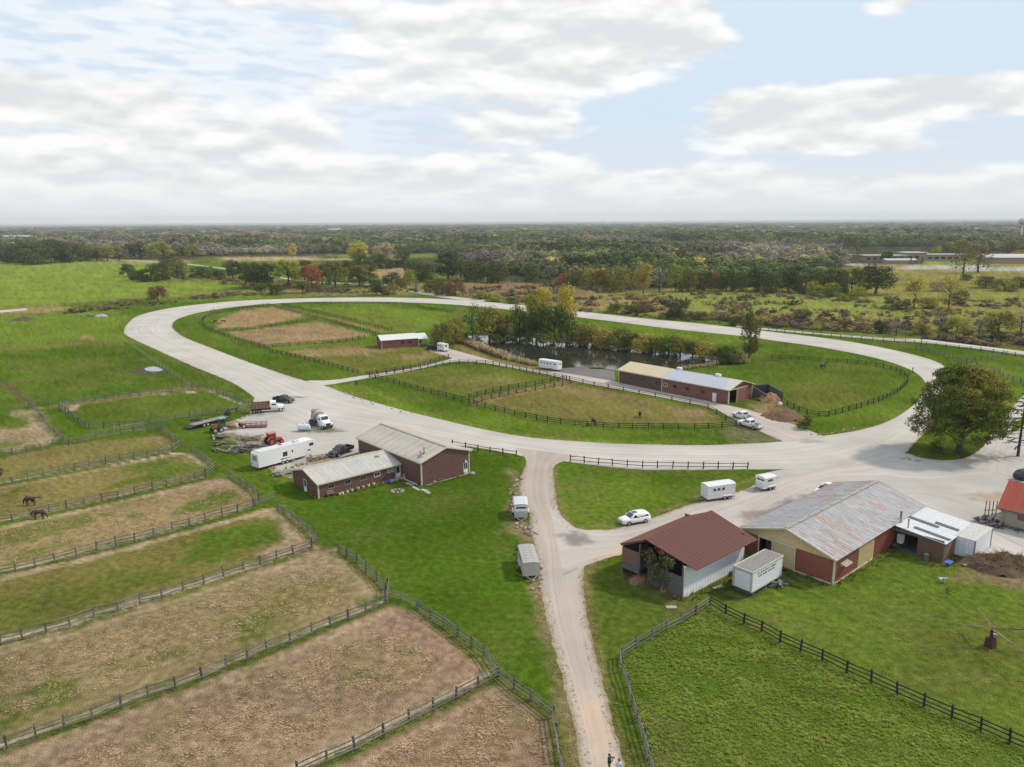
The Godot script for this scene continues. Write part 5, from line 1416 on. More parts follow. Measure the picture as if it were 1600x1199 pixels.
# ---------- fences: each run is a thing; its posts and rails are parts ----------
var post_meshes := {}
var rail_meshes := {}

func fence(called: String, label: String, points: Array, style := "grey", spacing := 0.0, height := 1.35, rails := 3, category := "fence") -> void:
	var spots := []
	for p in points:
		spots.append(p)
	if spacing > 0.0:
		var line := smooth(points, 1.0) if points.size() > 3 else PackedVector2Array(points)
		var total := 0.0
		for i in line.size() - 1:
			total += line[i].distance_to(line[i + 1])
		spots = Array(resample(line, maxi(2, int(round(total / spacing)) + 1)))
		for i in range(1, spots.size() - 1):
			spots[i] += (spots[i + 1] - spots[i]) * rng.randf_range(-0.09, 0.09)
	var at := Vector3(spots[0].x, 0, spots[0].y)
	var f := thing(called, label, category, at, 0.0, {"grey": "weathered paddock fences", "dark": "dark board paddock fences"}.get(style, "wire pasture fences"))
	var tones := {"grey": [[0.20, 0.19, 0.17], [0.32, 0.30, 0.265], [0.25, 0.235, 0.21]], "dark": [[0.022, 0.02, 0.019], [0.035, 0.031, 0.029], [0.05, 0.045, 0.04]], "post": [[0.10, 0.097, 0.09], [0.15, 0.143, 0.13], [0.21, 0.2, 0.18]], "wire": [[0.42, 0.38, 0.30], [0.30, 0.28, 0.23], [0.36, 0.33, 0.27]], "pale": [[0.5, 0.47, 0.4], [0.42, 0.40, 0.34], [0.55, 0.5, 0.43]]}
	if not post_meshes.has(style):
		var pm := MB.new()
		var w := 0.17 if style != "wire" else 0.10
		pm.taper(Vector3(0, 0.48, 0), Vector3(w, 1.0, w), Vector3(w, 1.0, w))
		pm.taper(Vector3(0, 1.0, 0), Vector3(w, 0.04, w), Vector3(w * 0.5, 0.03, w * 0.5))
		post_meshes[style] = pm.mesh()
		var rm := MB.new()
		rm.box(Vector3(0.5, 0, 0), Vector3(1.0, 0.115 if style != "wire" else 0.03, 0.045))
		rail_meshes[style] = rm.mesh()
	for i in spots.size():
		var p: Vector2 = spots[i]
		var tone: Array = tones["post" if style == "grey" else style][rng.randi() % 3]
		var m := mat("%s_post_%d" % [style, int(tone[0] * 1000)], tone[0], tone[1], tone[2], 0.9, 0.0, 0.55, 0.7)
		var o := part("post", post_meshes[style], m, f)
		o.position = Vector3(p.x, 0, p.y) - at
		var next: Vector2 = spots[i + 1] if i + 1 < spots.size() else spots[i - 1]
		o.rotation = Vector3(rng.randf_range(-0.065, 0.065), atan2(-(next.y - p.y), next.x - p.x), rng.randf_range(-0.065, 0.065))
		o.scale = Vector3(1, height * rng.randf_range(0.95, 1.06), 1)
		if i + 1 == spots.size():
			break
		var gap := p.distance_to(next)
		for k in rails:
			var y0 := height * (k + 0.72) / rails * 0.98 + rng.randf_range(-0.045, 0.045)
			var y1 := height * (k + 0.72) / rails * 0.98 + rng.randf_range(-0.045, 0.045)
			var tone2: Array = tones[style][rng.randi() % 3]
			var r := part("rail", rail_meshes[style], mat("%s_fence_%d" % [style, tones[style].find(tone2)], tone2[0], tone2[1], tone2[2], 0.9, 0.0, 0.55, 0.7), f)
			var dir := Vector3(next.x - p.x, y1 - y0, next.y - p.y)
			var x := dir.normalized()
			var z := x.cross(Vector3.UP).normalized()
			r.transform = Transform3D(Basis(x * dir.length(), z.cross(x), z), Vector3(p.x, y0, p.y) - at + z * 0.09)

func fences() -> void:
	fence("paddock_fence", "weathered rail fence crossing nearest the picture's bottom left, ending at a corner by the drive", V([-17.6, -53.97, -15.61, -55.49, -13.52, -56.93, -11.43, -58.89, -9.41, -60.6, -7.37, -62.3, -5.42, -64, -3.42, -65.9, -1.48, -67.7]), "grey")
	fence("paddock_fence", "second weathered rail fence up from the bottom left, between two bare brown paddocks", V([-47.06, -54.77, -45.37, -56.14, -43.51, -57.47, -41.82, -58.79, -40.06, -60, -38.18, -61.3, -36.52, -63, -34.73, -64.6, -32.68, -65.9, -30.76, -67.5, -29.09, -69.4, -27.41, -70.8, -25.91, -72.5, -23.92, -74, -22.02, -75.8, -20.36, -77.3, -18.69, -78.8, -17.02, -80.4, -15, -82.5]), "grey")
	fence("paddock_fence", "third weathered rail fence up from the bottom left, below the dark green paddock", V([-58.97, -71.1, -56.81, -72.7, -54.92, -74, -53.22, -75, -51.52, -76.5, -49.67, -77.9, -47.99, -79.7, -45.86, -81, -44.35, -83.1, -42.21, -84.2, -40.48, -86.2, -38.58, -87.9, -36.89, -89.8, -35, -91.8, -33.27, -93.1, -31.58, -94.7, -29.82, -96.3, -27.86, -98.5]), "grey")
	fence("paddock_fence", "weathered rail fence below the paddock with the saddle-backed dark horse", V([-69.1, -88.3, -67.1, -90, -64.4, -91.4, -62.6, -92.7, -60.9, -94.2, -59.07, -96, -57.32, -97.8, -55.52, -99.5, -53.51, -100.8, -51.66, -102.6, -49.89, -104.8, -47.98, -106.3, -46.48, -108.4, -44.62, -110.2, -42.81, -111.8, -41.12, -114.2]), "grey")
	fence("paddock_fence", "weathered rail fence between the two dark grazing horses at the left", V([-80, -106.4, -77.8, -107.4, -75.6, -108.3, -74.2, -110.5, -72.4, -112.2, -70.6, -113.8, -68.5, -115.2, -66.7, -117.1, -64.6, -118.2, -62.8, -120.1, -61, -122.5, -59.36, -124.2, -57.51, -125.8, -55.86, -127.5, -54.49, -129]), "grey")
	fence("paddock_fence", "weathered rail fence above the horse with a streaming tail", V([-91.6, -123.2, -89, -124.5, -86.9, -125.9, -85.1, -127.4, -83.6, -129.4, -81.9, -131.5, -80.1, -133.1, -78.2, -134.6, -76.3, -136.7, -74.4, -138.3, -72.5, -139.8, -70.5, -140.9, -68.7, -142.1, -67.1, -144.4]), "grey")
	fence("paddock_fence", "weathered rail fence below the trampled corner at the far left", V([-103.1, -139.9, -100.3, -141.2, -97.6, -142.6, -96, -144.4, -93.9, -145.7, -93.8, -149.6, -93.6, -152.8]), "grey")
	fence("paddock_fence", "weathered rail fence along the topmost long paddock, beside the flatbed trailer", V([-93.6, -152.8, -90.5, -149.5, -88.7, -151.3, -87, -153.4, -85.5, -155.6, -83.7, -157, -81.6, -158.5, -79.3, -159.7, -76.6, -161]), "grey")
	fence("lane_fence", "weathered rail fence beside the lawn, lowest lane fence, reaching the bottom edge", V([0.04, -65.6, 1.65, -63.7, 3.56, -61.2, 3.7, -58.61, 3.83, -55.39, 4.05, -53.17]), "grey")
	fence("lane_fence", "weathered rail fence edging the lawn above the lowest cross fence", V([-11.06, -81.1, -9.36, -79, -7.68, -77.2, -6.04, -75.1, -4.41, -73.1, -3, -71.4, -1.48, -67.7]), "grey")
	fence("lane_fence", "weathered rail fence beside the lawn ending at the second cross fence", V([-23.8, -97.2, -22.31, -95.5, -20.63, -93.8, -18.91, -90.9, -17.08, -88.4, -15.46, -85.3]), "grey")
	fence("lane_fence", "weathered rail fence beside the low stable's lawn ending at the third cross fence", V([-36.83, -112.8, -35.36, -111.1, -33.5, -108.8, -31.98, -106.8, -29.85, -104.1, -27.76, -100.2]), "grey")
	fence("lane_fence", "weathered rail fence just left of the white caravan, closing the paddock with the saddle-backed horse", V([-50.12, -128.6, -46.88, -124.8, -44.97, -122.5, -43.37, -120.6, -41.14, -116.7]), "grey")
	fence("lane_fence", "weathered rail fence closing the paddock of the horse with a streaming tail", V([-63.1, -143.7, -59.65, -139.9, -57.81, -137.9, -54.48, -133.3]), "grey")
	fence("lane_fence", "weathered rail fence closing the topmost long paddock near the flatbed trailer", V([-76.2, -159.9, -72.4, -155.3, -69.6, -151.9, -67.1, -148.2]), "grey")
	fence("corner_panel", "short panel closing the corner of the second cross fence", V([-15, -82.5, -15.15, -84.4, -15.32, -86.2]), "grey", 0.0, 1.5)
	fence("corner_panel", "short panel closing the corner of the third cross fence", V([-27.86, -98.5, -27.73, -100.4]), "grey", 0.0, 1.5)
	fence("corner_panel", "short panel closing the corner of the fourth cross fence near the tan gate", V([-41.12, -114.2, -41.42, -117.6]), "grey", 0.0, 1.5)
	fence("corner_panel", "short panel closing the corner of the fence between the grazing horses", V([-54.49, -129, -54.48, -133.3]), "grey", 0.0, 1.5)
	fence("corner_panel", "short panel closing the corner of the fence below the topmost long paddock", V([-67.1, -144.4, -67.1, -148.2]), "grey", 0.0, 1.5)
	fence("corner_panel", "short length of rail fence between the lane corner and the lowest lane fence", V([-1.48, -67.7, 0.04, -65.6]), "grey", 0.0, 1.2)
	fence("farm_gate", "tan wooden field gate standing open by the fourth cross fence", V([-40.85, -114.6, -39, -117.9]), "wire", 0.0, 1.3, 5, "gate")
	fence("wire_gate", "thin wire gate across the lane between the second and lowest paddocks", V([-15.1, -84.5, -13.16, -83.4, -11.19, -81.5]), "wire", 0.0, 1.1, 4, "gate")
	fence("small_paddock_fence", "dark weathered fence round the left and back of the small green paddock", V([-92.8, -161.3, -98.6, -167.4, -104.7, -174.6, -111.5, -183, -104.4, -189.1, -96, -195.5, -87, -202.4]), "grey", 2.6)
	fence("small_paddock_fence", "dark weathered fence along the right of the small green paddock, beside the oval", V([-87, -202.4, -81.4, -200.1, -76.5, -195.1, -71.3, -188.6, -68.3, -186.2, -64.9, -182.7]), "grey", 2.6)
	fence("small_paddock_fence", "pale post fence along the front of the small green paddock above the flatbed trailer", V([-92.8, -161.3, -86.8, -163.3, -80.6, -165.4, -76.6, -169.5, -74.8, -171.6, -70.1, -173.9, -67.6, -174.4, -64, -180.1]), "grey", 3.0)
	fence("corral_fence", "dark fence along the trampled corner and strip of grass at the far left", V([-119.5, -183.2, -114.9, -178.5, -103.4, -163.6, -96.4, -156.3, -93.6, -152.8]), "grey", 2.6)
	fence("corral_fence", "thin rail fence behind the trampled corner at the left edge", V([-132, -184.1, -124.6, -180, -119.4, -179.9, -119.6, -183.9, -116.7, -185.2, -111.7, -183.4]), "wire", 4.0, 1.2, 2)
	fence("pale_gate", "pair of pale rails across the grass strip below the small green paddock", V([-86.4, -159.6, -81.9, -163.2]), "pale", 0.0, 1.2, 2, "gate")
	fence("pasture_fence", "thin pale wire fence crossing the pasture at the far left", V([-188.1, -256.7, -179.9, -264.3, -168.8, -269.4, -164.7, -275, -160.9, -280.8, -157, -286.9, -150.8, -293.1]), "wire", 9.0, 1.2, 2)
	fence("pasture_fence", "thin pale post fence along the outer left edge of the oval", V([-150.8, -293.1, -138.9, -275.7, -125.2, -256.2, -115.5, -242.6, -105.1, -228.3, -96.5, -216.4, -87.4, -203.2]), "wire", 5.0, 1.3, 2)
	fence("roadside_fence", "dark two rail fence on the lawn's edge right of the tall barn", V([-12.13, -146.8, -9.25, -145, -6.72, -143.4, -4.3, -141.9, -1.8, -140.8, 0.71, -139.7]), "dark", 0.0, 1.35, 2)
	fence("roadside_fence", "dark two rail fence along the triangular lawn's upper edge, right of the drive", V([10.83, -136.4, 13.39, -135.6, 15.9, -134.6, 18.42, -134, 21.01, -133.2, 23.73, -132.6, 26.38, -132.4, 29.13, -132.2, 31.87, -132, 34.61, -131.8, 37.25, -131.7, 39.9, -131.6, 42.6, -131.7]), "dark", 0.0, 1.35, 2)
	fence("right_paddock_fence", "dark rail fence running from the box body's corner to the bottom right edge", V([23.04, -81.8, 24.27, -79.5, 25.72, -77.5, 27.19, -75.9, 28.45, -73.7, 29.97, -71.9, 31.57, -70.2, 33.14, -68.1, 34.75, -66.3, 36.34, -64.4, 37.92, -62.6, 39.48, -60.8, 41.11, -59.17, 42.57, -57.48, 44.06, -55.87, 45.43, -54.41]), "dark")
	fence("right_paddock_fence", "grey rail fence on the short upper left side of the lower right paddock", V([11.05, -70.8, 12.94, -72.7, 14.89, -74.5, 16.87, -76.3, 18.81, -77.8, 20.84, -79.6, 23.04, -81.8]), "grey")
	fence("right_paddock_fence", "dark rail fence along the drive on the lower right paddock's left side", V([11.05, -70.8, 10.85, -68.4, 11.07, -65.8, 11.06, -63, 11.16, -60.5, 11.24, -57.96, 11.29, -55.57, 11.3, -52.9]), "grey")
	fence("oval_fence", "dark board fence round the left end inside the oval", V([-133.4, -416.3, -141.3, -399.4, -146.8, -374.3, -144.8, -356.5, -136.9, -335.8, -128.2, -319.9, -113.8, -300.3, -102.3, -286.6, -90.3, -272.7, -83.2, -261.4, -73.6, -252.1, -61.6, -240, -53.72, -231, -45.67, -222.2]), "dark", 3.0)
	fence("oval_fence", "dark board fence along the far inner edge of the oval", V([-125.6, -415.9, -113.2, -421.9, -93.5, -422.6, -60.2, -417.7, -44.01, -395, -29.38, -377.3]), "dark", 4.5)
	fence("oval_fence", "dark board fence on the left of the double fenced path to the far stable", V([-133.4, -416.3, -97.6, -367, -74.2, -333.4, -52.78, -299.9]), "dark", 3.2)
	fence("oval_fence", "dark board fence on the right of the double fenced path to the far stable", V([-125.6, -415.9, -95.2, -377.4, -69.2, -341.9, -49.91, -314.3]), "dark", 3.2)
	fence("oval_fence", "dark board fence between the two straw coloured paddocks", V([-122, -315, -111.4, -319.3, -101.6, -334.4, -90.7, -351.9]), "dark", 3.0)
	fence("oval_fence", "dark board fence below the second straw coloured paddock, towards the far stable", V([-89.2, -271.2, -74.8, -278.8, -64.7, -283.8, -57.12, -293.2]), "dark", 3.0)
	fence("oval_fence", "dark board fence below the far stable's yard, along the upper side of the path", V([-42.82, -220.2, -38.84, -223, -32.1, -228.9, -27.16, -235.7, -21.01, -249.4]), "dark", 3.0)
	fence("oval_fence", "dark board fence along the lower side of the pond path, round the upper green paddock", V([-41.46, -216.9, -34.42, -223.4, -25.1, -231.3, -19.22, -237.2, -14.9, -238.2, -8.06, -236.7, -3.96, -232.9, 1.19, -227.5, 7.57, -220.4, 12.55, -215.1, 16.3, -210.9]), "dark", 3.0)
	fence("oval_fence", "dark board fence on the lower left of the upper green paddock", V([-41.46, -216.9, -34.18, -209.5, -25.39, -199.3, -18.24, -192.2, -10.69, -184.2]), "dark", 3.0)
	fence("oval_fence", "upper of two dark board fences between the inner green paddocks", V([15.46, -211.8, 7.05, -205.1, -1.72, -198.8, -10.95, -189.2]), "dark", 3.0)
	fence("oval_fence", "lower of two dark board fences between the inner green paddocks", V([16.26, -205.7, 7.71, -199.3, -0.85, -192.6, -9.54, -183.5]), "dark", 3.0)
	fence("oval_fence", "dark board fence in front of the pond barn, along the path", V([16.3, -210.9, 19.69, -206.5, 22.34, -203, 25.77, -199.7, 29.37, -196.1, 32.91, -192.9, 36.6, -189.5, 40.03, -185.6, 43.63, -181.7, 46.7, -176.4, 47.53, -171.5, 48.16, -166.2, 49.03, -161.2]), "dark")
	fence("oval_fence", "dark board fence along the lower side of the inner paddocks beside the oval", V([-10.65, -183.6, -5.41, -177.5, -0.04, -172.4, 5.05, -167.6, 9.94, -164.2, 14.73, -161.9, 19.62, -160.3, 24.67, -159.6, 29.99, -159.1, 35.21, -158.9, 40.57, -159, 43.32, -159.2, 46.16, -160, 48.88, -160.7]), "dark", 3.2)
	fence("oval_fence", "dark board fence round the black horse's paddock at the right end of the oval", V([84.4, -243.9, 90.5, -242.6, 96.4, -240.5, 100.5, -237.7, 107.6, -234.7, 112.2, -228.7, 113.8, -222.5, 113.1, -214.4, 109.9, -206.8, 104.2, -198.2, 97.8, -190.6, 91.8, -184.3, 86.2, -179.5, 82, -176, 77.5, -172.7, 73.3, -169.8, 70.9, -168.3, 68.1, -171.4, 67.3, -176, 66.4, -181.2, 66.1, -185.3]), "dark", 2.9)
	fence("oval_fence", "short dark board fence from the pond barn's gable to the black bunker", V([63.5, -197.2, 64.3, -194.5]), "dark", 2.5)
	fence("east_lane_fence", "pale topped rail fence along the lane at the far right", V([104.4, -307.8, 115.8, -296.6, 126.8, -287, 141.7, -277.8, 148.1, -270.9, 151.5, -266.5, 155, -262.2, 158.7, -258.7, 161.5, -254, 164.2, -248.9, 166.6, -243.9, 171.7, -233.5]), "dark", 3.6)
	fence("east_paddock_fence", "dark fence along the near side of the far right paddock, behind the big tree", V([139.7, -259.9, 141.7, -253.3, 142.4, -243.9, 142, -237.7, 142.1, -231, 142, -224.8, 140.3, -214.1, 139.9, -208.3, 140, -203.5, 138.9, -189.4]), "grey", 2.6)
	fence("east_paddock_fence", "thin fence dividing the far right paddock", V([142, -237.7, 152, -240.8, 163.7, -248.3]), "grey", 3.0)

# ---------- vehicles ----------
func ring(x: float, w0: float, y0: float, w1: float, y1: float, w2: float, y2: float) -> Array:
	return [Vector3(x, y0, w0 * 0.9), Vector3(x, lerpf(y0, y1, 0.35), w0), Vector3(x, y1, w1), Vector3(x, lerpf(y1, y2, 0.85), lerpf(w1, w2, 0.8)), Vector3(x, y2, w2 * 0.82), Vector3(x, y2, -w2 * 0.82), Vector3(x, lerpf(y1, y2, 0.85), -lerpf(w1, w2, 0.8)), Vector3(x, y1, -w1), Vector3(x, lerpf(y0, y1, 0.35), -w0), Vector3(x, y0, -w0 * 0.9)]

func body(sections: Array) -> MB:
	var m := MB.new()
	var r := []
	for s in sections:
		r.append(ring(s[0], s[1], s[2], s[3], s[4], s[5], s[6]))
	m.loft(r)
	return m

func wheel(root: Node, x: float, z: float, r := 0.35, w := 0.24, rim_tone := "rim_silver") -> void:
	var t := MB.new()
	var side := signf(z)
	t.tube(Vector3(0, 0, -w / 2), Vector3(0, 0, w / 2), r, r, 16)
	var o := part("wheel", t, mat("tyre", 0.022, 0.022, 0.022, 0.9), root)
	o.position = Vector3(x, r, z)
	var m := MB.new()
	m.tube(Vector3(0, 0, side * w * 0.45), Vector3(0, 0, side * (w * 0.5 + 0.015)), r * 0.62, r * 0.55, 12)
	m.tube(Vector3(0, 0, side * w * 0.5), Vector3(0, 0, side * (w * 0.5 + 0.04)), r * 0.2, r * 0.16, 8)
	part("rim", m, mat(rim_tone, 0.55, 0.55, 0.55, 0.35, 0.5) if rim_tone == "rim_silver" else mat(rim_tone), o)

func panel(called: String, pts: Array, material: Material, root: Node, out := 0.012) -> void:
	var k: Vector3 = (pts[1] - pts[0]).cross(pts[2] - pts[0]).normalized() * out
	var m := MB.new()
	var b := []
	var t := []
	for p in pts:
		b.append(p - k)
		t.append(p + k)
	m.hexa(b, t)
	part(called, m, material, root)

func suv(label: String, at: Vector3, yaw: float, paint: Material, called := "parked_car") -> Node3D:
	var c := thing(called, label, "car", at, yaw)
	var m := body([[2.36, 0.62, 0.35, 0.66, 0.62, 0.6, 0.72], [2.25, 0.86, 0.3, 0.88, 0.75, 0.78, 0.90], [1.2, 0.93, 0.25, 0.93, 0.86, 0.84, 1.06], [-1.9, 0.94, 0.25, 0.93, 0.9, 0.86, 1.10], [-2.3, 0.9, 0.3, 0.88, 0.85, 0.82, 1.05], [-2.38, 0.8, 0.4, 0.8, 0.8, 0.7, 0.95]])
	m.soften()
	part("body", m, paint, c)
	var cab := body([[1.2, 0.84, 1.02, 0.82, 1.06, 0.80, 1.08], [0.45, 0.86, 1.02, 0.78, 1.45, 0.70, 1.62], [-0.3, 0.87, 1.02, 0.79, 1.5, 0.70, 1.71], [-1.6, 0.86, 1.02, 0.78, 1.48, 0.68, 1.66], [-2.05, 0.84, 1.0, 0.76, 1.35, 0.66, 1.52], [-2.33, 0.8, 1.0, 0.74, 1.05, 0.66, 1.08]])
	cab.soften()
	part("roof", cab, paint, c)
	var g := glass()
	panel("windscreen", [Vector3(1.12, 1.1, -0.7), Vector3(1.12, 1.1, 0.7), Vector3(0.52, 1.58, 0.58), Vector3(0.52, 1.58, -0.58)], g, c, 0.03)
	panel("rear_window", [Vector3(-2.3, 1.14, 0.6), Vector3(-2.3, 1.14, -0.6), Vector3(-2.1, 1.46, -0.55), Vector3(-2.1, 1.46, 0.55)], g, c, 0.03)
	for s in [-1, 1]:
		panel("side_window", [Vector3(0.75, 1.1, s * 0.86), Vector3(-0.5, 1.1, s * 0.87), Vector3(-0.5, 1.5, s * 0.76), Vector3(0.4, 1.47, s * 0.76)], g, c, 0.02)
		panel("side_window", [Vector3(-0.58, 1.1, s * 0.87), Vector3(-1.95, 1.14, s * 0.86), Vector3(-1.75, 1.42, s * 0.77), Vector3(-0.58, 1.5, s * 0.76)], g, c, 0.02)
		boxpart("sill", Vector3(0, 0.3, s * 0.93), Vector3(3.0, 0.14, 0.05), mat("black_plastic", 0.03, 0.03, 0.03, 0.6), c)
		boxpart("mirror", Vector3(0.75, 1.13, s * 1.02), Vector3(0.14, 0.14, 0.2), paint, c)
		boxpart("headlight", Vector3(2.27, 0.74, s * 0.62), Vector3(0.1, 0.14, 0.36), mat("lamp_glass", 0.6, 0.62, 0.65, 0.15), c)
		boxpart("taillight", Vector3(-2.33, 0.92, s * 0.72), Vector3(0.1, 0.22, 0.22), mat("tail_red", 0.3, 0.02, 0.02, 0.3), c)
		for x in [1.42, -1.36]:
			wheel(c, x, s * 0.82, 0.36)
	boxpart("sunroof", Vector3(0.05, 1.70, 0), Vector3(0.75, 0.03, 0.8), g, c)
	boxpart("grille", Vector3(2.36, 0.6, 0), Vector3(0.06, 0.16, 0.8), mat("black_plastic"), c)
	return c

func pickup(label: String, at: Vector3, yaw: float, paint: Material, called := "pickup_truck") -> Node3D:
	var c := thing(called, label, "pickup truck", at, yaw)
	var m := body([[2.85, 0.75, 0.45, 0.78, 0.7, 0.7, 0.86], [2.75, 0.94, 0.4, 0.94, 0.9, 0.86, 1.06], [1.35, 0.98, 0.36, 0.98, 0.98, 0.9, 1.18], [-0.75, 0.98, 0.36, 0.98, 0.98, 0.92, 1.16]])
	part("body", m, paint, c)
	var cab := body([[1.35, 0.9, 1.1, 0.88, 1.15, 0.85, 1.18], [0.65, 0.9, 1.1, 0.82, 1.6, 0.72, 1.82], [0.0, 0.9, 1.1, 0.83, 1.65, 0.74, 1.88], [-0.6, 0.9, 1.1, 0.82, 1.6, 0.72, 1.82], [-0.75, 0.9, 1.1, 0.86, 1.2, 0.8, 1.25]])
	part("cab", cab, paint, c)
	var g := glass()
	panel("windscreen", [Vector3(1.28, 1.22, -0.76), Vector3(1.28, 1.22, 0.76), Vector3(0.72, 1.76, 0.62), Vector3(0.72, 1.76, -0.62)], g, c, 0.03)
	panel("rear_window", [Vector3(-0.74, 1.28, 0.65), Vector3(-0.74, 1.28, -0.65), Vector3(-0.64, 1.7, -0.6), Vector3(-0.64, 1.7, 0.6)], g, c, 0.04)
	for s in [-1, 1]:
		panel("side_window", [Vector3(0.95, 1.2, s * 0.91), Vector3(-0.5, 1.2, s * 0.91), Vector3(-0.5, 1.65, s * 0.8), Vector3(0.6, 1.65, s * 0.8)], g, c, 0.02)
		var side := MB.new()
		side.hexa([Vector3(-0.75, 0.45, s * 0.93 + 0.05), Vector3(-2.85, 0.5, s * 0.93 + 0.05), Vector3(-2.85, 0.5, s * 0.93 - 0.05), Vector3(-0.75, 0.45, s * 0.93 - 0.05)], [Vector3(-0.75, 1.16, s * 0.93 + 0.05), Vector3(-2.85, 1.16, s * 0.93 + 0.05), Vector3(-2.85, 1.16, s * 0.93 - 0.05), Vector3(-0.75, 1.16, s * 0.93 - 0.05)])
		side.box(Vector3(-1.8, 0.85, s * 0.93), Vector3(2.1, 0.62, 0.1))
		part("bed_side", side, paint, c)
		boxpart("headlight", Vector3(2.8, 0.86, s * 0.68), Vector3(0.1, 0.2, 0.3), mat("lamp_glass", 0.6, 0.62, 0.65, 0.15), c)
		boxpart("mirror", Vector3(1.0, 1.25, s * 1.06), Vector3(0.12, 0.2, 0.2), mat("black_plastic", 0.03, 0.03, 0.03, 0.6), c)
		boxpart("taillight", Vector3(-2.87, 0.85, s * 0.88), Vector3(0.06, 0.3, 0.12), mat("tail_red", 0.3, 0.02, 0.02, 0.3), c)
		for x in [1.85, -1.75]:
			wheel(c, x, s * 0.86, 0.4, 0.27)
	boxpart("bed_floor", Vector3(-1.8, 0.68, 0), Vector3(2.1, 0.08, 1.8), mat("bed_black", 0.02, 0.02, 0.02, 0.8), c)
	boxpart("tailgate", Vector3(-2.86, 0.84, 0), Vector3(0.07, 0.62, 1.75), paint, c)
	boxpart("front_bumper", Vector3(2.88, 0.5, 0), Vector3(0.14, 0.22, 1.8), mat("chrome", 0.5, 0.5, 0.5, 0.25, 0.8), c)
	boxpart("rear_bumper", Vector3(-2.95, 0.5, 0), Vector3(0.14, 0.18, 1.7), mat("chrome"), c)
	boxpart("grille", Vector3(2.86, 0.78, 0), Vector3(0.05, 0.26, 0.9), mat("black_plastic"), c)
	boxpart("chassis", Vector3(-0.5, 0.4, 0), Vector3(5.0, 0.2, 1.0), mat("black_plastic"), c)
	return c

# box trailer: x forward is the nose
func trailer(called: String, label: String, at: Vector3, yaw: float, l: float, w: float, h: float, paint: Material, roof_paint: Material, windows: Array, axle := -0.4, nose := 0.0, group := "") -> Node3D:
	var c := thing(called, label, "horse trailer", at, yaw, group)
	var f := 0.45
	var m := MB.new()
	if nose > 0.0:  # a sloping front
		m.hexa([Vector3(-l / 2, f, w / 2), Vector3(l / 2, f, w / 2 * 0.92), Vector3(l / 2, f, -w / 2 * 0.92), Vector3(-l / 2, f, -w / 2)], [Vector3(-l / 2, f + (h - f) * 0.55, w / 2), Vector3(l / 2, f + (h - f) * 0.55, w / 2 * 0.92), Vector3(l / 2, f + (h - f) * 0.55, -w / 2 * 0.92), Vector3(-l / 2, f + (h - f) * 0.55, -w / 2)])
		m.hexa([Vector3(-l / 2, f + (h - f) * 0.55, w / 2), Vector3(l / 2, f + (h - f) * 0.55, w / 2 * 0.92), Vector3(l / 2, f + (h - f) * 0.55, -w / 2 * 0.92), Vector3(-l / 2, f + (h - f) * 0.55, -w / 2)], [Vector3(-l / 2, h - 0.06, w / 2), Vector3(l / 2 - nose, h - 0.06, w / 2 * 0.95), Vector3(l / 2 - nose, h - 0.06, -w / 2 * 0.95), Vector3(-l / 2, h - 0.06, -w / 2)])
	else:
		m.box(Vector3(0, (f + h - 0.06) / 2, 0), Vector3(l, h - 0.06 - f, w))
	part("body", m, paint, c)
	var r := MB.new()
	var rl := l - nose
	var rx := -nose / 2
	var rings := []
	for i in 2:
		var x := rx + (i - 0.5) * (rl + 0.06)
		rings.append([Vector3(x, h - 0.08, w / 2 + 0.03), Vector3(x, h + 0.02, w / 2 - 0.05), Vector3(x, h + 0.1, w / 4), Vector3(x, h + 0.12, 0), Vector3(x, h + 0.1, -w / 4), Vector3(x, h + 0.02, -w / 2 + 0.05), Vector3(x, h - 0.08, -w / 2 - 0.03)])
	rings.reverse()
	r.loft(rings)
	for i in int(rl / 0.8):
		r.box(Vector3(rx - rl / 2 + 0.4 + i * 0.8, h + 0.115, 0), Vector3(0.04, 0.04, w * 0.6))
	part("roof", r, roof_paint, c)
	for win in windows:
		var s: float = win[0]
		if absf(s) == 1.0:
			for side in [-1, 1]:
				boxpart("window", Vector3(win[1], win[2], side * (w / 2 + 0.004)), Vector3(win[3], win[4], 0.05), glass(), c)
		else:
			boxpart("window", Vector3(signf(s) * (l / 2 + 0.004) - (nose * 0.5 if s > 0 else 0.0), win[2], win[1]), Vector3(0.05, win[4], win[3]), glass(), c)
	for s in [-1, 1]:
		for k in 2:
			wheel(c, l * axle / 2 + (k - 0.5) * 0.85, s * (w / 2 - 0.02), 0.34, 0.22)
		var fen := MB.new()
		fen.taper(Vector3(l * axle / 2, 0.76, s * (w / 2 + 0.1)), Vector3(1.9, 0.12, 0.3), Vector3(1.6, 0.1, 0.28))
		part("fender", fen, roof_paint, c)
		boxpart("rub_rail", Vector3(0, 1.25, s * (w / 2 + 0.01)), Vector3(l, 0.06, 0.04), roof_paint, c)
		boxpart("marker_lamp", Vector3(l / 2 - 0.3, h - 0.25, s * (w / 2 + 0.01)), Vector3(0.12, 0.06, 0.04), mat("tail_red", 0.3, 0.02, 0.02, 0.3), c)
	var t := MB.new()
	for s in [-1, 1]:
		t.bar(Vector3(l / 2, 0.45, s * w * 0.35), Vector3(l / 2 + 1.25, 0.45, 0), 0.09, 0.1)
	t.bar(Vector3(l / 2 + 1.1, 0.45, 0), Vector3(l / 2 + 1.55, 0.45, 0), 0.1, 0.1)
	t.tube(Vector3(l / 2 + 1.15, 0.0, 0.0), Vector3(l / 2 + 1.15, 0.75, 0), 0.05, 0.05)
	part("tow_bar", t, mat("bar_grey", 0.3, 0.3, 0.3, 0.6), c)
	boxpart("floor_frame", Vector3(0, 0.4, 0), Vector3(l, 0.12, w * 0.96), mat("black_plastic", 0.03, 0.03, 0.03, 0.6), c)
	return c

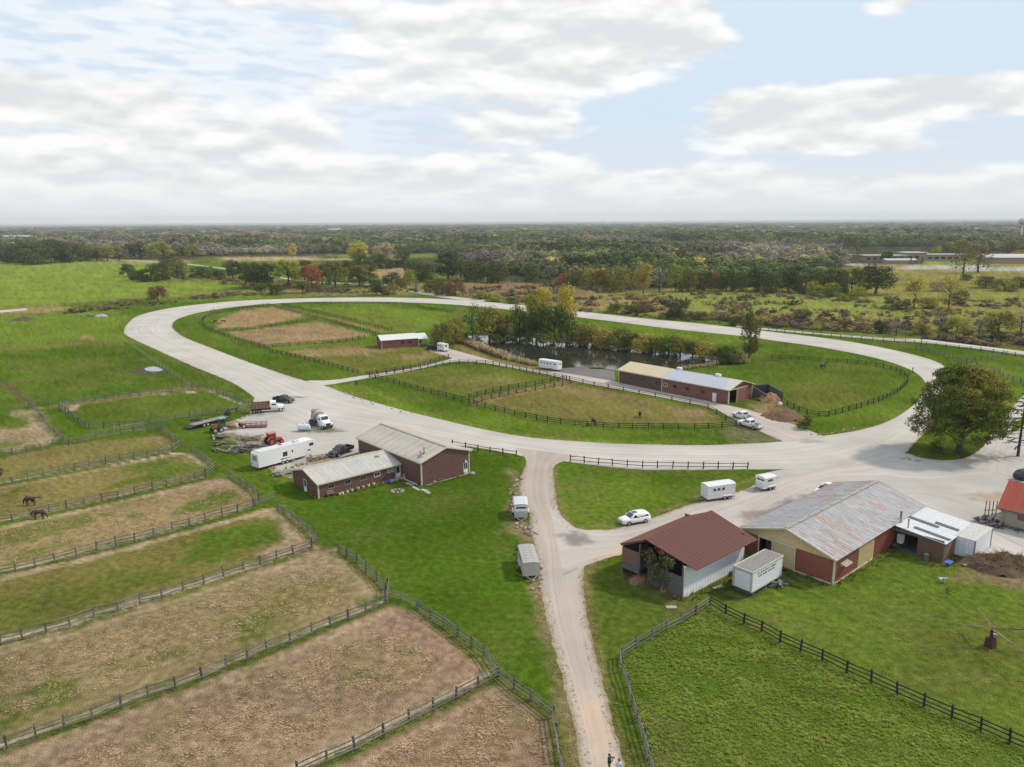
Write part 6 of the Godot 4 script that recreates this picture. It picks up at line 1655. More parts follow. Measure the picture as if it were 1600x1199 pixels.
func vehicles() -> void:
	mat("rim_white", 0.7, 0.7, 0.68, 0.4)
	mat("rim_dark", 0.25, 0.24, 0.22, 0.5)
	mat("rim_orange", 0.5, 0.08, 0.04, 0.5)
	mat("rim_tan", 0.6, 0.48, 0.33, 0.6)
	var white := mat("car_white", 0.80, 0.80, 0.80, 0.25, 0.0, 1.0)
	white.clearcoat_enabled = true
	white.clearcoat = 0.6
	var black := mat("car_black", 0.011, 0.010, 0.011, 0.4, 0.0, 1.0)
	black.clearcoat_enabled = true
	black.clearcoat = 0.2
	suv("white estate car with sunroof parked at the lane's grass edge, nose to the drive", Vector3(18.16, 0, -106.9), -2.757, white)
	suv("white car half hidden behind the big barn's grey roof", Vector3(51.4, 0, -118.5), -2.564, white)
	suv("black car behind the bright red roof at the right edge", Vector3(89.1, 0, -125.7), 0.4, black)
	pickup("white pickup with open black bed, the nearer of two by the pond barn", Vector3(51.78, 0, -160.3), 2.130, white)
	pickup("white pickup just behind another, nearer the pond barn's open door", Vector3(52.38, 0, -167.3), 1.989, white)
	pickup("black pickup facing the camera beside the low stable's far end", Vector3(-33.3, 0, -142.1), -2.031, black)
	pickup("black pickup on the oval's edge behind the white and rust dump truck", Vector3(-57.33, 0, -186.3), -0.467, black)
	pickup("dark pickup hitched before the small white trailer at the far stable", Vector3(-28.28, 0, -265.7), 2.160, black)
	var tw := mat("trailer_white", 0.74, 0.74, 0.72, 0.4, 0.0, 0.9)
	var tg := mat("trailer_grey", 0.50, 0.50, 0.49, 0.45, 0.0, 0.85)
	var old := mat("trailer_beige", 0.58, 0.55, 0.47, 0.5, 0.0, 0.75, 1.5)
	var oldroof := mat("trailer_dull_roof", 0.52, 0.50, 0.45, 0.6, 0.0, 0.65, 1.5)
	var d := deg_to_rad(-90)
	trailer("horse_trailer", "small grey horse trailer on the lawn's edge, the farther of two by the drive", Vector3(1.22, 0, -109.9), d + 0.03, 4.0, 2.15, 2.3, tg, mat("pale_trailer_roof", 0.62, 0.62, 0.64, 0.4, 0.0, 0.88), [[2.0, 0.0, 1.75, 1.5, 0.6], [1.0, 0.6, 1.7, 1.0, 0.4]], -0.3, 0.55)
	trailer("stock_trailer", "long dull beige stock trailer beside the drive, nearer the camera", Vector3(1.99, 0, -91.4), d + 0.11, 5.6, 2.1, 2.2, old, oldroof, [[1.0, -0.8, 1.75, 3.6, 0.3]], -0.2, 0.0)
	trailer("horse_trailer", "white horse trailer with three side windows on the grass edge of the lane", Vector3(33.25, 0, -116.9), -2.804, 5.1, 2.1, 2.65, tw, tw, [[1.0, -0.3, 1.95, 0.5, 0.42], [1.0, 0.55, 1.95, 0.5, 0.42], [1.0, 1.35, 1.95, 0.5, 0.42]], -0.4, 0.0)
	trailer("small_horse_trailer", "short white two horse trailer with rounded roof and dark front windows", Vector3(42.35, 0, -121.1), -2.604, 2.9, 1.85, 2.35, tw, tw, [[2.0, -0.4, 1.8, 0.7, 0.5], [2.0, 0.4, 1.8, 0.7, 0.5], [1.0, -0.1, 1.8, 1.1, 0.3]], -0.35, 0.3)
	trailer("long_horse_trailer", "long white horse trailer parked on the path at the pond's near bank", Vector3(11.66, 0, -227.6), 2.427, 7.2, 2.3, 2.9, tw, tw, [[1.0, -2.6, 2.1, 0.6, 0.4], [1.0, -1.0, 2.1, 0.5, 0.4], [1.0, 0.2, 2.0, 0.5, 0.5], [1.0, 1.4, 2.1, 0.5, 0.4], [1.0, 2.6, 2.1, 0.5, 0.4], [-2.0, -0.4, 2.1, 0.4, 0.4], [-2.0, 0.4, 2.1, 0.4, 0.4]], -0.2, 0.0)
	trailer("horse_trailer", "white horse trailer hitched to the dark pickup by the far stable", Vector3(-24.08, 0, -262.6), 2.291, 4.0, 2.0, 2.7, tw, tw, [[1.0, 1.2, 2.0, 0.6, 0.5], [1.0, -0.2, 2.0, 0.5, 0.4], [-2.0, 0.0, 2.0, 0.8, 0.6]], -0.2, 0.0)
	caravan(white)
	flatbed()
	dump_truck(white)
	mixer_truck(white)
	orange_tractor()
	road_grader()

func caravan(white: Material) -> void:
	var c := thing("caravan", "long white fifth wheel caravan with raised nose in the gravel yard", "caravan", Vector3(-42.89, 0, -137.4), 0.865)
	var tw := mat("caravan_white", 0.74, 0.74, 0.73, 0.35, 0.0, 0.93)
	var l := 12.4
	var outline := [Vector2(-l / 2, 0.55), Vector2(l / 2 - 2.2, 0.55), Vector2(l / 2 - 2.05, 1.55), Vector2(l / 2, 1.7), Vector2(l / 2 + 0.35, 2.2), Vector2(l / 2 + 0.1, 3.1), Vector2(l / 2 - 0.9, 3.42), Vector2(2.0, 3.3), Vector2(-l / 2 + 0.3, 3.25), Vector2(-l / 2, 3.0)]
	var m := MB.new()
	var t := Geometry2D.triangulate_polygon(PackedVector2Array(outline))
	for s in [-1, 1]:
		for i in range(0, t.size(), 3):
			var a := Vector3(outline[t[i]].x, outline[t[i]].y, s * 1.22)
			var b := Vector3(outline[t[i + 1]].x, outline[t[i + 1]].y, s * 1.22)
			var d := Vector3(outline[t[i + 2]].x, outline[t[i + 2]].y, s * 1.22)
			if (b - a).cross(d - a).z * s > 0:
				m.tri(a, b, d)
			else:
				m.tri(a, d, b)
	for i in outline.size():
		var p: Vector2 = outline[i]
		var q: Vector2 = outline[(i + 1) % outline.size()]
		m.quad(Vector3(p.x, p.y, 1.22), Vector3(p.x, p.y, -1.22), Vector3(q.x, q.y, -1.22), Vector3(q.x, q.y, 1.22))
	part("body", m, tw, c)
	boxpart("roof_sheet", Vector3(-1.4, 3.34, 0), Vector3(8.6, 0.05, 2.2), mat("roof_membrane", 0.66, 0.66, 0.65, 0.6, 0.0, 0.85), c)
	boxpart("roof_vent", Vector3(-0.6, 3.42, -0.3), Vector3(0.45, 0.2, 0.45), mat("tail_red", 0.3, 0.02, 0.02, 0.3), c)
	boxpart("air_conditioner", Vector3(2.6, 3.5, 0), Vector3(1.0, 0.28, 0.7), mat("roof_membrane"), c)
	for w in [[-0.6, 1.9, 0.95, 0.85], [0.95, 2.1, 0.32, 0.5], [5.2, 2.5, 0.9, 0.5]]:
		boxpart("window", Vector3(w[0], w[1], 1.225), Vector3(w[2], w[3], 0.05), glass(), c)
	boxpart("window", Vector3(-l / 2 - 0.02, 2.2, 0), Vector3(0.05, 0.9, 1.4), mat("tinted_glass", 0.35, 0.40, 0.40, 0.15), c)
	boxpart("door", Vector3(0.95, 1.65, 1.23), Vector3(0.75, 1.9, 0.04), tw, c)
	var st := MB.new()
	st.hexa([Vector3(-1.6, 0.95, 1.24), Vector3(0.4, 1.05, 1.24), Vector3(0.4, 1.05, 1.2), Vector3(-1.6, 0.95, 1.2)], [Vector3(-1.6, 1.2, 1.24), Vector3(0.4, 1.12, 1.24), Vector3(0.4, 1.12, 1.2), Vector3(-1.6, 1.2, 1.2)])
	part("stripe", st, mat("stripe_grey", 0.12, 0.14, 0.18, 0.4), c)
	for s in [-1, 1]:
		for k in [-1, 1]:
			wheel(c, -0.75 + k * 0.45, s * 1.12, 0.38, 0.24)
		boxpart("landing_leg", Vector3(3.6, 0.3, s * 0.9), Vector3(0.14, 0.6, 0.14), mat("bar_grey", 0.3, 0.3, 0.3, 0.6), c)
		boxpart("taillight", Vector3(-l / 2 - 0.03, 1.0, s * 1.0), Vector3(0.05, 0.3, 0.14), mat("tail_red"), c)
	boxpart("underframe", Vector3(-1.1, 0.5, 0), Vector3(9.8, 0.12, 2.3), mat("black_plastic", 0.03, 0.03, 0.03, 0.6), c)
	boxpart("step", Vector3(0.95, 0.35, 1.4), Vector3(0.7, 0.06, 0.35), mat("bar_grey"), c)
	boxpart("kingpin", Vector3(5.4, 1.3, 0), Vector3(0.4, 0.7, 0.4), mat("black_plastic"), c)

func flatbed() -> void:
	var c := thing("flatbed_trailer", "black gooseneck flatbed trailer with bare plank deck at the yard's far left", "flatbed trailer", Vector3(-67.8, 0, -165.2), 1.015)
	var k := mat("trailer_black", 0.02, 0.02, 0.022, 0.5)
	boxpart("frame", Vector3(0, 0.72, 0), Vector3(9.0, 0.22, 2.2), k, c)
	for i in 7:
		boxpart("deck_plank", Vector3(0, 0.86, -0.96 + i * 0.32), Vector3(9.0, 0.06, 0.3), mat("grey_deck", 0.36, 0.33, 0.29, 0.9, 0.0, 0.6), c)
	for s in [-1, 1]:
		boxpart("side_rail", Vector3(0, 0.8, s * 1.16), Vector3(9.0, 0.2, 0.08), k, c)
		for i in 2:
			wheel(c, -2.2 + i * 0.95, s * 0.95, 0.38, 0.26, "rim_white")
	var n := MB.new()
	n.bar(Vector3(4.5, 0.8, 0.8), Vector3(5.2, 2.2, 0.3), 0.2, 0.25)
	n.bar(Vector3(4.5, 0.8, -0.8), Vector3(5.2, 2.2, -0.3), 0.2, 0.25)
	n.bar(Vector3(5.1, 2.2, 0), Vector3(7.4, 2.1, 0), 0.5, 0.25)
	n.bar(Vector3(7.3, 2.1, 0), Vector3(7.3, 1.1, 0), 0.2, 0.2)
	part("gooseneck", n, k, c)
	boxpart("tool_box", Vector3(4.9, 1.3, 0), Vector3(0.6, 0.7, 1.6), k, c)
	var ramp := MB.new()
	ramp.hexa([Vector3(-5.6, 0.45, 1.1), Vector3(-4.5, 0.65, 1.1), Vector3(-4.5, 0.65, -1.1), Vector3(-5.6, 0.45, -1.1)], [Vector3(-5.6, 0.5, 1.1), Vector3(-4.5, 0.88, 1.1), Vector3(-4.5, 0.88, -1.1), Vector3(-5.6, 0.5, -1.1)])
	part("ramp", ramp, k, c)

func dump_truck(white: Material) -> void:
	var c := thing("dump_truck", "white dump truck with rust stained cream tipping body at the yard's back", "truck", Vector3(-58.28, 0, -176.3), 0.333)
	var rust := mat("rust", 0.22, 0.085, 0.045, 0.85, 0.0, 0.6)
	var box := mat("rusty_cream", 0.52, 0.36, 0.22, 0.75, 0.0, 0.45, 1.0)
	boxpart("chassis", Vector3(0, 0.75, 0), Vector3(7.6, 0.3, 1.0), mat("black_plastic", 0.03, 0.03, 0.03, 0.6), c)
	for s in [-1, 1]:
		boxpart("body_side", Vector3(-1.6, 1.7, s * 1.15), Vector3(4.2, 1.1, 0.08), box, c)
		for i in 6:
			boxpart("side_rib", Vector3(-3.5 + i * 0.78, 1.7, s * 1.22), Vector3(0.12, 1.1, 0.1), rust, c)
		boxpart("rail", Vector3(-1.6, 2.27, s * 1.17), Vector3(4.3, 0.12, 0.16), rust, c)
	boxpart("tailgate", Vector3(-3.7, 1.7, 0), Vector3(0.08, 1.1, 2.3), box, c)
	boxpart("headboard", Vector3(0.5, 1.85, 0), Vector3(0.08, 1.4, 2.3), rust, c)
	boxpart("body_floor", Vector3(-1.6, 1.15, 0), Vector3(4.2, 0.1, 2.3), rust, c)
	boxpart("load", Vector3(-1.6, 1.75, 0), Vector3(4.1, 0.5, 2.2), mat("rust_soil", 0.20, 0.09, 0.055, 0.95), c)
	var cab := body([[2.3, 0.95, 0.8, 1.0, 1.7, 0.9, 1.75], [1.9, 1.0, 0.8, 0.98, 2.2, 0.85, 2.55], [0.75, 1.0, 0.8, 1.0, 2.2, 0.88, 2.6]])
	part("cab", cab, white, c)
	var hood := body([[3.7, 0.75, 0.8, 0.75, 1.35, 0.62, 1.45], [2.25, 0.85, 0.8, 0.85, 1.6, 0.72, 1.72]])
	part("bonnet", hood, white, c)
	panel("windscreen", [Vector3(2.28, 1.78, -0.8), Vector3(2.28, 1.78, 0.8), Vector3(1.98, 2.45, 0.75), Vector3(1.98, 2.45, -0.75)], glass(), c, 0.03)
	for s in [-1, 1]:
		panel("side_window", [Vector3(2.0, 1.75, s * 1.0), Vector3(1.0, 1.75, s * 1.01), Vector3(1.0, 2.3, s * 0.96), Vector3(1.85, 2.3, s * 0.94)], glass(), c, 0.02)
		boxpart("front_fender", Vector3(2.95, 1.05, s * 0.95), Vector3(1.1, 0.3, 0.4), white, c)
		wheel(c, 2.95, s * 0.98, 0.5, 0.3, "rim_white")
		for x in [-2.0, -3.15]:
			wheel(c, x, s * 0.95, 0.5, 0.5, "rim_dark")
	boxpart("front_bumper", Vector3(3.8, 0.65, 0), Vector3(0.16, 0.25, 2.2), mat("chrome", 0.5, 0.5, 0.5, 0.25, 0.8), c)
	boxpart("grille", Vector3(3.72, 1.1, 0), Vector3(0.06, 0.55, 1.0), mat("black_plastic"), c)

func mixer_truck(white: Material) -> void:
	var c := thing("mixer_truck", "white concrete mixer truck with ringed drum facing right in the yard", "mixer truck", Vector3(-42.41, 0, -163), atan2(-(Vector3(-39.39, 0, -159.8).z - Vector3(-44.82, 0, -165.8).z), Vector3(-39.39, 0, -159.8).x - Vector3(-44.82, 0, -165.8).x))
	var drumm := mat("drum_cream", 0.50, 0.46, 0.38, 0.6, 0.0, 0.7)
	boxpart("chassis", Vector3(-0.5, 0.8, 0), Vector3(7.0, 0.3, 1.0), mat("black_plastic", 0.03, 0.03, 0.03, 0.6), c)
	var m := MB.new()
	var axis := Vector3(-0.94, 0.34, 0)
	var p := Vector3(0.5, 1.7, 0)
	m.tube(p, p + axis * 0.9, 0.7, 1.15, 16)
	m.tube(p + axis * 0.9, p + axis * 2.2, 1.15, 1.2, 16)
	m.tube(p + axis * 2.2, p + axis * 3.8, 1.2, 0.55, 16)
	part("drum", m, drumm, c)
	for k in [0.85, 2.2]:
		var b := MB.new()
		b.tube(p + axis * k, p + axis * (k + 0.22), 1.23, 1.23, 16)
		part("drum_ring", b, mat("drum_band", 0.25, 0.14, 0.09, 0.7), c)
	var ch := MB.new()
	ch.bar(Vector3(-3.3, 2.6, 0.0), Vector3(-3.9, 1.2, 0.0), 0.5, 0.15)
	ch.bar(Vector3(-3.0, 0.9, 0.5), Vector3(-3.1, 2.7, 0.4), 0.1, 0.1)
	ch.bar(Vector3(-3.0, 0.9, -0.5), Vector3(-3.1, 2.7, -0.4), 0.1, 0.1)
	part("chute", ch, mat("bar_grey", 0.3, 0.3, 0.3, 0.6), c)
	var cab := body([[2.2, 1.0, 0.8, 1.05, 1.7, 0.95, 1.8], [1.8, 1.05, 0.8, 1.02, 2.25, 0.9, 2.65], [0.7, 1.05, 0.8, 1.05, 2.25, 0.92, 2.7]])
	part("cab", cab, white, c)
	var hood := body([[3.5, 0.8, 0.75, 0.8, 1.3, 0.68, 1.42], [2.15, 0.95, 0.75, 0.95, 1.65, 0.85, 1.78]])
	part("bonnet", hood, white, c)
	panel("windscreen", [Vector3(2.18, 1.85, -0.85), Vector3(2.18, 1.85, 0.85), Vector3(1.88, 2.55, 0.8), Vector3(1.88, 2.55, -0.8)], glass(), c, 0.03)
	for s in [-1, 1]:
		panel("side_window", [Vector3(1.95, 1.8, s * 1.05), Vector3(0.95, 1.8, s * 1.06), Vector3(0.95, 2.4, s * 1.0), Vector3(1.8, 2.4, s * 0.98)], glass(), c, 0.02)
		boxpart("front_fender", Vector3(2.85, 1.05, s * 1.0), Vector3(1.1, 0.32, 0.42), white, c)
		wheel(c, 2.85, s * 1.0, 0.5, 0.3, "rim_white")
		for x in [-1.6, -2.8]:
			wheel(c, x, s * 0.95, 0.5, 0.5, "rim_dark")
	boxpart("front_bumper", Vector3(3.6, 0.6, 0), Vector3(0.16, 0.3, 2.2), mat("black_plastic"), c)
	boxpart("grille", Vector3(3.52, 1.05, 0), Vector3(0.06, 0.5, 1.1), mat("black_plastic"), c)

func orange_tractor() -> void:
	var c := thing("orange_tractor", "orange cab tractor standing behind the white caravan", "tractor", Vector3(-48.67, 0, -149.1), 0.796)
	var o := mat("tractor_orange", 0.60, 0.075, 0.03, 0.4, 0.0, 0.9)
	var hood := body([[1.9, 0.32, 0.75, 0.36, 1.25, 0.28, 1.35], [0.4, 0.42, 0.75, 0.45, 1.45, 0.36, 1.6]])
	part("bonnet", hood, o, c)
	boxpart("gearbox", Vector3(-0.2, 0.75, 0), Vector3(1.8, 0.5, 0.7), mat("dark_green_frame", 0.03, 0.05, 0.04, 0.6), c)
	for s in [-1, 1]:
		var f := MB.new()
		for i in 6:
			var a := PI * (0.12 + i * 0.125)
			var b := PI * (0.12 + (i + 1) * 0.125)
			f.bar(Vector3(-0.75 + cos(a) * 0.9, 0.75 + sin(a) * 0.9, s * 0.8), Vector3(-0.75 + cos(b) * 0.9, 0.75 + sin(b) * 0.9, s * 0.8), 0.45, 0.06)
		part("rear_fender", f, o, c)
		wheel(c, -0.75, s * 0.85, 0.78, 0.42, "rim_orange")
		wheel(c, 1.45, s * 0.78, 0.48, 0.28, "rim_orange")
		for x in [0.35, -1.0]:
			boxpart("cab_post", Vector3(x, 1.85, s * 0.6), Vector3(0.08, 1.1, 0.08), mat("black_plastic", 0.03, 0.03, 0.03, 0.6), c)
		boxpart("cab_glass", Vector3(-0.32, 1.85, s * 0.6), Vector3(1.2, 0.95, 0.03), glass(), c)
	boxpart("windscreen", Vector3(0.38, 1.85, 0), Vector3(0.03, 0.95, 1.1), glass(), c)
	boxpart("rear_window", Vector3(-1.03, 1.85, 0), Vector3(0.03, 0.95, 1.1), glass(), c)
	boxpart("cab_roof", Vector3(-0.32, 2.45, 0), Vector3(1.7, 0.16, 1.45), mat("faded_orange", 0.62, 0.20, 0.13, 0.5), c)
	var lift := MB.new()
	for s in [-1, 1]:
		lift.bar(Vector3(-1.2, 0.7, s * 0.35), Vector3(-2.3, 0.5, s * 0.4), 0.08, 0.1)
	lift.bar(Vector3(-1.2, 1.0, 0), Vector3(-2.3, 1.1, 0), 0.06, 0.06)
	lift.tube(Vector3(-2.3, 0.4, -0.5), Vector3(-2.3, 1.2, 0), 0.05, 0.05)
	lift.tube(Vector3(-2.3, 0.4, 0.5), Vector3(-2.3, 1.2, 0), 0.05, 0.05)
	part("linkage", lift, mat("black_plastic"), c)

func road_grader() -> void:
	var c := thing("road_grader", "old tan road grader with green cab beside the flatbed trailer", "grader", Vector3(-61.8, 0, -160), 0.659)
	var tan_ := mat("grader_tan", 0.55, 0.36, 0.17, 0.7, 0.0, 0.65, 1.0)
	var grn := mat("grader_green", 0.045, 0.12, 0.07, 0.6, 0.0, 0.8)
	boxpart("engine_cover", Vector3(-2.6, 1.35, 0), Vector3(1.6, 0.9, 1.0), mat("grader_brown", 0.25, 0.12, 0.05, 0.8), c)
	var cab := MB.new()
	cab.taper(Vector3(-1.2, 1.9, 0), Vector3(1.3, 1.9, 1.5), Vector3(1.2, 1.9, 1.4))
	part("cab", cab, grn, c)
	boxpart("cab_roof", Vector3(-1.2, 2.9, 0), Vector3(1.5, 0.1, 1.6), mat("pale_green", 0.25, 0.38, 0.30, 0.6), c)
	for s in [-1, 1]:
		boxpart("cab_window", Vector3(-1.2, 2.3, s * 0.73), Vector3(0.9, 0.7, 0.06), glass(), c)
	var arm := MB.new()
	arm.bar(Vector3(-0.6, 1.5, 0), Vector3(1.6, 1.7, 0), 0.4, 0.4)
	arm.bar(Vector3(1.5, 1.75, 0), Vector3(3.3, 1.0, 0), 0.35, 0.35)
	part("main_beam", arm, tan_, c)
	var blade := MB.new()
	blade.box(Vector3(0.9, 0.55, 0), Vector3(0.25, 0.75, 3.0), Basis(Vector3.UP, 0.5))
	blade.box(Vector3(0.9, 1.1, 0), Vector3(1.4, 0.2, 1.2))
	part("blade", blade, tan_, c)
	for s in [-1, 1]:
		for x in [-3.0, -1.7]:
			wheel(c, x, s * 0.85, 0.55, 0.4, "rim_tan")
		wheel(c, 3.1, s * 0.9, 0.55, 0.35, "rim_tan")
	boxpart("front_axle", Vector3(3.1, 0.8, 0), Vector3(0.5, 0.4, 1.4), mat("grader_orange", 0.42, 0.17, 0.05, 0.7), c)

# ---------- things lying in the yard and by the barns ----------
func scatter_pile(called: String, label: String, at: Vector3, turn: float, count: int, size: Vector2, tones: Array, long := Vector2(0.8, 3.0), category := "junk pile") -> void:
	var t := thing(called, label, category, at, turn)
	for i in count:
		var m := MB.new()
		var l := rng.randf_range(long.x, long.y)
		m.box(Vector3.ZERO, Vector3(l, rng.randf_range(0.06, 0.16), rng.randf_range(0.1, 0.4)))
		var tone: Array = tones[i % tones.size()]
		var o := part("board" if i % 5 else "beam", m, mat("%s_%d" % [called, i % tones.size()], tone[0], tone[1], tone[2], 0.9, 0.0, 0.55, 0.8), t)
		o.position = Vector3(rng.randf_range(-1, 1) * size.x, 0.1 + 0.09 * (i % 6), rng.randf_range(-1, 1) * size.y)
		o.rotation = Vector3(rng.randf_range(-0.15, 0.15), rng.randf_range(-0.6, 0.6) + (PI / 2 if i % 4 == 0 else 0.0), rng.randf_range(-0.12, 0.12))

func heap(called: String, label: String, at: Vector3, turn: float, s: Vector3, tone: Array, seed_: int, category := "heap", twigs := 0) -> void:
	var m := MB.new()
	var k := noise(seed_, 0.55, 4)
	var n := 22
	var grid := []
	for i in n + 1:
		var row := []
		for j in n + 1:
			var p := Vector2(i, j) / n * 2.0 - Vector2.ONE
			var r := p.length() + k.get_noise_2d(p.x * 2.0, p.y * 2.0 + seed_) * 0.35
			var h := pow(clampf(1.0 - r, 0, 1), 0.75)
			row.append(Vector3(p.x * s.x, h * s.y * (1.0 + 0.5 * k.get_noise_2d(p.x * 5.0, p.y * 5.0)) - 0.03, p.y * s.z))
		grid.append(row)
	for i in n:
		for j in n:
			m.quad(grid[i][j], grid[i][j + 1], grid[i + 1][j + 1], grid[i + 1][j])
	m.soften()
	var mm := mat(called + "_earth", tone[0], tone[1], tone[2], 0.98, 0.0, 0.5, 1.2)
	mm.heightmap_enabled = true
	mm.heightmap_texture = noise_map("gravel_relief", 42, 0.15, 4, 0.0, 1.0, 512)
	mm.heightmap_scale = 10.0
	var o := solo(called, m, mm, label, category)
	o.position = at
	o.rotation.y = turn
	if twigs:
		var t := MB.new()
		for i in twigs:
			var a: Vector3 = grid[rng.randi_range(4, n - 4)][rng.randi_range(4, n - 4)]
			var f := rng.randf_range(0.6, 1.5)
			t.col = Color(f, f * 0.9, f * 0.8)
			var d := Vector3(rng.randf_range(-1, 1), rng.randf_range(-0.1, 0.5), rng.randf_range(-1, 1)).normalized() * rng.randf_range(0.3, 1.1)
			t.tube(a - d * 0.3, a + d, 0.035, 0.015, 4, false)
		part("brushwood", t, mat("brushwood", 0.30, 0.20, 0.115, 0.95), o).set_meta("kind", "stuff")

func yard_things() -> void:
	var yaw := deg_to_rad(FARM)
	var white := mat("tank_white", 0.72, 0.73, 0.75, 0.35, 0.0, 0.9)
	var g := thing("gas_tank", "white horizontal gas tank lying on skids beside the mixer truck", "tank", Vector3(-44.98, 0, -158.8), 0.15 - 0.3)
	var m := MB.new()
	m.tube(Vector3(-1.1, 0.95, 0), Vector3(1.1, 0.95, 0), 0.72, 0.72, 16)
	m.tube(Vector3(1.1, 0.95, 0), Vector3(1.35, 0.95, 0), 0.72, 0.42, 16)
	m.tube(Vector3(-1.35, 0.95, 0), Vector3(-1.1, 0.95, 0), 0.42, 0.72, 16)
	part("shell", m, white, g)
	boxpart("valve_cover", Vector3(0, 1.75, 0), Vector3(0.4, 0.25, 0.3), white, g)
	for s in [-1, 1]:
		boxpart("skid", Vector3(0, 0.12, s * 0.5), Vector3(2.4, 0.24, 0.15), mat("bar_grey", 0.3, 0.3, 0.3, 0.6), g)
	var pmp := thing("pump_frame", "dark pump frame between the gas tank and the mixer truck", "pump", Vector3(-43.98, 0, -162.5))
	boxpart("engine", Vector3(0, 0.6, 0), Vector3(1.1, 0.7, 0.7), mat("engine_dark", 0.06, 0.06, 0.06, 0.7), pmp)
	boxpart("frame", Vector3(0, 0.15, 0), Vector3(1.8, 0.2, 1.0), mat("bar_grey"), pmp)
	boxpart("exhaust", Vector3(0.3, 1.25, 0), Vector3(0.1, 0.7, 0.1), mat("bar_grey"), pmp)
	var f := thing("hay_feeder", "faded red steel hay feeder standing behind the orange tractor", "frame", Vector3(-56.45, 0, -162.2), 0.12)
	var red := mat("faded_red_steel", 0.36, 0.17, 0.14, 0.7, 0.0, 0.6)
	for z in [-0.6, 0.6]:
		for y in [0.35, 0.75, 1.15]:
			boxpart("rail", Vector3(0, y, z), Vector3(4.6, 0.09, 0.07), red, f)
		for i in 5:
			boxpart("upright", Vector3(-2.3 + i * 1.15, 0.75, z), Vector3(0.08, 1.5 if i in [0, 4] else 1.0, 0.08), red, f)
	boxpart("pan", Vector3(0, 0.25, 0), Vector3(4.6, 0.06, 1.2), red, f)
	var greys := [[0.10, 0.095, 0.09], [0.30, 0.28, 0.25], [0.05, 0.05, 0.055], [0.5, 0.48, 0.43], [0.2, 0.15, 0.1]]
	scatter_pile("scrap_pile", "long pile of dark scrap and pipes left of the white caravan", Vector3(-54.93, 0, -144.4), -0.35, 46, Vector2(3.6, 1.6), greys)
	scatter_pile("timber_pile", "pile of pale timber and pallets right behind the caravan's tail", Vector3(-52.9, 0, -147), -0.4, 34, Vector2(2.8, 1.3), [[0.42, 0.38, 0.32], [0.25, 0.22, 0.18], [0.12, 0.11, 0.1]])
	scatter_pile("brush_pile", "tangle of tan boards and brush left of the orange tractor", Vector3(-54.77, 0, -152.6), 0.2, 26, Vector2(2.2, 1.2), [[0.38, 0.30, 0.17], [0.26, 0.22, 0.12], [0.45, 0.42, 0.35]])
	scatter_pile("pallet_stack", "low stack of grey boards below the road grader", Vector3(-61.7, 0, -153.7), 0.1, 16, Vector2(1.4, 0.7), greys)
	scatter_pile("stump_pile", "dark stump and yellowish boards at the yard's grass edge", Vector3(-59.26, 0, -148.9), 0.1, 14, Vector2(1.3, 0.7), [[0.07, 0.06, 0.04], [0.42, 0.36, 0.18], [0.2, 0.15, 0.1]])
	scatter_pile("straw_boards", "weathered boards in tan weeds between the caravan and the black pickup", Vector3(-36.79, 0, -139.6), 0.5, 22, Vector2(2.6, 0.9), [[0.45, 0.38, 0.26], [0.24, 0.2, 0.14], [0.5, 0.47, 0.41]])
	scatter_pile("plank_row", "planks laid in the grass in front of the caravan's wheels", Vector3(-39.99, 0, -130.2), 0.45, 10, Vector2(2.6, 0.4), [[0.5, 0.46, 0.4], [0.34, 0.3, 0.25]])
	scatter_pile("hay_cart", "small flat cart of boards by the fence above the flatbed trailer", Vector3(-72, 0, -168.6), 0.1, 12, Vector2(1.6, 0.5), greys)
	scatter_pile("rubbish_pile", "pile of white and blue rubbish in the scrub beyond the left pasture", Vector3(-202.3, 0, -371.4), 0.05, 40, Vector2(7.0, 2.0), [[0.75, 0.75, 0.76], [0.2, 0.2, 0.3], [0.6, 0.6, 0.62], [0.1, 0.1, 0.12]], Vector2(1.2, 3.6))
	heap("tarpaulin_heap", "white tarpaulin covered heap among the rubbish beyond the left pasture", Vector3(-199.7, 0, -370), 0.1, Vector3(3.0, 1.3, 1.8), [0.75, 0.74, 0.76], 37)
	heap("brush_heap", "brown heap of cut brush at the far left beyond the pasture", Vector3(-229.7, 0, -357.5), 0, Vector3(5.5, 1.6, 4.0), [0.20, 0.14, 0.085], 31, "heap", 150)
	var b := thing("manure_bunker", "black walled open bunker at the pond barn's end", "bunker", Vector3(65, 0, -187.8), yaw - 0.35)
	var bm := mat("bunker_black", 0.03, 0.03, 0.034, 0.8)
	boxpart("back_wall", Vector3(0, 1.4, -3.4), Vector3(5.4, 2.8, 0.25), bm, b)
	for s in [-1, 1]:
		var w := MB.new()
		w.hexa([Vector3(s * 2.7 - 0.12, 0, 2.0), Vector3(s * 2.7 + 0.12, 0, 2.0), Vector3(s * 2.7 + 0.12, 0, -3.4), Vector3(s * 2.7 - 0.12, 0, -3.4)], [Vector3(s * 2.7 - 0.12, 1.8, 2.0), Vector3(s * 2.7 + 0.12, 1.8, 2.0), Vector3(s * 2.7 + 0.12, 2.75, -3.4), Vector3(s * 2.7 - 0.12, 2.75, -3.4)])
		part("side_wall", w, mat("bunker_grey", 0.12, 0.12, 0.125, 0.8), b)
	heap("sawdust_heap", "orange sawdust heap inside the black bunker", Vector3(64.4, 0, -186.1), yaw - 0.35, Vector3(2.9, 2.0, 3.4), [0.58, 0.30, 0.16], 32)
	heap("compost_heap", "brown compost heap beside the path, right of the black bunker", Vector3(62.1, 0, -168.2), yaw - 0.1, Vector3(4.6, 2.1, 3.4), [0.33, 0.18, 0.10], 33)
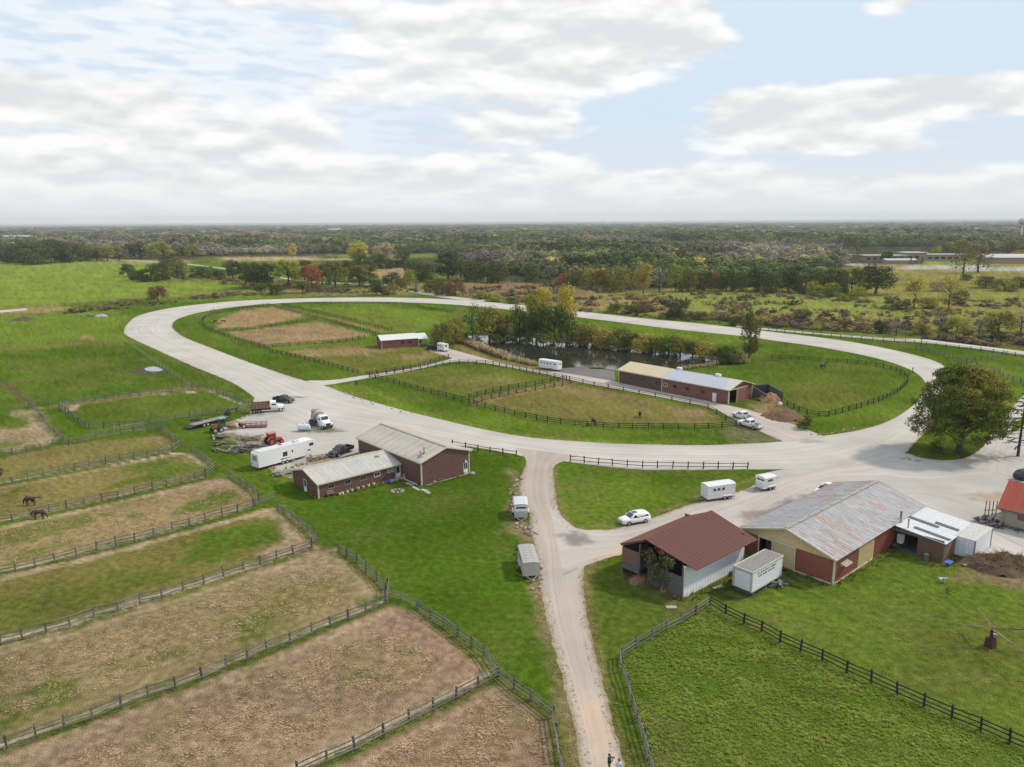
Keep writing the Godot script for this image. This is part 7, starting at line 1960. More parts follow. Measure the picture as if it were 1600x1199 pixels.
	heap("compost_spread", "low reddish end of the compost by the path", Vector3(60.2, 0, -171.2), yaw - 0.1, Vector3(3.4, 0.8, 2.0), [0.36, 0.18, 0.11], 34)
	heap("mulch_heap", "wide dark brown mulch heap in front of the white storage container", Vector3(63.6, 0, -91.1), 0.2 - 0.5, Vector3(5.8, 1.9, 3.0), [0.29, 0.18, 0.10], 35, "heap", 420)
	var tank := thing("white_tank", "small white tank beside the sawdust heap", "tank", Vector3(64.9, 0, -179.3))
	var tm := MB.new()
	tm.ball(Vector3(0, 0.55, 0), Vector3(0.55, 0.55, 0.55), 8, 12)
	tm.soften()
	part("shell", tm, white, tank)
	boxpart("base", Vector3(0, 0.06, 0), Vector3(0.7, 0.12, 0.7), mat("concrete", 0.48, 0.45, 0.40, 0.9, 0.0, 0.75), tank)
	var d := thing("steel_drum", "grey green steel drum against the workshop's board wall", "drum", Vector3(54.56, 0, -93.5))
	var dm := MB.new()
	dm.tube(Vector3.ZERO, Vector3(0, 0.9, 0), 0.31, 0.31, 14)
	for y in [0.3, 0.6]:
		dm.tube(Vector3(0, y, 0), Vector3(0, y + 0.04, 0), 0.33, 0.33, 14)
	part("body", dm, mat("drum_green", 0.16, 0.20, 0.19, 0.5, 0.0, 0.7), d)
	var lid := MB.new()
	lid.tube(Vector3(0, 0.9, 0), Vector3(0, 0.93, 0), 0.29, 0.29, 14)
	part("lid", lid, mat("drum_lid", 0.3, 0.33, 0.32, 0.5), d)
	var tub := thing("blue_tub", "blue plastic tub on the grass at the workshop's corner", "tub", Vector3(56.75, 0, -92.1), yaw)
	var um := MB.new()
	um.taper(Vector3(0, 0.2, 0), Vector3(1.0, 0.4, 0.6), Vector3(1.2, 0.4, 0.75))
	part("body", um, mat("tub_blue", 0.05, 0.12, 0.42, 0.4), tub)
	boxpart("rim", Vector3(0, 0.42, 0), Vector3(1.26, 0.06, 0.8), mat("tub_rim", 0.10, 0.2, 0.55, 0.4), tub)
	var mv := thing("white_mower", "white machine parked in the workshop's dark bay", "machine", Vector3(53.62, 0, -98.4), yaw + 0.3)
	boxpart("body", Vector3(0, 0.75, 0), Vector3(1.5, 0.5, 0.9), white, mv)
	boxpart("guard", Vector3(-0.6, 1.3, 0), Vector3(0.08, 1.1, 0.9), white, mv)
	boxpart("seat", Vector3(0.3, 1.1, 0), Vector3(0.5, 0.15, 0.5), mat("black_plastic", 0.03, 0.03, 0.03, 0.6), mv)
	for s in [-1, 1]:
		wheel(mv, -0.5, s * 0.5, 0.45, 0.25)
		wheel(mv, 0.6, s * 0.5, 0.3, 0.2)
	scatter_pile("bay_clutter", "dark clutter at the mouth of the workshop bay", Vector3(52.42, 0, -97.5), yaw, 14, Vector2(0.7, 0.6), [[0.06, 0.06, 0.06], [0.3, 0.3, 0.3], [0.14, 0.12, 0.1]], Vector2(0.4, 1.2))
	scatter_pile("implement_pile", "tangle of dark farm implements with red uprights left of the red roofed barn", Vector3(70.8, 0, -105.9), 0.6, 40, Vector2(1.4, 1.6), [[0.05, 0.05, 0.055], [0.30, 0.12, 0.09], [0.45, 0.44, 0.45], [0.10, 0.10, 0.14]], Vector2(0.5, 1.8))
	var rk := thing("pole_rack", "row of upright rusty poles in the implement pile", "pole rack", Vector3(72.6, 0, -108.9))
	for i in 4:
		boxpart("pole", Vector3(-0.9 + i * 0.55, 1.2, 0), Vector3(0.09, 2.4, 0.09), mat("rust", 0.22, 0.085, 0.045, 0.85, 0.0, 0.6), rk)
	boxpart("crossbar", Vector3(-0.1, 0.9, 0), Vector3(2.0, 0.08, 0.08), mat("rust"), rk)
	scatter_pile("tyre_pile", "dark clutter between the shed's white wall and the box body", Vector3(27.99, 0, -90.4), yaw, 18, Vector2(1.2, 0.8), [[0.03, 0.03, 0.03], [0.08, 0.08, 0.08], [0.16, 0.15, 0.13]], Vector2(0.4, 1.3))
	scatter_pile("pallet", "grey broken pallet on bare soil beside the box body", Vector3(32.69, 0, -86.6), 0.3, 8, Vector2(0.8, 0.5), [[0.3, 0.29, 0.26], [0.2, 0.19, 0.17]], Vector2(0.8, 1.6), "pallet")
	scatter_pile("orange_board", "orange brown board lying before the white storage container", Vector3(58.87, 0, -91.9), 0.2, 3, Vector2(0.3, 0.2), [[0.5, 0.27, 0.15]], Vector2(1.0, 1.4), "board")
	var hw := thing("horse_walker", "horse walker with brown motor post and four thin arms on the lawn", "horse walker", Vector3(50.17, 0, -72.6))
	var brown := mat("walker_brown", 0.085, 0.03, 0.025, 0.7, 0.0, 0.6)
	var hm := MB.new()
	hm.taper(Vector3(0, 0.55, 0), Vector3(0.85, 1.1, 0.85), Vector3(0.7, 1.1, 0.7), Basis(Vector3.UP, 0.5))
	part("housing", hm, brown, hw)
	var post := MB.new()
	post.tube(Vector3(0, 1.1, 0), Vector3(0, 2.2, 0), 0.16, 0.11, 8)
	part("post", post, brown, hw)
	boxpart("motor", Vector3(0.28, 1.35, 0.1), Vector3(0.4, 0.35, 0.35), mat("motor_grey", 0.35, 0.35, 0.36, 0.5, 0.4), hw)
	var wood := mat("arm_pale", 0.34, 0.29, 0.15, 0.8, 0.0, 0.6)
	var hub: Vector3 = Vector3(50.17, 0, -72.6)
	for tip in [Vector3(46.78, 2.3, -73.3), Vector3(51.01, 2.3, -76.5), Vector3(55.62, 2.3, -71.9), Vector3(50.43, 2.2, -67.5)]:
		var a := MB.new()
		var q: Vector3 = tip - hub
		a.bar(Vector3(0, 2.1, 0), q, 0.07, 0.06)
		a.bar(Vector3(0, 2.2, 0) + q.cross(Vector3.UP).normalized() * 0.25, q * 0.75 + Vector3(0, 0.55, 0), 0.05, 0.05)
		part("arm", a, wood if q.x < 0.5 or q.z < -3 else brown, hw)
	var tl := thing("tall_weed", "small grey green thistle standing on the lawn below the dog", "plant", Vector3(51.84, 0, -83.5))
	var wm := MB.new()
	for i in 24:
		var a := rng.randf() * TAU
		var p := Vector3(cos(a) * 0.25, 0.2 + rng.randf() * 0.8, sin(a) * 0.25) * Vector3(rng.randf(), 1, rng.randf())
		wm.tri(p, p + Vector3(cos(a) * 0.25, 0.1, sin(a) * 0.25), p + Vector3(0, 0.2, 0.06))
	wm.tube(Vector3.ZERO, Vector3(0, 1.0, 0), 0.03, 0.02, 5)
	part("leaves", wm, leaf_mat("thistle", 0.12, 0.15, 0.09), tl)
	var sg := thing("path_sign", "small green sign on posts beside the path to the far stable", "sign", Vector3(-42.24, 0, -202.1))
	boxpart("board", Vector3(0, 1.5, 0), Vector3(0.9, 1.2, 0.06), mat("sign_green", 0.08, 0.16, 0.09, 0.5), sg)
	for s in [-1, 1]:
		boxpart("post", Vector3(s * 0.4, 1.0, -0.06), Vector3(0.1, 2.0, 0.08), mat("grey_plank", 0.22, 0.215, 0.205, 0.9, 0.0, 0.5, 1.2), sg)
	for p in [Vector3(117.7, 0, -219.4), Vector3(-152.1, 0, -388.2), Vector3(-151.2, 0, -382.6)]:
		var k := thing("marker_post", "dark marker post at the oval road's inner edge, %s" % ("near the maple" if p.x > 0 else "left end, right of two" if p.x < -151.6 else "left end, left of two"), "post", p, 0, "dark marker posts along the oval")
		boxpart("shaft", Vector3(0, 0.55, 0), Vector3(0.14, 1.1, 0.14), mat("post_dark", 0.03, 0.03, 0.03), k)
		boxpart("cap", Vector3(0, 1.4, 0), Vector3(0.34, 0.5, 0.06), mat("post_dark"), k)
	var up := thing("utility_pole", "slim dark utility pole by the lane at the far right", "utility pole", Vector3(141.4, 0, -259.9))
	var um2 := MB.new()
	um2.tube(Vector3.ZERO, Vector3(0, 8.2, 0), 0.16, 0.11, 8)
	part("shaft", um2, mat("pole_brown", 0.10, 0.08, 0.06, 0.9), up)
	boxpart("crossarm", Vector3(0, 7.6, 0), Vector3(1.8, 0.12, 0.12), mat("pole_brown"), up)
	var dk := thing("pond_dock", "small dark wooden dock at the pond's near bank by the barn", "dock", Vector3(26.27, 0, -228.9), -0.1)
	for i in 9:
		boxpart("plank", Vector3(-2.0 + i * 0.5, 0.4, 0), Vector3(0.46, 0.06, 1.6), mat("dock_brown", 0.14, 0.09, 0.06, 0.9, 0.0, 0.6), dk)
	for s in [-1, 1]:
		boxpart("post", Vector3(s * 2.0, 0.35, -0.7), Vector3(0.14, 0.9, 0.14), mat("dock_brown"), dk)
	var sm := noise(4, 0.9, 2)
	for s in [[V([1.95, -128.1, 0.57, -123.8, 0.01, -119.4, 0.21, -114.2]), 26, "drive's left edge above the grey trailer"], [V([0.46, -105.9, 1.95, -104.4, 3, -102.1]), 22, "drive's edge between the two lawn trailers"], [V([3.25, -93.3, 3.2, -87, 2.85, -86.1]), 10, "drive's edge beside the beige trailer"], [V([73.7, -137.7, 75.1, -136.9, 76.4, -136.1]), 12, "tip of the big tree's island"], [V([63, -153.8, 67.6, -155.2, 72.9, -158.2]), 10, "inner edge of the oval below the bush"], [V([-44.03, -196.6, -36.19, -186.2, -24.17, -174.2]), 14, "inner edge of the oval below the path"]]:
		var line := resample(smooth(s[0], 0.5), s[1])
		var t := thing("edge_stones", "scattered pale stones along the %s" % s[2], "stones", Vector3(line[0].x, 0, line[0].y))
		for p in line:
			var k := MB.new()
			var r := rng.randf_range(0.12, 0.36)
			k.ball(Vector3.ZERO, Vector3(r, r * 0.6, r * rng.randf_range(0.6, 1.0)), 4, 6, sm, 0.35)
			var o := part("stone", k, [mat("stone_pale", 0.55, 0.48, 0.38, 0.9, 0.0, 0.7), mat("stone_mid", 0.42, 0.35, 0.27, 0.9, 0.0, 0.7), mat("stone_dull", 0.3, 0.26, 0.21, 0.9, 0.0, 0.7)][rng.randi() % 3], t)
			o.position = Vector3(p.x + rng.randf_range(-0.7, 0.7), r * 0.3, p.y + rng.randf_range(-0.7, 0.7)) - t.position
			o.rotation.y = rng.randf() * TAU

# ---------- bodies: tapered bones joined smoothly, meshed with surface nets ----------
func skin(m: MB, bones: Array, cell: float, blend: float) -> void:
	var lo := Vector3.INF
	var hi := -Vector3.INF
	for b in bones:
		var r: float = maxf(b[2], b[3]) + blend + cell * 2.0
		lo = lo.min(b[0].min(b[1]) - Vector3.ONE * r)
		hi = hi.max(b[0].max(b[1]) + Vector3.ONE * r)
	var nx := int((hi.x - lo.x) / cell) + 2
	var ny := int((hi.y - lo.y) / cell) + 2
	var nz := int((hi.z - lo.z) / cell) + 2
	var field := PackedFloat32Array()
	field.resize(nx * ny * nz)
	field.fill(1.0)
	for b in bones:
		var a: Vector3 = b[0]
		var ab: Vector3 = b[1] - b[0]
		var l2 := maxf(ab.length_squared(), 1e-8)
		var r: float = maxf(b[2], b[3]) + blend + cell * 1.5
		var p0: Vector3 = (a.min(b[1]) - Vector3.ONE * r - lo) / cell
		var p1: Vector3 = (a.max(b[1]) + Vector3.ONE * r - lo) / cell
		for x in range(maxi(0, int(p0.x)), mini(nx - 1, int(p1.x) + 1) + 1):
			for y in range(maxi(0, int(p0.y)), mini(ny - 1, int(p1.y) + 1) + 1):
				for z in range(maxi(0, int(p0.z)), mini(nz - 1, int(p1.z) + 1) + 1):
					var p := lo + Vector3(x, y, z) * cell
					var t := clampf((p - a).dot(ab) / l2, 0, 1)
					var d := (a + ab * t).distance_to(p) - lerpf(b[2], b[3], t)
					var at := (x * ny + y) * nz + z
					var old := field[at]
					var h := maxf(blend - absf(old - d), 0.0) / blend
					field[at] = minf(old, d) - h * h * blend * 0.25
	var made := {}
	var spots := PackedVector3Array()
	var step := [0, 1, nz, nz + 1, ny * nz, ny * nz + 1, ny * nz + nz, ny * nz + nz + 1]
	var edges := [[0, 1], [0, 2], [0, 4], [1, 3], [1, 5], [2, 3], [2, 6], [3, 7], [4, 5], [4, 6], [5, 7], [6, 7]]
	for x in nx - 1:
		for y in ny - 1:
			for z in nz - 1:
				var at := (x * ny + y) * nz + z
				var first := field[at] < 0.0
				var mixed := false
				for k in range(1, 8):
					if (field[at + step[k]] < 0.0) != first:
						mixed = true
						break
				if not mixed:
					continue
				var sum := Vector3.ZERO
				var count := 0
				for e in edges:
					var f0 := field[at + step[e[0]]]
					var f1 := field[at + step[e[1]]]
					if (f0 < 0.0) != (f1 < 0.0):
						var t := f0 / (f0 - f1)
						var c0 := Vector3(e[0] >> 2, (e[0] >> 1) & 1, e[0] & 1)
						var c1 := Vector3(e[1] >> 2, (e[1] >> 1) & 1, e[1] & 1)
						sum += c0.lerp(c1, t)
						count += 1
				made[at] = spots.size()
				spots.append(lo + (Vector3(x, y, z) + sum / count) * cell)
	var tones := PackedColorArray()
	for p in spots:
		var best := 1e9
		var tone := Color.WHITE
		for b in bones:
			var ab: Vector3 = b[1] - b[0]
			var t := clampf((p - b[0]).dot(ab) / maxf(ab.length_squared(), 1e-8), 0, 1)
			var d: float = (b[0] + ab * t).distance_to(p) - lerpf(b[2], b[3], t)
			if d < best:
				best = d
				tone = b[4]
		tones.append(tone)
	var start := m.v.size()
	for at in made:
		var x: int = at / (ny * nz)
		var y: int = (at / nz) % ny
		var z: int = at % nz
		if x == 0 or y == 0 or z == 0:
			continue
		var here := field[at] < 0.0
		for k in 3:
			var other: int = at + [ny * nz, nz, 1][k]
			if (field[other] < 0.0) == here:
				continue
			var u: int = [nz, 1, ny * nz][k]
			var w: int = [1, ny * nz, nz][k]
			if not (made.has(at - u) and made.has(at - w) and made.has(at - u - w)):
				continue
			var q := [made[at], made[at - u], made[at - u - w], made[at - w]]
			if not here:
				q.reverse()
			for tri in [[0, 1, 2], [0, 2, 3]]:
				m.col = tones[q[tri[0]]]
				m.tri(spots[q[tri[0]]], spots[q[tri[1]]], spots[q[tri[2]]])
	var sum := {}
	for i in range(start, m.v.size()):
		var key := m.v[i].snapped(Vector3.ONE * cell * 0.02)
		sum[key] = sum.get(key, Vector3.ZERO) + m.n[i]
	for i in range(start, m.v.size()):
		m.n[i] = sum[m.v[i].snapped(Vector3.ONE * cell * 0.02)].normalized()

func horse_shape(grazing: bool, coat: Color, leg: Color, stride := 0.0) -> MB:
	var b := []
	b.append([Vector3(-0.55, 1.16, 0), Vector3(0.42, 1.14, 0), 0.30, 0.285, coat])
	b.append([Vector3(-0.66, 1.24, 0), Vector3(-0.4, 1.26, 0), 0.24, 0.24, coat])
	b.append([Vector3(0.4, 1.1, 0), Vector3(0.6, 1.16, 0), 0.27, 0.22, coat])
	b.append([Vector3(0.2, 1.36, 0), Vector3(0.46, 1.4, 0), 0.12, 0.13, coat])
	if grazing:
		b.append([Vector3(0.55, 1.25, 0), Vector3(1.0, 0.78, 0), 0.21, 0.125, coat])
		b.append([Vector3(1.0, 0.80, 0), Vector3(1.08, 0.62, 0), 0.12, 0.115, coat])
		b.append([Vector3(1.08, 0.62, 0), Vector3(1.2, 0.16, 0), 0.10, 0.058, coat])
		for s in [-1, 1]:
			b.append([Vector3(0.98, 0.87, s * 0.06), Vector3(0.93, 1.0, s * 0.09), 0.04, 0.012, leg])
	else:
		b.append([Vector3(0.55, 1.25, 0), Vector3(1.0, 1.78, 0), 0.22, 0.125, coat])
		b.append([Vector3(1.0, 1.84, 0), Vector3(1.15, 1.8, 0), 0.125, 0.12, coat])
		b.append([Vector3(1.15, 1.8, 0), Vector3(1.5, 1.5, 0), 0.10, 0.06, coat])
		for s in [-1, 1]:
			b.append([Vector3(0.98, 1.93, s * 0.06), Vector3(1.0, 2.08, s * 0.08), 0.04, 0.012, leg])
	for s in [-1, 1]:
		var o: float = stride * s
		b.append([Vector3(0.5, 1.05, s * 0.15), Vector3(0.46 + o * 0.3, 0.78, s * 0.16), 0.15, 0.085, coat])
		b.append([Vector3(0.46 + o * 0.3, 0.78, s * 0.16), Vector3(0.5 + o * 0.7, 0.46, s * 0.15), 0.085, 0.058, leg])
		b.append([Vector3(0.5 + o * 0.7, 0.46, s * 0.15), Vector3(0.47 + o, 0.13, s * 0.15), 0.055, 0.042, leg])
		b.append([Vector3(0.47 + o, 0.13, s * 0.15), Vector3(0.53 + o, 0.045, s * 0.15), 0.045, 0.06, leg])
		b.append([Vector3(-0.6, 1.12, s * 0.15), Vector3(-0.42 - o * 0.3, 0.84, s * 0.18), 0.21, 0.13, coat])
		b.append([Vector3(-0.42 - o * 0.3, 0.84, s * 0.18), Vector3(-0.74 - o * 0.8, 0.52, s * 0.16), 0.12, 0.062, leg])
		b.append([Vector3(-0.74 - o * 0.8, 0.52, s * 0.16), Vector3(-0.68 - o, 0.13, s * 0.16), 0.06, 0.044, leg])
		b.append([Vector3(-0.68 - o, 0.13, s * 0.16), Vector3(-0.62 - o, 0.045, s * 0.16), 0.045, 0.06, leg])
	var m := MB.new()
	skin(m, b, 0.04, 0.09)
	return m

func horse(label: String, at: Vector3, yaw: float, grazing: bool, coat: Color, dark: Color, tail_out := false, stride := 0.0) -> void:
	var h := thing("horse", label, "horse", at, yaw)
	var hide := mat("horse_hide", 1, 1, 1, 0.55, 0.0, 0.85, 0.6)
	hide.albedo_color = Color(1, 1, 1)
	part("body", horse_shape(grazing, coat, dark, stride), hide, h)
	var t := MB.new()
	t.col = dark
	var line := [Vector3(-0.88, 1.32, 0), Vector3(-1.05, 1.15, 0), Vector3(-1.08, 0.8, 0.02), Vector3(-1.04, 0.42, 0.0)]
	if tail_out:
		line = [Vector3(-0.86, 1.34, 0), Vector3(-1.2, 1.42, 0), Vector3(-1.6, 1.36, 0.06), Vector3(-1.95, 1.12, 0.1)]
	for i in 3:
		t.tube(line[i], line[i + 1], [0.06, 0.09, 0.10][i], [0.09, 0.10, 0.03][i], 8)
	part("tail", t, hide, h)
	var mane := MB.new()
	mane.col = dark
	var a := Vector3(0.5, 1.45, 0)
	var z := Vector3(0.98, 0.92, 0) if grazing else Vector3(0.92, 1.93, 0)
	for i in 9:
		var p := a.lerp(z, i / 8.0) + Vector3(0, 0.03 if grazing else -0.02, 0)
		mane.box(p + Vector3(-0.01 if not grazing else 0.05, -0.06, 0.03), Vector3(0.1, 0.22, 0.09), Basis(Vector3.BACK, 0.6 if not grazing else -0.7))
	part("mane", mane, hide, h)

func animals() -> void:
	var bay := Color(0.060, 0.024, 0.018)
	var black := Color(0.012, 0.010, 0.010)
	var chestnut := Color(0.13, 0.045, 0.022)
	horse("dark brown horse grazing head left, its long tail streaming to the right", Vector3(-77.2, 0, -115.3), PI - 0.05, true, bay, black, true)
	horse("dark horse with reddish back grazing head right beside the fence", Vector3(-72.2, 0, -109.5), 0.05, true, Color(0.075, 0.032, 0.024), black)
	horse("dark horse cut by the picture's left edge, hindquarters showing", Vector3(-92.2, 0, -129.9), PI + 0.1, true, bay, black)
	horse("black horse standing head up in the paddock at the right of the oval", Vector3(94.5, 0, -227.1), 0.35, false, black, black, false, 0.08)
	horse("dark horse seen from behind in the paddock before the pond barn", Vector3(29.36, 0, -169.5), 1.35, true, Color(0.03, 0.02, 0.018), black)
	horse("small dark horse by the lower paddock fence left of the standing horse", Vector3(18.08, 0, -162.9), -1.2, true, Color(0.045, 0.03, 0.022), black)
	horse("brown horse at the left of the straw coloured far paddock", Vector3(-133.9, 0, -342.2), 2.6, true, chestnut, Color(0.05, 0.02, 0.012))
	horse("brown horse right of another in the straw coloured far paddock", Vector3(-130.1, 0, -342.1), 0.3, true, chestnut, Color(0.05, 0.02, 0.012))
	var f := thing("foal", "brown foal lying between the two horses in the far paddock", "foal", Vector3(-130.9, 0, -338.8), 0.2)
	var fm := MB.new()
	skin(fm, [[Vector3(-0.5, 0.25, 0), Vector3(0.4, 0.25, 0), 0.24, 0.2, chestnut], [Vector3(0.4, 0.3, 0), Vector3(0.75, 0.5, 0), 0.13, 0.1, chestnut], [Vector3(0.75, 0.5, 0), Vector3(1.0, 0.35, 0), 0.1, 0.06, chestnut], [Vector3(0.2, 0.12, 0.2), Vector3(0.6, 0.08, 0.3), 0.07, 0.05, bay], [Vector3(-0.4, 0.12, 0.2), Vector3(0.0, 0.08, 0.4), 0.08, 0.05, bay]], 0.04, 0.08)
	part("body", fm, mat("horse_hide"), f)
	var ft := MB.new()
	ft.col = bay
	ft.tube(Vector3(-0.7, 0.25, 0), Vector3(-0.95, 0.06, 0.1), 0.05, 0.03, 6)
	part("tail", ft, mat("horse_hide"), f)
	var white := Color(0.72, 0.71, 0.69)
	var dark := Color(0.03, 0.03, 0.032)
	var d := thing("dog", "small white and black dog standing on the lawn before the workshop", "dog", Vector3(53.23, 0, -87.2), -0.15)
	var dm := MB.new()
	var b := [[Vector3(-0.32, 0.52, 0), Vector3(-0.05, 0.5, 0), 0.15, 0.15, white], [Vector3(-0.05, 0.5, 0), Vector3(0.2, 0.5, 0), 0.15, 0.165, Color(0.35, 0.35, 0.36)], [Vector3(0.2, 0.5, 0), Vector3(0.3, 0.52, 0), 0.16, 0.14, white], [Vector3(0.3, 0.56, 0), Vector3(0.46, 0.62, 0), 0.10, 0.085, white], [Vector3(0.46, 0.62, 0), Vector3(0.52, 0.62, 0), 0.10, 0.09, white], [Vector3(0.52, 0.6, 0), Vector3(0.68, 0.55, 0), 0.065, 0.04, white]]
	for s in [-1, 1]:
		b.append([Vector3(0.22, 0.42, s * 0.09), Vector3(0.2, 0.22, s * 0.1), 0.07, 0.04, white])
		b.append([Vector3(0.2, 0.22, s * 0.1), Vector3(0.22, 0.03, s * 0.1), 0.04, 0.035, white])
		b.append([Vector3(-0.32, 0.45, s * 0.1), Vector3(-0.24, 0.28, s * 0.11), 0.10, 0.06, white])
		b.append([Vector3(-0.24, 0.28, s * 0.11), Vector3(-0.38, 0.18, s * 0.11), 0.055, 0.035, dark])
		b.append([Vector3(-0.38, 0.18, s * 0.11), Vector3(-0.34, 0.03, s * 0.11), 0.035, 0.035, white])
		b.append([Vector3(0.46, 0.7, s * 0.07), Vector3(0.42, 0.66, s * 0.13), 0.045, 0.03, dark])
	b.append([Vector3(-0.45, 0.58, 0), Vector3(-0.6, 0.78, 0), 0.045, 0.025, white])
	skin(dm, b, 0.02, 0.04)
	part("body", dm, mat("horse_hide"), d)
	var collar := MB.new()
	collar.tube(Vector3(0.33, 0.58, 0), Vector3(0.37, 0.6, 0), 0.105, 0.1, 10)
	part("collar", collar, mat("tub_blue"), d)

# a hand with four fingers and a thumb: wrist, pointing direction, palm normal, curl in radians
func hand(bones: Array, wrist: Vector3, dir: Vector3, palm: Vector3, curl: float, side: float, tone: Color) -> void:
	var across := dir.cross(palm).normalized() * side
	var knuckle := wrist + dir * 0.09
	bones.append([wrist, knuckle, 0.024, 0.03, tone])
	bones.append([wrist + dir * 0.04 + across * 0.018, knuckle + across * 0.025, 0.02, 0.016, tone])
	bones.append([wrist + dir * 0.04 - across * 0.018, knuckle - across * 0.025, 0.02, 0.016, tone])
	var lengths := [0.070, 0.080, 0.074, 0.058]
	for i in 4:
		var root: Vector3 = knuckle + across * (0.033 - i * 0.022)
		var d := dir.rotated(across, 0.0)
		var p := root
		for j in 3:
			d = (d * cos(curl * (0.6 + 0.4 * j)) + palm * sin(curl * (0.6 + 0.4 * j))).normalized() if j == 0 else (d + palm * curl * 0.7).normalized()
			var q: Vector3 = p + d * lengths[i] * [0.45, 0.32, 0.25][j]
			bones.append([p, q, 0.0095 - j * 0.0008, 0.0088 - j * 0.0008, tone])
			p = q
	var base := wrist + dir * 0.025 + across * 0.026
	var mid := base + (dir * 0.5 + across * 0.7 + palm * 0.4).normalized() * 0.04
	bones.append([base, mid, 0.014, 0.011, tone])
	bones.append([mid, mid + (dir * 0.8 + across * 0.1 + palm * 0.7).normalized() * 0.035, 0.010, 0.009, tone])

func person(label: String, at: Vector3, yaw: float, shirt: Color, trousers: Color, hair: Color, raised: bool) -> void:
	var o := thing("person", label, "person", at, yaw)
	var flesh := Color(0.40, 0.24, 0.17)
	var shoe := Color(0.03, 0.028, 0.026)
	var m := MB.new()
	var b := [
		[Vector3(0, 0.98, 0), Vector3(0, 1.12, 0), 0.145, 0.135, trousers], [Vector3(0, 1.14, 0), Vector3(0.01, 1.34, 0), 0.135, 0.15, shirt],
		[Vector3(0.0, 1.40, -0.13), Vector3(0.0, 1.40, 0.13), 0.085, 0.085, shirt], [Vector3(0.01, 1.34, -0.08), Vector3(0.01, 1.34, 0.08), 0.13, 0.13, shirt],
		[Vector3(0, 1.42, 0), Vector3(0.02, 1.54, 0), 0.062, 0.055, flesh],
	]
	var wrists := []
	for s in [-1, 1]:
		var hip := Vector3(0, 0.95, s * 0.095)
		var knee := Vector3(0.04 + s * 0.05, 0.52, s * 0.12)
		var ankle := Vector3(s * 0.06, 0.09, s * 0.13)
		b.append([hip, knee, 0.095, 0.062, trousers])
		b.append([knee, ankle, 0.062, 0.042, trousers])
		b.append([ankle + Vector3(-0.03, -0.04, 0), ankle + Vector3(0.16, -0.05, 0), 0.045, 0.04, shoe])
		var shoulder := Vector3(0, 1.40, s * 0.19)
		var elbow: Vector3
		var wrist: Vector3
		if raised:
			elbow = Vector3(0.20, 1.24, s * 0.30)
			wrist = Vector3(0.33, 1.46, s * 0.12)
		else:
			elbow = Vector3(-0.02, 1.12, s * 0.26)
			wrist = Vector3(0.18, 1.02, s * 0.16)
		b.append([shoulder, elbow, 0.058, 0.045, shirt])
		b.append([elbow, wrist.lerp(elbow, 0.25), 0.043, 0.034, shirt if raised else flesh])
		b.append([wrist.lerp(elbow, 0.3), wrist, 0.031, 0.026, flesh])
		wrists.append([wrist, (wrist - elbow).normalized(), s])
	skin(m, b, 0.016, 0.045)
	var h := [
		[Vector3(0.02, 1.62, 0), Vector3(0.03, 1.68, 0), 0.082, 0.086, flesh], [Vector3(0.045, 1.57, 0), Vector3(0.06, 1.55, 0), 0.052, 0.042, flesh],
		[Vector3(0.115, 1.645, 0), Vector3(0.132, 1.61, 0), 0.012, 0.017, flesh], [Vector3(0.100, 1.572, -0.018), Vector3(0.100, 1.572, 0.018), 0.010, 0.010, Color(0.32, 0.13, 0.11)],
		[Vector3(0.0, 1.52, 0), Vector3(0.02, 1.58, 0), 0.055, 0.055, flesh],
	]
	for s in [-1, 1]:
		h.append([Vector3(0.100, 1.655, s * 0.033), Vector3(0.102, 1.655, s * 0.035), 0.013, 0.013, Color(0.05, 0.04, 0.035)])
		h.append([Vector3(0.01, 1.66, s * 0.085), Vector3(0.0, 1.615, s * 0.083), 0.018, 0.013, flesh])
	skin(m, h, 0.007, 0.018)
	for w in wrists:
		var hb := []
		var palm := Vector3(0.1, 0.2, -w[2]).normalized() if raised else Vector3(0.3, -0.2, -w[2]).normalized()
		hand(hb, w[0], w[1], (palm - w[1] * palm.dot(w[1])).normalized(), 0.7, 1.0, flesh)
		skin(m, hb, 0.005, 0.008)
	part("body", m, mat("cloth_and_skin", 1, 1, 1, 0.85, 0.0, 1.0), o)
	var hm := MB.new()
	hm.col = hair
	skin(hm, [[Vector3(0.0, 1.69, 0), Vector3(0.02, 1.70, 0), 0.094, 0.09, hair], [Vector3(-0.035, 1.65, 0), Vector3(-0.03, 1.60, 0), 0.082, 0.06, hair]], 0.012, 0.03)
	part("hair", hm, mat("cloth_and_skin"), o)
	if raised:
		boxpart("hand_held_controller", Vector3(0.40, 1.53, 0), Vector3(0.06, 0.09, 0.17), mat("black_plastic", 0.03, 0.03, 0.03, 0.6), o)

func people() -> void:
	person("person in black standing on the drive with both hands raised before the face", Vector3(7.75, 0, -54.16), -0.35, Color(0.014, 0.014, 0.018), Color(0.012, 0.012, 0.014), Color(0.03, 0.018, 0.014), true)
	person("person in a pale grey shirt on the drive beside the one in black", Vector3(8.45, 0, -53.57), 1.35, Color(0.55, 0.58, 0.62), Color(0.10, 0.11, 0.14), Color(0.09, 0.06, 0.045), false)

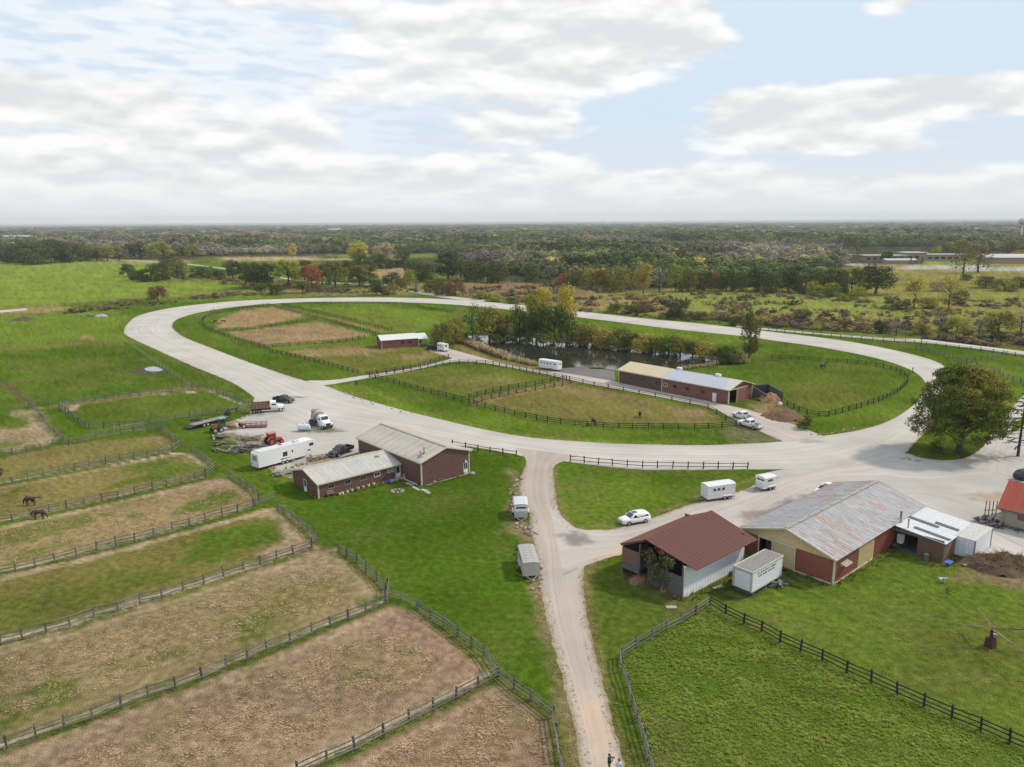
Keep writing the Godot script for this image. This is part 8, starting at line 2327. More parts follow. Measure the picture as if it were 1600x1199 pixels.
# ---------- trees ----------
# leaves spread over clumps that fill an uneven crown; unit tree: height 1, crown width 1
func crown(m: MB, clumps: Array, leaves: int, size: float, spread_tone := 0.22) -> void:
	for c in clumps:
		var clump_tone := 1.0 + rng.randf_range(-spread_tone, spread_tone)
		for i in leaves:
			var d := Vector3(rng.randfn(), rng.randfn(), rng.randfn()).normalized()
			var p: Vector3 = c[0] + d * c[1] * rng.randf_range(0.55, 1.05) * Vector3(1, c[2], 1)
			var f := clump_tone * rng.randf_range(0.75, 1.25)
			m.col = Color(f * rng.randf_range(0.92, 1.12), f, f * rng.randf_range(0.85, 1.1))
			var out := (d + Vector3(rng.randf_range(-0.7, 0.7), rng.randf_range(-0.3, 0.9), rng.randf_range(-0.7, 0.7))).normalized()
			var u := out.cross(Vector3(rng.randf() - 0.5, rng.randf() - 0.5, rng.randf() - 0.5)).normalized()
			var w := out.cross(u)
			var s := size * rng.randf_range(0.6, 1.3)
			var at := m.v.size()
			m.tri(p - u * s, p + u * s, p + w * s * 0.6)
			m.tri(p - u * s, p - w * s * 0.6, p + u * s)
			var k := (out * 0.6 + d * 0.3 + Vector3.UP * 0.2).normalized()
			if k.dot(out) < 0.15:
				k = out
			for q in range(at, m.v.size()):
				m.n[q] = k

func clump_set(kind: String, count: int, seed_: int) -> Array:
	rng.seed = seed_
	var o := []
	for i in count:
		var a := rng.randf() * TAU
		var t := rng.randf()
		match kind:
			"round":
				var y := lerpf(0.22, 0.90, t)
				var r := 0.40 * sqrt(maxf(0.0, 1.0 - pow((y - 0.5) / 0.5, 2))) * sqrt(rng.randf_range(0.2, 1.0))
				o.append([Vector3(cos(a) * r, y, sin(a) * r), rng.randf_range(0.13, 0.22), 0.62])
			"low":  # crown to the ground
				var y := lerpf(0.06, 0.86, t)
				var r := 0.43 * sqrt(maxf(0.05, 1.0 - pow((y - 0.30) / 0.66, 2))) * sqrt(rng.randf_range(0.25, 1.0))
				o.append([Vector3(cos(a) * r, y, sin(a) * r), rng.randf_range(0.14, 0.22), 0.7])
			"tall":
				var y := lerpf(0.2, 0.95, t)
				var r := 0.36 * (1.0 - pow(absf(y - 0.5) / 0.52, 2.0)) * sqrt(rng.randf())
				o.append([Vector3(cos(a) * r, y, sin(a) * r), rng.randf_range(0.13, 0.21), 0.6])
			"wide":
				var y := lerpf(0.17, 0.9, pow(t, 0.8))
				var r := 0.44 * sqrt(maxf(0.05, 1.0 - pow((y - 0.48) / 0.48, 2))) * pow(rng.randf(), 0.4)
				o.append([Vector3(cos(a) * r, y, sin(a) * r), rng.randf_range(0.11, 0.19), 0.62])
			"cone":
				var y := lerpf(0.08, 0.98, t)
				var r := 0.46 * (1.0 - y) * rng.randf_range(0.6, 1.0)
				o.append([Vector3(cos(a) * r, y, sin(a) * r), 0.05 + 0.10 * (1.0 - y), 0.5])
			"shrub":
				var y := lerpf(0.15, 0.8, t * t)
				var r := 0.42 * pow(rng.randf(), 0.5) * sqrt(1.0 - y * 0.8)
				o.append([Vector3(cos(a) * r, y, sin(a) * r), rng.randf_range(0.14, 0.24), 0.8])
	return o

func limbs(m: MB, clumps: Array, fork := 0.35, thick := 0.035, sides := 5) -> void:
	m.tube(Vector3.ZERO, Vector3(0.01, fork, 0), thick, thick * 0.75, sides + 2)
	m.tube(Vector3(0.01, fork, 0), Vector3(-0.01, 0.72, 0.01), thick * 0.75, thick * 0.2, sides)
	for i in clumps.size():
		if i % 3 == 0:
			var c: Vector3 = clumps[i][0]
			var from := Vector3(0, minf(c.y * 0.75, fork + 0.12), 0)
			var mid := from.lerp(c, 0.5) + Vector3(0, 0.02, 0)
			m.tube(from, mid, thick * 0.4, thick * 0.22, sides, false)
			m.tube(mid, c, thick * 0.22, thick * 0.06, sides, false)

var tree_shapes := {}
var tones := {
	"dark": [0.105, 0.12, 0.030], "deep": [0.072, 0.09, 0.028], "mid": [0.11, 0.15, 0.032], "olive": [0.17, 0.165, 0.042], "brown": [0.20, 0.135, 0.06],
	"lime": [0.30, 0.32, 0.05], "yellow": [0.55, 0.46, 0.08], "gold": [0.38, 0.30, 0.065], "orange": [0.36, 0.15, 0.05], "tan": [0.46, 0.37, 0.20], "grey": [0.22, 0.195, 0.165], "willow": [0.26, 0.235, 0.05],
}

func tree_shape(kind: String, variant: int) -> Array:
	var key := "%s%d" % [kind, variant]
	if not tree_shapes.has(key):
		var state := rng.state
		var c: Array
		var t := MB.new()
		var l := MB.new()
		match kind:
			"round", "low", "tall", "wide":
				c = clump_set(kind, 46, 100 + variant * 7)
				limbs(t, c, 0.24)
				crown(l, c, 72, 0.028)
			"sparse":  # thin crown: the branches show
				c = clump_set("round", 40, 140 + variant)
				limbs(t, c, 0.35, 0.03)
				crown(l, c, 16, 0.026)
			"bare":
				c = clump_set("tall", 46, 160 + variant)
				limbs(t, c, 0.3, 0.03)
				crown(l, c, 16, 0.022)
			"cone":
				c = clump_set("cone", 40, 180 + variant)
				limbs(t, c, 0.5, 0.02)
				crown(l, c, 26, 0.030)
			"shrub":
				c = clump_set("shrub", 16, 200 + variant)
				limbs(t, c, 0.15, 0.03)
				crown(l, c, 34, 0.055)
		tree_shapes[key] = [t.mesh(), l.mesh()]
		rng.state = state
	return tree_shapes[key]

var tree_protos := {}

func bark() -> StandardMaterial3D:
	return mat("bark", 0.10, 0.085, 0.07, 0.95, 0.0, 0.6, 1.0)

# spot: x, z, height, crown width
func tree(called: String, kind: String, tone: String, spot: Array, label: String, group := "", category := "tree") -> void:
	var variant := int(absf(spot[0] * 7.0 + spot[1] * 3.0)) % 2
	var key := called + kind + tone + str(variant)
	var at := Vector3(spot[0], 0, spot[1])
	var turn := fmod(absf(spot[0] * 1.7 + spot[1]), TAU)
	var o: Node3D
	if tree_protos.has(key):
		o = copy(tree_protos[key], at, turn, label, group)
		if not group:
			o.remove_meta("group")
	else:
		o = thing(called, label, category, at, turn, group)
		var s := tree_shape(kind, variant)
		var c: Array = tones[tone]
		part("trunk" if kind != "shrub" else "stem", s[0], bark(), o)
		part("crown" if kind != "shrub" else "foliage", s[1], leaf_mat("leaf_" + tone, c[0], c[1], c[2]), o)
		tree_protos[key] = o
	o.scale = Vector3(spot[3], spot[2], spot[3])

func plants() -> void:
	big_maple()
	pond_trees()
	named_trees()
	far_woods()
	scrub()

func big_maple() -> void:
	var at := Vector3(85.8, 0, -140.4)
	var o := thing("maple_tree", "large spreading maple with orange tinged top on the island by the oval", "tree", at, 0)
	rng.seed = 301
	var h := 17.4
	var c := []
	for i in 420:
		var a := rng.randf() * TAU
		var t := rng.randf()
		var y := lerpf(0.22, 0.97, t)
		var r := 8.5 * sqrt(maxf(0.03, 1.0 - pow((y - 0.42) / 0.56, 2))) * pow(rng.randf(), 0.38)
		var up := y * h
		var p := Vector3(cos(a) * r, up, sin(a) * r)
		if noise(77, 0.16, 2).get_noise_3dv(p) < -0.46:
			continue
		c.append([p, rng.randf_range(0.9, 1.7), 0.6])
	var t := MB.new()
	t.tube(Vector3(0, -0.1, 0), Vector3(0.1, 2.6, 0), 0.62, 0.45, 12)
	t.tube(Vector3(0.1, 2.6, 0), Vector3(0.0, 7.0, 0.2), 0.45, 0.3, 10)
	t.tube(Vector3(0, 7.0, 0.2), Vector3(-0.3, 14.0, 0), 0.3, 0.08, 8)
	for i in c.size():
		if i % 9 == 0:
			var q: Vector3 = c[i][0]
			var from := Vector3(0.05, clampf(q.y * 0.5, 2.2, 10.0), 0.1)
			var mid := from.lerp(q, 0.5) + Vector3(0, 0.5, 0)
			t.tube(from, mid, 0.17, 0.09, 6, false)
			t.tube(mid, q, 0.09, 0.03, 5, false)
	part("trunk", t, bark(), o)
	var low := MB.new()
	var top := MB.new()
	for k in c:
		var turning: bool = noise(78, 0.12, 2).get_noise_3dv(k[0]) + (k[0].y / h - 0.72) * 0.8 + k[0].x * 0.012 > 0.3
		crown(top if turning else low, [k], 110, 0.18, 0.28)
	part("crown", low, leaf_mat("leaf_maple", 0.125, 0.15, 0.028), o)
	part("turning_crown", top, leaf_mat("leaf_maple_turning", 0.26, 0.225, 0.045), o).set_meta("label", "orange and yellow tinged upper leaves")
	var s := thing("spruce_tree", "thin dark spruce with bare lower branches at the right edge", "tree", Vector3(96, 0, -138.5), 0)
	var st := MB.new()
	st.tube(Vector3.ZERO, Vector3(0, 14.0, 0), 0.28, 0.05, 8)
	var sl := MB.new()
	for i in 64:
		var y := 2.2 + i * 0.185
		var a := i * 2.4
		var l := (14.4 - y) * 0.23 + rng.randf_range(0.0, 0.8)
		var tip := Vector3(cos(a) * l, y - 0.12 * l, sin(a) * l)
		st.tube(Vector3(0, y, 0), tip, 0.05, 0.02, 4, false)
		if rng.randf() < 0.92:
			for k in 5:
				var p := Vector3(0, y, 0).lerp(tip, 0.4 + k * 0.15)
				crown(sl, [[p + Vector3(0, -0.08, 0), 0.26, 0.5]], 9, 0.12)
	part("trunk", st, bark(), s)
	part("crown", sl, leaf_mat("leaf_spruce", 0.055, 0.075, 0.05), s)
	tree("round_bush", "shrub", "dark", [63, -158.9, 3.4, 4.3], "round dark bush at the mouth of the pond path", "", "bush")
	tree("island_bush", "shrub", "mid", [82.2, -141.7, 2.8, 3.0], "scrubby bush under the maple's left side", "", "bush")
	var v := thing("creeper", "creeper with green and reddish leaves climbing the shed's open gable", "creeper", Vector3(17.86, 0, -85.8), deg_to_rad(FARM))
	var vl := MB.new()
	var vr := MB.new()
	var vs := MB.new()
	rng.seed = 305
	for i in 130:
		var z := rng.randf_range(-2.4, 1.8)
		var y := 4.5 * sqrt(rng.randf_range(0.03, 1.0))
		crown(vl, [[Vector3(rng.randf_range(-0.4, 0.1), y, z * (0.5 + y * 0.14)), 0.34, 0.8]], 12, 0.12)
	for i in 20:
		crown(vr, [[Vector3(rng.randf_range(-0.2, 1.6), rng.randf_range(4.2, 5.0), rng.randf_range(-1.6, 1.0)), 0.42, 0.45]], 14, 0.13)
	for z in [-0.9, 0.0, 0.8]:
		vs.tube(Vector3(-0.15, 0, z), Vector3(-0.05, 4.4, z * 0.8), 0.07, 0.04, 6)
	part("stem", vs, bark(), v)
	part("foliage", vl, leaf_mat("leaf_creeper", 0.14, 0.14, 0.055), v)
	part("turning_foliage", vr, leaf_mat("leaf_creeper_red", 0.33, 0.15, 0.08), v)

func pond_trees() -> void:
	var far_bank := "trees and bushes on the pond's far bank"
	tree("willow_tree", "low", "olive", [-25.64, -275, 8.9, 7.9], "leaning olive willow at the pond's left end, beside the far stable")
	tree("willow_tree", "low", "gold", [-20.92, -280.9, 11.0, 8.0], "gold tinged willow at the left of the pond's far bank")
	tree("cottonwood_tree", "sparse", "mid", [-14.78, -282.2, 15.8, 9.0], "tall loose grey green tree left of the willows on the far bank")
	tree("willow_tree", "low", "willow", [-8.35, -283.5, 14.0, 12.9], "broad yellow green willow on the pond's far bank, left group")
	tree("pond_tree", "low", "olive", [-3.29, -283.4, 12.1, 9.5], "olive willow touching the broad yellow green one on its right")
	tree("pond_tree", "low", "mid", [3, -286.3, 15.1, 8.2], "dark tree left of the tallest group on the far bank")
	tree("cottonwood_tree", "round", "yellow", [12.25, -292.6, 20.2, 7.9], "tall yellow leaved cottonwood, left of two behind the pond")
	tree("cottonwood_tree", "round", "lime", [8.03, -292.7, 18.8, 7.9], "yellow green cottonwood left of the tall yellow one behind the pond")
	tree("cottonwood_tree", "round", "yellow", [20.91, -292.3, 20.7, 8.4], "tall yellow leaved cottonwood, right of two behind the pond")
	tree("pond_tree", "round", "dark", [9.31, -286.1, 13.6, 11.1], "green tree below the left yellow cottonwood")
	tree("pond_tree", "round", "mid", [15.93, -282.7, 13.9, 11.4], "green tree below the right yellow cottonwood")
	tree("pond_tree", "low", "mid", [20.61, -281, 12.0, 8.5], "mid green tree right of the dark pair on the far bank")
	tree("pond_bush", "shrub", "lime", [14.26, -278.2, 5.7, 6.1], "bright green bush at the water's edge below the tallest trees", "", "bush")
	var seen := {}
	for p in [[[24.73, -276.3, 8.0, 10.3], "olive"], [[29.11, -273.2, 8.9, 10.9], "willow"], [[32.99, -268.8, 7.8, 10.0], "gold"], [[37.39, -265.9, 8.2, 10.6], "olive"], [[41.47, -263, 6.3, 8.1], "dark"], [[45.25, -260.2, 6.7, 9.8], "gold"], [[49.17, -257.4, 5.8, 8.6], "olive"], [[52.97, -253.4, 7.4, 9.6], "mid"], [[56.29, -250.8, 6.5, 7.8], "willow"], [[59.75, -248.2, 5.6, 7.1], "dark"], [[62.7, -244.6, 5.9, 8.9], "gold"], [[65.9, -240.9, 4.6, 6.9], "olive"], [[68.2, -237.5, 5.7, 8.7], "dark"]]:
		seen[p[1]] = seen.get(p[1], 0) + 1
		tree("bank_bush", "low", p[1], p[0], "%s %s bush from left in the row on the pond's far bank" % [ordinal(seen[p[1]]), {"olive": "olive", "willow": "yellow green", "gold": "gold tinged", "dark": "dark green", "mid": "mid green", "deep": "nearly black green"}[p[1]]], far_bank, "bush")
	var low := 0
	for p in [[[-17.81, -280.8, 4.3, 4.7], "dark"], [[-12.25, -279, 3.8, 5.2], "dark"], [[-5.85, -278.8, 4.3, 6.1], "dark"], [[0.08, -280.2, 5.3, 6.1], "dark"], [[5.31, -280, 5.7, 5.6], "dark"], [[10.6, -275.3, 5.2, 5.6], "dark"], [[18.21, -273.6, 5.6, 6.0], "dark"]]:
		low += 1
		tree("bank_bush", "shrub", p[1], p[0], "low dark bush, %s from the left under the pond's tall trees" % ordinal(low), far_bank, "bush")
	tree("bank_tree", "tall", "olive", [75.4, -238.4, 16.7, 7.1], "tall loose olive tree at the pond's right end")
	tree("bank_bush", "shrub", "tan", [72.2, -237.4, 4.5, 7.1], "tan bush at the foot of the loose tree at the pond's right end", "", "bush")
	var tuft := tuft_mesh(9, 0.05, 5)
	var spots := []
	var reed := smooth(V([-18.24, -283.9, -12.51, -268.8, -7.63, -257.8, -1.01, -245.2, 4.1, -238.1, 7.62, -233.6]), 0.3)
	rng.seed = 311
	for p in reed:
		for k in 5:
			var q := p + Vector2(rng.randf_range(-1.6, 1.6), rng.randf_range(-2.4, 0.8))
			spots.append([q, rng.randf_range(1.3, 2.4) * (1.0 if p.x < -3.0 else 0.7), 0.9])
	for p in smooth(V([50.36, -226.2, 59.33, -231.2, 66.7, -236.4, 71.3, -238.5]), 0.3):
		for k in 3:
			spots.append([p + Vector2(rng.randf_range(-1.0, 1.0), rng.randf_range(-1.0, 1.0)), rng.randf_range(0.7, 1.3), 0.8])
	tufts("reeds", tuft, spots, [Color(0.27, 0.20, 0.11), Color(0.21, 0.18, 0.075), Color(0.30, 0.23, 0.14)], "tan reeds along the pond's near shore")

func tuft_mesh(blades: int, width: float, seed_: int) -> ArrayMesh:
	var state := rng.state
	rng.seed = seed_
	var m := MB.new()
	for i in blades:
		var a := TAU * i / blades + rng.randf()
		var lean := rng.randf_range(0.15, 0.7)
		var d := Vector3(cos(a), 0, sin(a))
		var s := Vector3(-sin(a), 0, cos(a)) * width
		var base := d * rng.randf_range(0.0, 0.3)
		var mid := base + d * lean * 0.4 + Vector3(0, rng.randf_range(0.45, 0.65), 0)
		var tip := base + d * lean + Vector3(0, rng.randf_range(0.6, 1.0), 0)
		var at := m.v.size()
		m.quad(base - s, base + s, mid + s * 0.8, mid - s * 0.8)  # the upper side of the leaning blade is its front
		m.tri(mid - s * 0.8, mid + s * 0.8, tip)
		for k in range(at, m.v.size()):
			m.n[k] = (m.n[k] * 0.5 + Vector3.UP * 0.8).normalized()
	rng.state = state
	return m.mesh()

func tufts(called: String, mesh: Mesh, spots: Array, colours: Array, label: String, category := "grass") -> void:
	var mm := MultiMesh.new()
	mm.transform_format = MultiMesh.TRANSFORM_3D
	mm.use_colors = true
	mm.mesh = mesh
	mm.instance_count = spots.size()
	for i in spots.size():
		var s: Array = spots[i]
		var h: float = s[1]
		var w: float = h * s[2]
		mm.set_instance_transform(i, Transform3D(Basis(Vector3.UP, rng.randf() * TAU).scaled(Vector3(w, h, w)), Vector3(s[0].x, 0, s[0].y)))
		var c: Color = colours[rng.randi() % colours.size()] if s.size() < 4 else s[3]
		var f := 1.5 * rng.randf_range(0.75, 1.25)
		mm.set_instance_color(i, Color(c.r * f, c.g * f, c.b * f))
	var o := MultiMeshInstance3D.new()
	o.name = numbered(called)
	o.multimesh = mm
	o.material_override = leaf_mat("instance_leaf", 1, 1, 1)
	leaf_mat("instance_leaf", 1, 1, 1).albedo_color = Color(1, 1, 1)
	add_child(o, true)
	tag(o, label, category)
	o.set_meta("kind", "stuff")

func named_trees() -> void:
	var names := {"dark": "dark green", "deep": "blackish green", "mid": "mid green", "olive": "olive", "brown": "brownish", "lime": "yellow green", "yellow": "yellow", "gold": "golden", "orange": "orange red", "tan": "pale tan", "grey": "grey leafless", "willow": "yellowish olive"}
	tree("oak_tree", "wide", "orange", [-139.9, -535.6, 16.0, 16.7], "orange red tree in the row behind the oval's far edge")
	tree("oak_tree", "wide", "lime", [-159.4, -547.7, 19.0, 20.1], "broad yellow green tree left of the orange red one")
	tree("oak_tree", "wide", "deep", [-171, -532.1, 18.5, 20.7], "broad dark tree left of the yellow green one in the row behind the oval")
	tree("maple_tree", "round", "yellow", [-174, -876.2, 22.9, 27.0], "round yellow tree in front of the far grey woods")
	tree("poplar_tree", "tall", "yellow", [-288.8, -1017.9, 18.3, 14.2], "narrow pale yellow tree at the edge of the far tan field")
	tree("maple_tree", "round", "tan", [-167.5, -1004.3, 19.7, 30.8], "round pale tan tree before the grey woods, right of the yellow one")
	tree("maple_tree", "round", "tan", [-172.2, -1230.2, 10.0, 12.5], "small pinkish tan tree in the far grey woods")
	tree("oak_tree", "low", "deep", [76.9, -349.9, 10.0, 12.6], "round dark bush like tree alone beside the far side of the oval")
	tree("maple_tree", "sparse", "yellow", [204.6, -386.6, 18.7, 14.7], "thin branched yellow tree in the right meadow")
	tree("maple_tree", "sparse", "gold", [212.5, -369.5, 19.1, 12.9], "thin branched golden tree right of another in the meadow")
	tree("oak_tree", "sparse", "olive", [375.4, -637.7, 23.0, 26.1], "leafy headed bare limbed tree, left of two beside the school road")
	tree("oak_tree", "sparse", "brown", [396.5, -652.4, 24.6, 29.5], "bare limbed spreading tree, right of two beside the school road")
	tree("pine_tree", "cone", "deep", [400, -770.6, 7.6, 5.1], "left of three small dark pines by the school lawn")
	tree("pine_tree", "cone", "deep", [411.4, -781.4, 9.0, 5.9], "middle of three small dark pines by the school lawn")
	tree("pine_tree", "cone", "deep", [416.4, -780.9, 7.7, 5.9], "right of three small dark pines by the school lawn")
	tree("oak_tree", "round", "deep", [220.8, -462.9, 17.7, 24.1], "big dark oak at the edge of the right meadow")
	tree("oak_tree", "low", "mid", [202.8, -455.6, 17.4, 16.8], "sunlit green tree left of the big dark oak by the right meadow")
	tree("meadow_tree", "round", "brown", [-203.3, -438.4, 9.5, 11.4], "lone brownish tree in the scrub left of the oval")
	tree("meadow_bush", "shrub", "deep", [-177.1, -455.7, 4.6, 5.8], "small dark round bush in the scrub left of the oval", "", "bush")
	tree("maple_tree", "round", "gold", [81.1, -470.5, 20.3, 12.0], "golden tree with bare lower stem at the far meadow's edge")
	tree("maple_tree", "round", "gold", [54.58, -518.6, 14.6, 13.1], "golden headed tree in the woods beyond the pond")
	tree("oak_tree", "wide", "deep", [-49.84, -602.1, 22.8, 26.4], "large dark tree by the white lane beyond the oval")
	tree("oak_tree", "round", "deep", [-84.2, -475.2, 10.3, 10.5], "dark tree standing on the oval's far verge")
	var sets := [
		["grove left of the hay field", "grove at the hay field's far left", "low", [[[-658.9, -1004.1, 21.3, 40.4], "dark"], [[-575.5, -901, 25.0, 37.7], "deep"], [[-535.5, -869.7, 27.0, 39.5], "dark"], [[-531.1, -896.8, 26.4, 38.5], "deep"], [[-528.1, -925.7, 24.2, 34.0], "dark"], [[-528.2, -956.9, 21.9, 27.6], "mid"], [[-663.6, -1059.9, 22.5, 37.8], "dark"], [[-660.1, -1099.8, 25.1, 38.8], "deep"], [[-633.7, -1096.7, 21.5, 31.9], "dark"]]],
		["row beyond the hay field", "row beyond the hay field", "wide", [[[-504.2, -938.6, 18.4, 21.5], "olive"], [[-491, -937.3, 18.4, 23.1], "willow"], [[-484.6, -952.4, 17.1, 23.3], "olive"], [[-495.7, -1004.2, 19.7, 18.8], "dark"], [[-481.7, -1002.7, 19.6, 22.4], "deep"], [[-467.7, -1001.2, 19.6, 24.1], "lime"], [[-442.1, -981, 24.0, 27.1], "lime"], [[-395.8, -959.4, 18.8, 19.2], "willow"], [[-433, -1015.4, 16.6, 22.3], "olive"]]],
		["clump on the hay field's tip", "clump in the hay field", "low", [[[-324.8, -650.2, 11.8, 13.4], "deep"], [[-297.9, -612.1, 9.1, 13.7], "dark"], [[-281, -597.6, 14.8, 17.8], "deep"], [[-281.1, -617.9, 15.3, 17.1], "dark"], [[-285.2, -655.1, 18.3, 18.0], "olive"], [[-325.2, -727.3, 15.5, 16.1], "deep"], [[-264.5, -645.9, 9.6, 15.2], "dark"], [[-251.6, -637.4, 10.5, 16.1], "mid"], [[-234, -614.7, 8.1, 9.9], "dark"]]],
		["row behind the oval's left end", "row of trees behind the oval", "wide", [[[-225.5, -621.1, 16.4, 15.5], "dark"], [[-196.8, -567.3, 16.9, 16.1], "deep"], [[-181.5, -538.1, 17.8, 13.4], "dark"], [[-162.7, -603, 16.9, 16.8], "dark"], [[-136.2, -551.8, 16.4, 17.2], "mid"], [[-120.7, -523.9, 19.1, 19.9], "olive"], [[-124.7, -587.3, 16.5, 17.2], "dark"], [[-106.9, -538.9, 16.1, 17.5], "olive"], [[-105.3, -567.4, 15.0, 14.5], "olive"], [[-147.3, -478.6, 6.4, 10.9], "deep"], [[-134.2, -491.1, 8.2, 12.0], "olive"], [[-161.4, -492.6, 6.6, 9.6], "mid"]]],
		["belt before the tan field", "belt right of the tan field", "low", [[[-154.3, -785.9, 16.8, 20.2], "mid"], [[-135.8, -762.3, 16.3, 19.5], "dark"], [[-122.5, -750.6, 14.8, 17.9], "deep"], [[-108.4, -770.8, 19.0, 19.6], "dark"], [[-73.7, -583.9, 17.3, 17.8], "deep"], [[-63.2, -576.9, 16.2, 16.6], "dark"], [[-88.6, -566.3, 9.4, 13.5], "deep"], [[-72.9, -547.9, 11.8, 10.2], "lime"], [[-74.8, -516.2, 7.7, 8.8], "brown"], [[-76.1, -474.8, 8.7, 10.5], "olive"], [[-39.31, -594.6, 17.6, 20.0], "mid"], [[-27.75, -580.9, 16.3, 18.6], "dark"], [[-17.84, -573.9, 14.2, 17.4], "mid"], [[-10.05, -567.3, 15.9, 17.2], "dark"]]],
		["thicket along the white lane", "bushy trees along the lane", "low", [[[-51.88, -486.5, 8.9, 11.5], "olive"], [[-43.34, -473, 11.0, 12.0], "olive"], [[-34.28, -468.3, 11.7, 12.6], "brown"], [[-62, -496.2, 7.4, 10.1], "grey"], [[-24.79, -459.6, 5.4, 7.0], "grey"], [[-17.63, -443.8, 5.2, 8.2], "lime"], [[-9.2, -432.4, 4.3, 9.4], "lime"], [[0.22, -421.5, 3.5, 8.5], "mid"]]],
		["thicket behind the pond meadow", "thicket behind the pond meadow", "low", [[[14.88, -578.1, 14.3, 14.6], "mid"], [[28.69, -564.8, 13.1, 16.2], "grey"], [[36.55, -541.1, 9.9, 10.9], "orange"], [[45.1, -535.1, 12.4, 15.3], "olive"], [[62, -508.2, 14.3, 15.5], "olive"], [[69.9, -488.7, 16.2, 14.9], "willow"], [[78.1, -502.3, 12.5, 12.8], "olive"], [[94.2, -487.3, 15.4, 14.2], "grey"], [[104.3, -486.8, 18.6, 10.9], "lime"], [[112.7, -486.3, 14.5, 14.3], "olive"], [[123.5, -490.3, 13.8, 15.3], "dark"], [[132, -504.1, 12.5, 10.5], "orange"], [[137.7, -489.5, 14.6, 15.4], "dark"], [[147.7, -488.9, 13.0, 15.5], "mid"], [[157.8, -488.3, 15.4, 16.4], "deep"], [[161.4, -474.7, 13.4, 15.2], "dark"], [[175.1, -482.8, 14.4, 17.3], "deep"], [[182.1, -473.5, 13.4, 14.5], "dark"], [[189.2, -464.6, 15.4, 16.9], "dark"], [[203.9, -481.1, 15.2, 15.8], "deep"]]],
		["hedge beyond the oval", "bushes beyond the oval", "low", [[[57.98, -370.8, 4.4, 9.5], "dark"], [[65.1, -375.9, 6.3, 8.3], "brown"], [[51.29, -379.3, 4.5, 7.7], "mid"], [[86, -344.8, 4.1, 7.2], "olive"], [[91.7, -333.4, 5.1, 6.4], "grey"], [[96.3, -324.8, 4.4, 6.8], "dark"], [[131.9, -343, 4.6, 9.9], "deep"], [[102.5, -318.5, 3.8, 6.7], "dark"], [[138.8, -315.1, 3.8, 8.1], "brown"], [[149.2, -292.9, 6.5, 9.4], "grey"], [[147.9, -301.7, 5.1, 7.3], "deep"], [[160.7, -295.9, 5.5, 7.4], "willow"], [[174.9, -308.1, 7.3, 10.7], "grey"], [[177.2, -300.6, 6.6, 9.4], "lime"], [[181.8, -293.5, 6.0, 9.3], "grey"], [[194.5, -301.8, 8.7, 13.3], "willow"], [[202.1, -299.8, 8.7, 12.2], "grey"], [[182.1, -281.9, 3.4, 6.8], "deep"]]],
		["right meadow", "bushes in the right meadow", "low", [[[179.6, -452.8, 9.8, 9.8], "lime"], [[190, -452.3, 8.3, 10.7], "lime"], [[196.5, -432.9, 7.2, 10.4], "lime"], [[185.7, -426.2, 4.3, 5.5], "lime"], [[203.7, -411.6, 4.1, 6.2], "mid"], [[196, -381.3, 4.5, 9.4], "dark"], [[211.6, -386.3, 5.8, 8.9], "lime"], [[249, -423.1, 6.4, 9.1], "dark"], [[255.1, -482.8, 7.2, 11.0], "willow"], [[268.9, -482, 6.4, 11.1], "tan"], [[338, -569.1, 4.7, 10.0], "dark"], [[312.1, -503.3, 8.4, 14.9], "olive"], [[309.8, -479.7, 8.8, 14.4], "willow"], [[334.4, -501.9, 8.3, 13.2], "olive"]]],
		["school grounds", "trees round the school", "round", [[[399.6, -820.2, 12.1, 15.3], "mid"], [[476.9, -868.3, 15.6, 13.3], "lime"], [[506.8, -895.9, 19.0, 17.3], "olive"], [[538.6, -925.3, 21.1, 19.8], "willow"], [[606.3, -1234.3, 18.1, 25.4], "mid"], [[541.3, -1185.7, 19.3, 21.9], "mid"], [[462.1, -1049.3, 23.9, 23.1], "olive"], [[564.7, -859.2, 11.3, 19.0], "gold"], [[615.4, -951.6, 20.2, 15.2], "brown"]]],
	]
	for s in sets:
		var all := {}
		var seen := {}
		s[3].sort_custom(func(a, b): return a[0][0] / -a[0][1] < b[0][0] / -b[0][1])
		for t in s[3]:
			all[t[1]] = all.get(t[1], 0) + 1
		for t in s[3]:
			var shrubby: bool = "bush" in s[1]
			seen[t[1]] = seen.get(t[1], 0) + 1
			var which: String = "%s " % ordinal(seen[t[1]]) if all[t[1]] > 1 else ""
			tree("bush" if shrubby else "field_tree", s[2] if t[1] != "grey" else "bare", t[1], t[0], "%s%s %s%s in the %s" % [which, names[t[1]], "bush" if shrubby else "tree", " from left" if which else "", s[0]], s[1], "bush" if shrubby else "tree")

func multi(called: String, mesh: Mesh, where: Array, label: String, category: String) -> void:
	var mm := MultiMesh.new()
	mm.transform_format = MultiMesh.TRANSFORM_3D
	mm.use_colors = true
	mm.mesh = mesh
	mm.instance_count = where.size()
	for i in where.size():
		mm.set_instance_transform(i, where[i][0])
		mm.set_instance_color(i, where[i][1])
	var o := MultiMeshInstance3D.new()
	o.name = numbered(called)
	o.multimesh = mm
	o.material_override = leaf_mat("instance_leaf", 1, 1, 1)
	leaf_mat("instance_leaf", 1, 1, 1).albedo_color = Color(1, 1, 1)
	add_child(o, true)
	tag(o, label, category)
	o.set_meta("kind", "stuff")

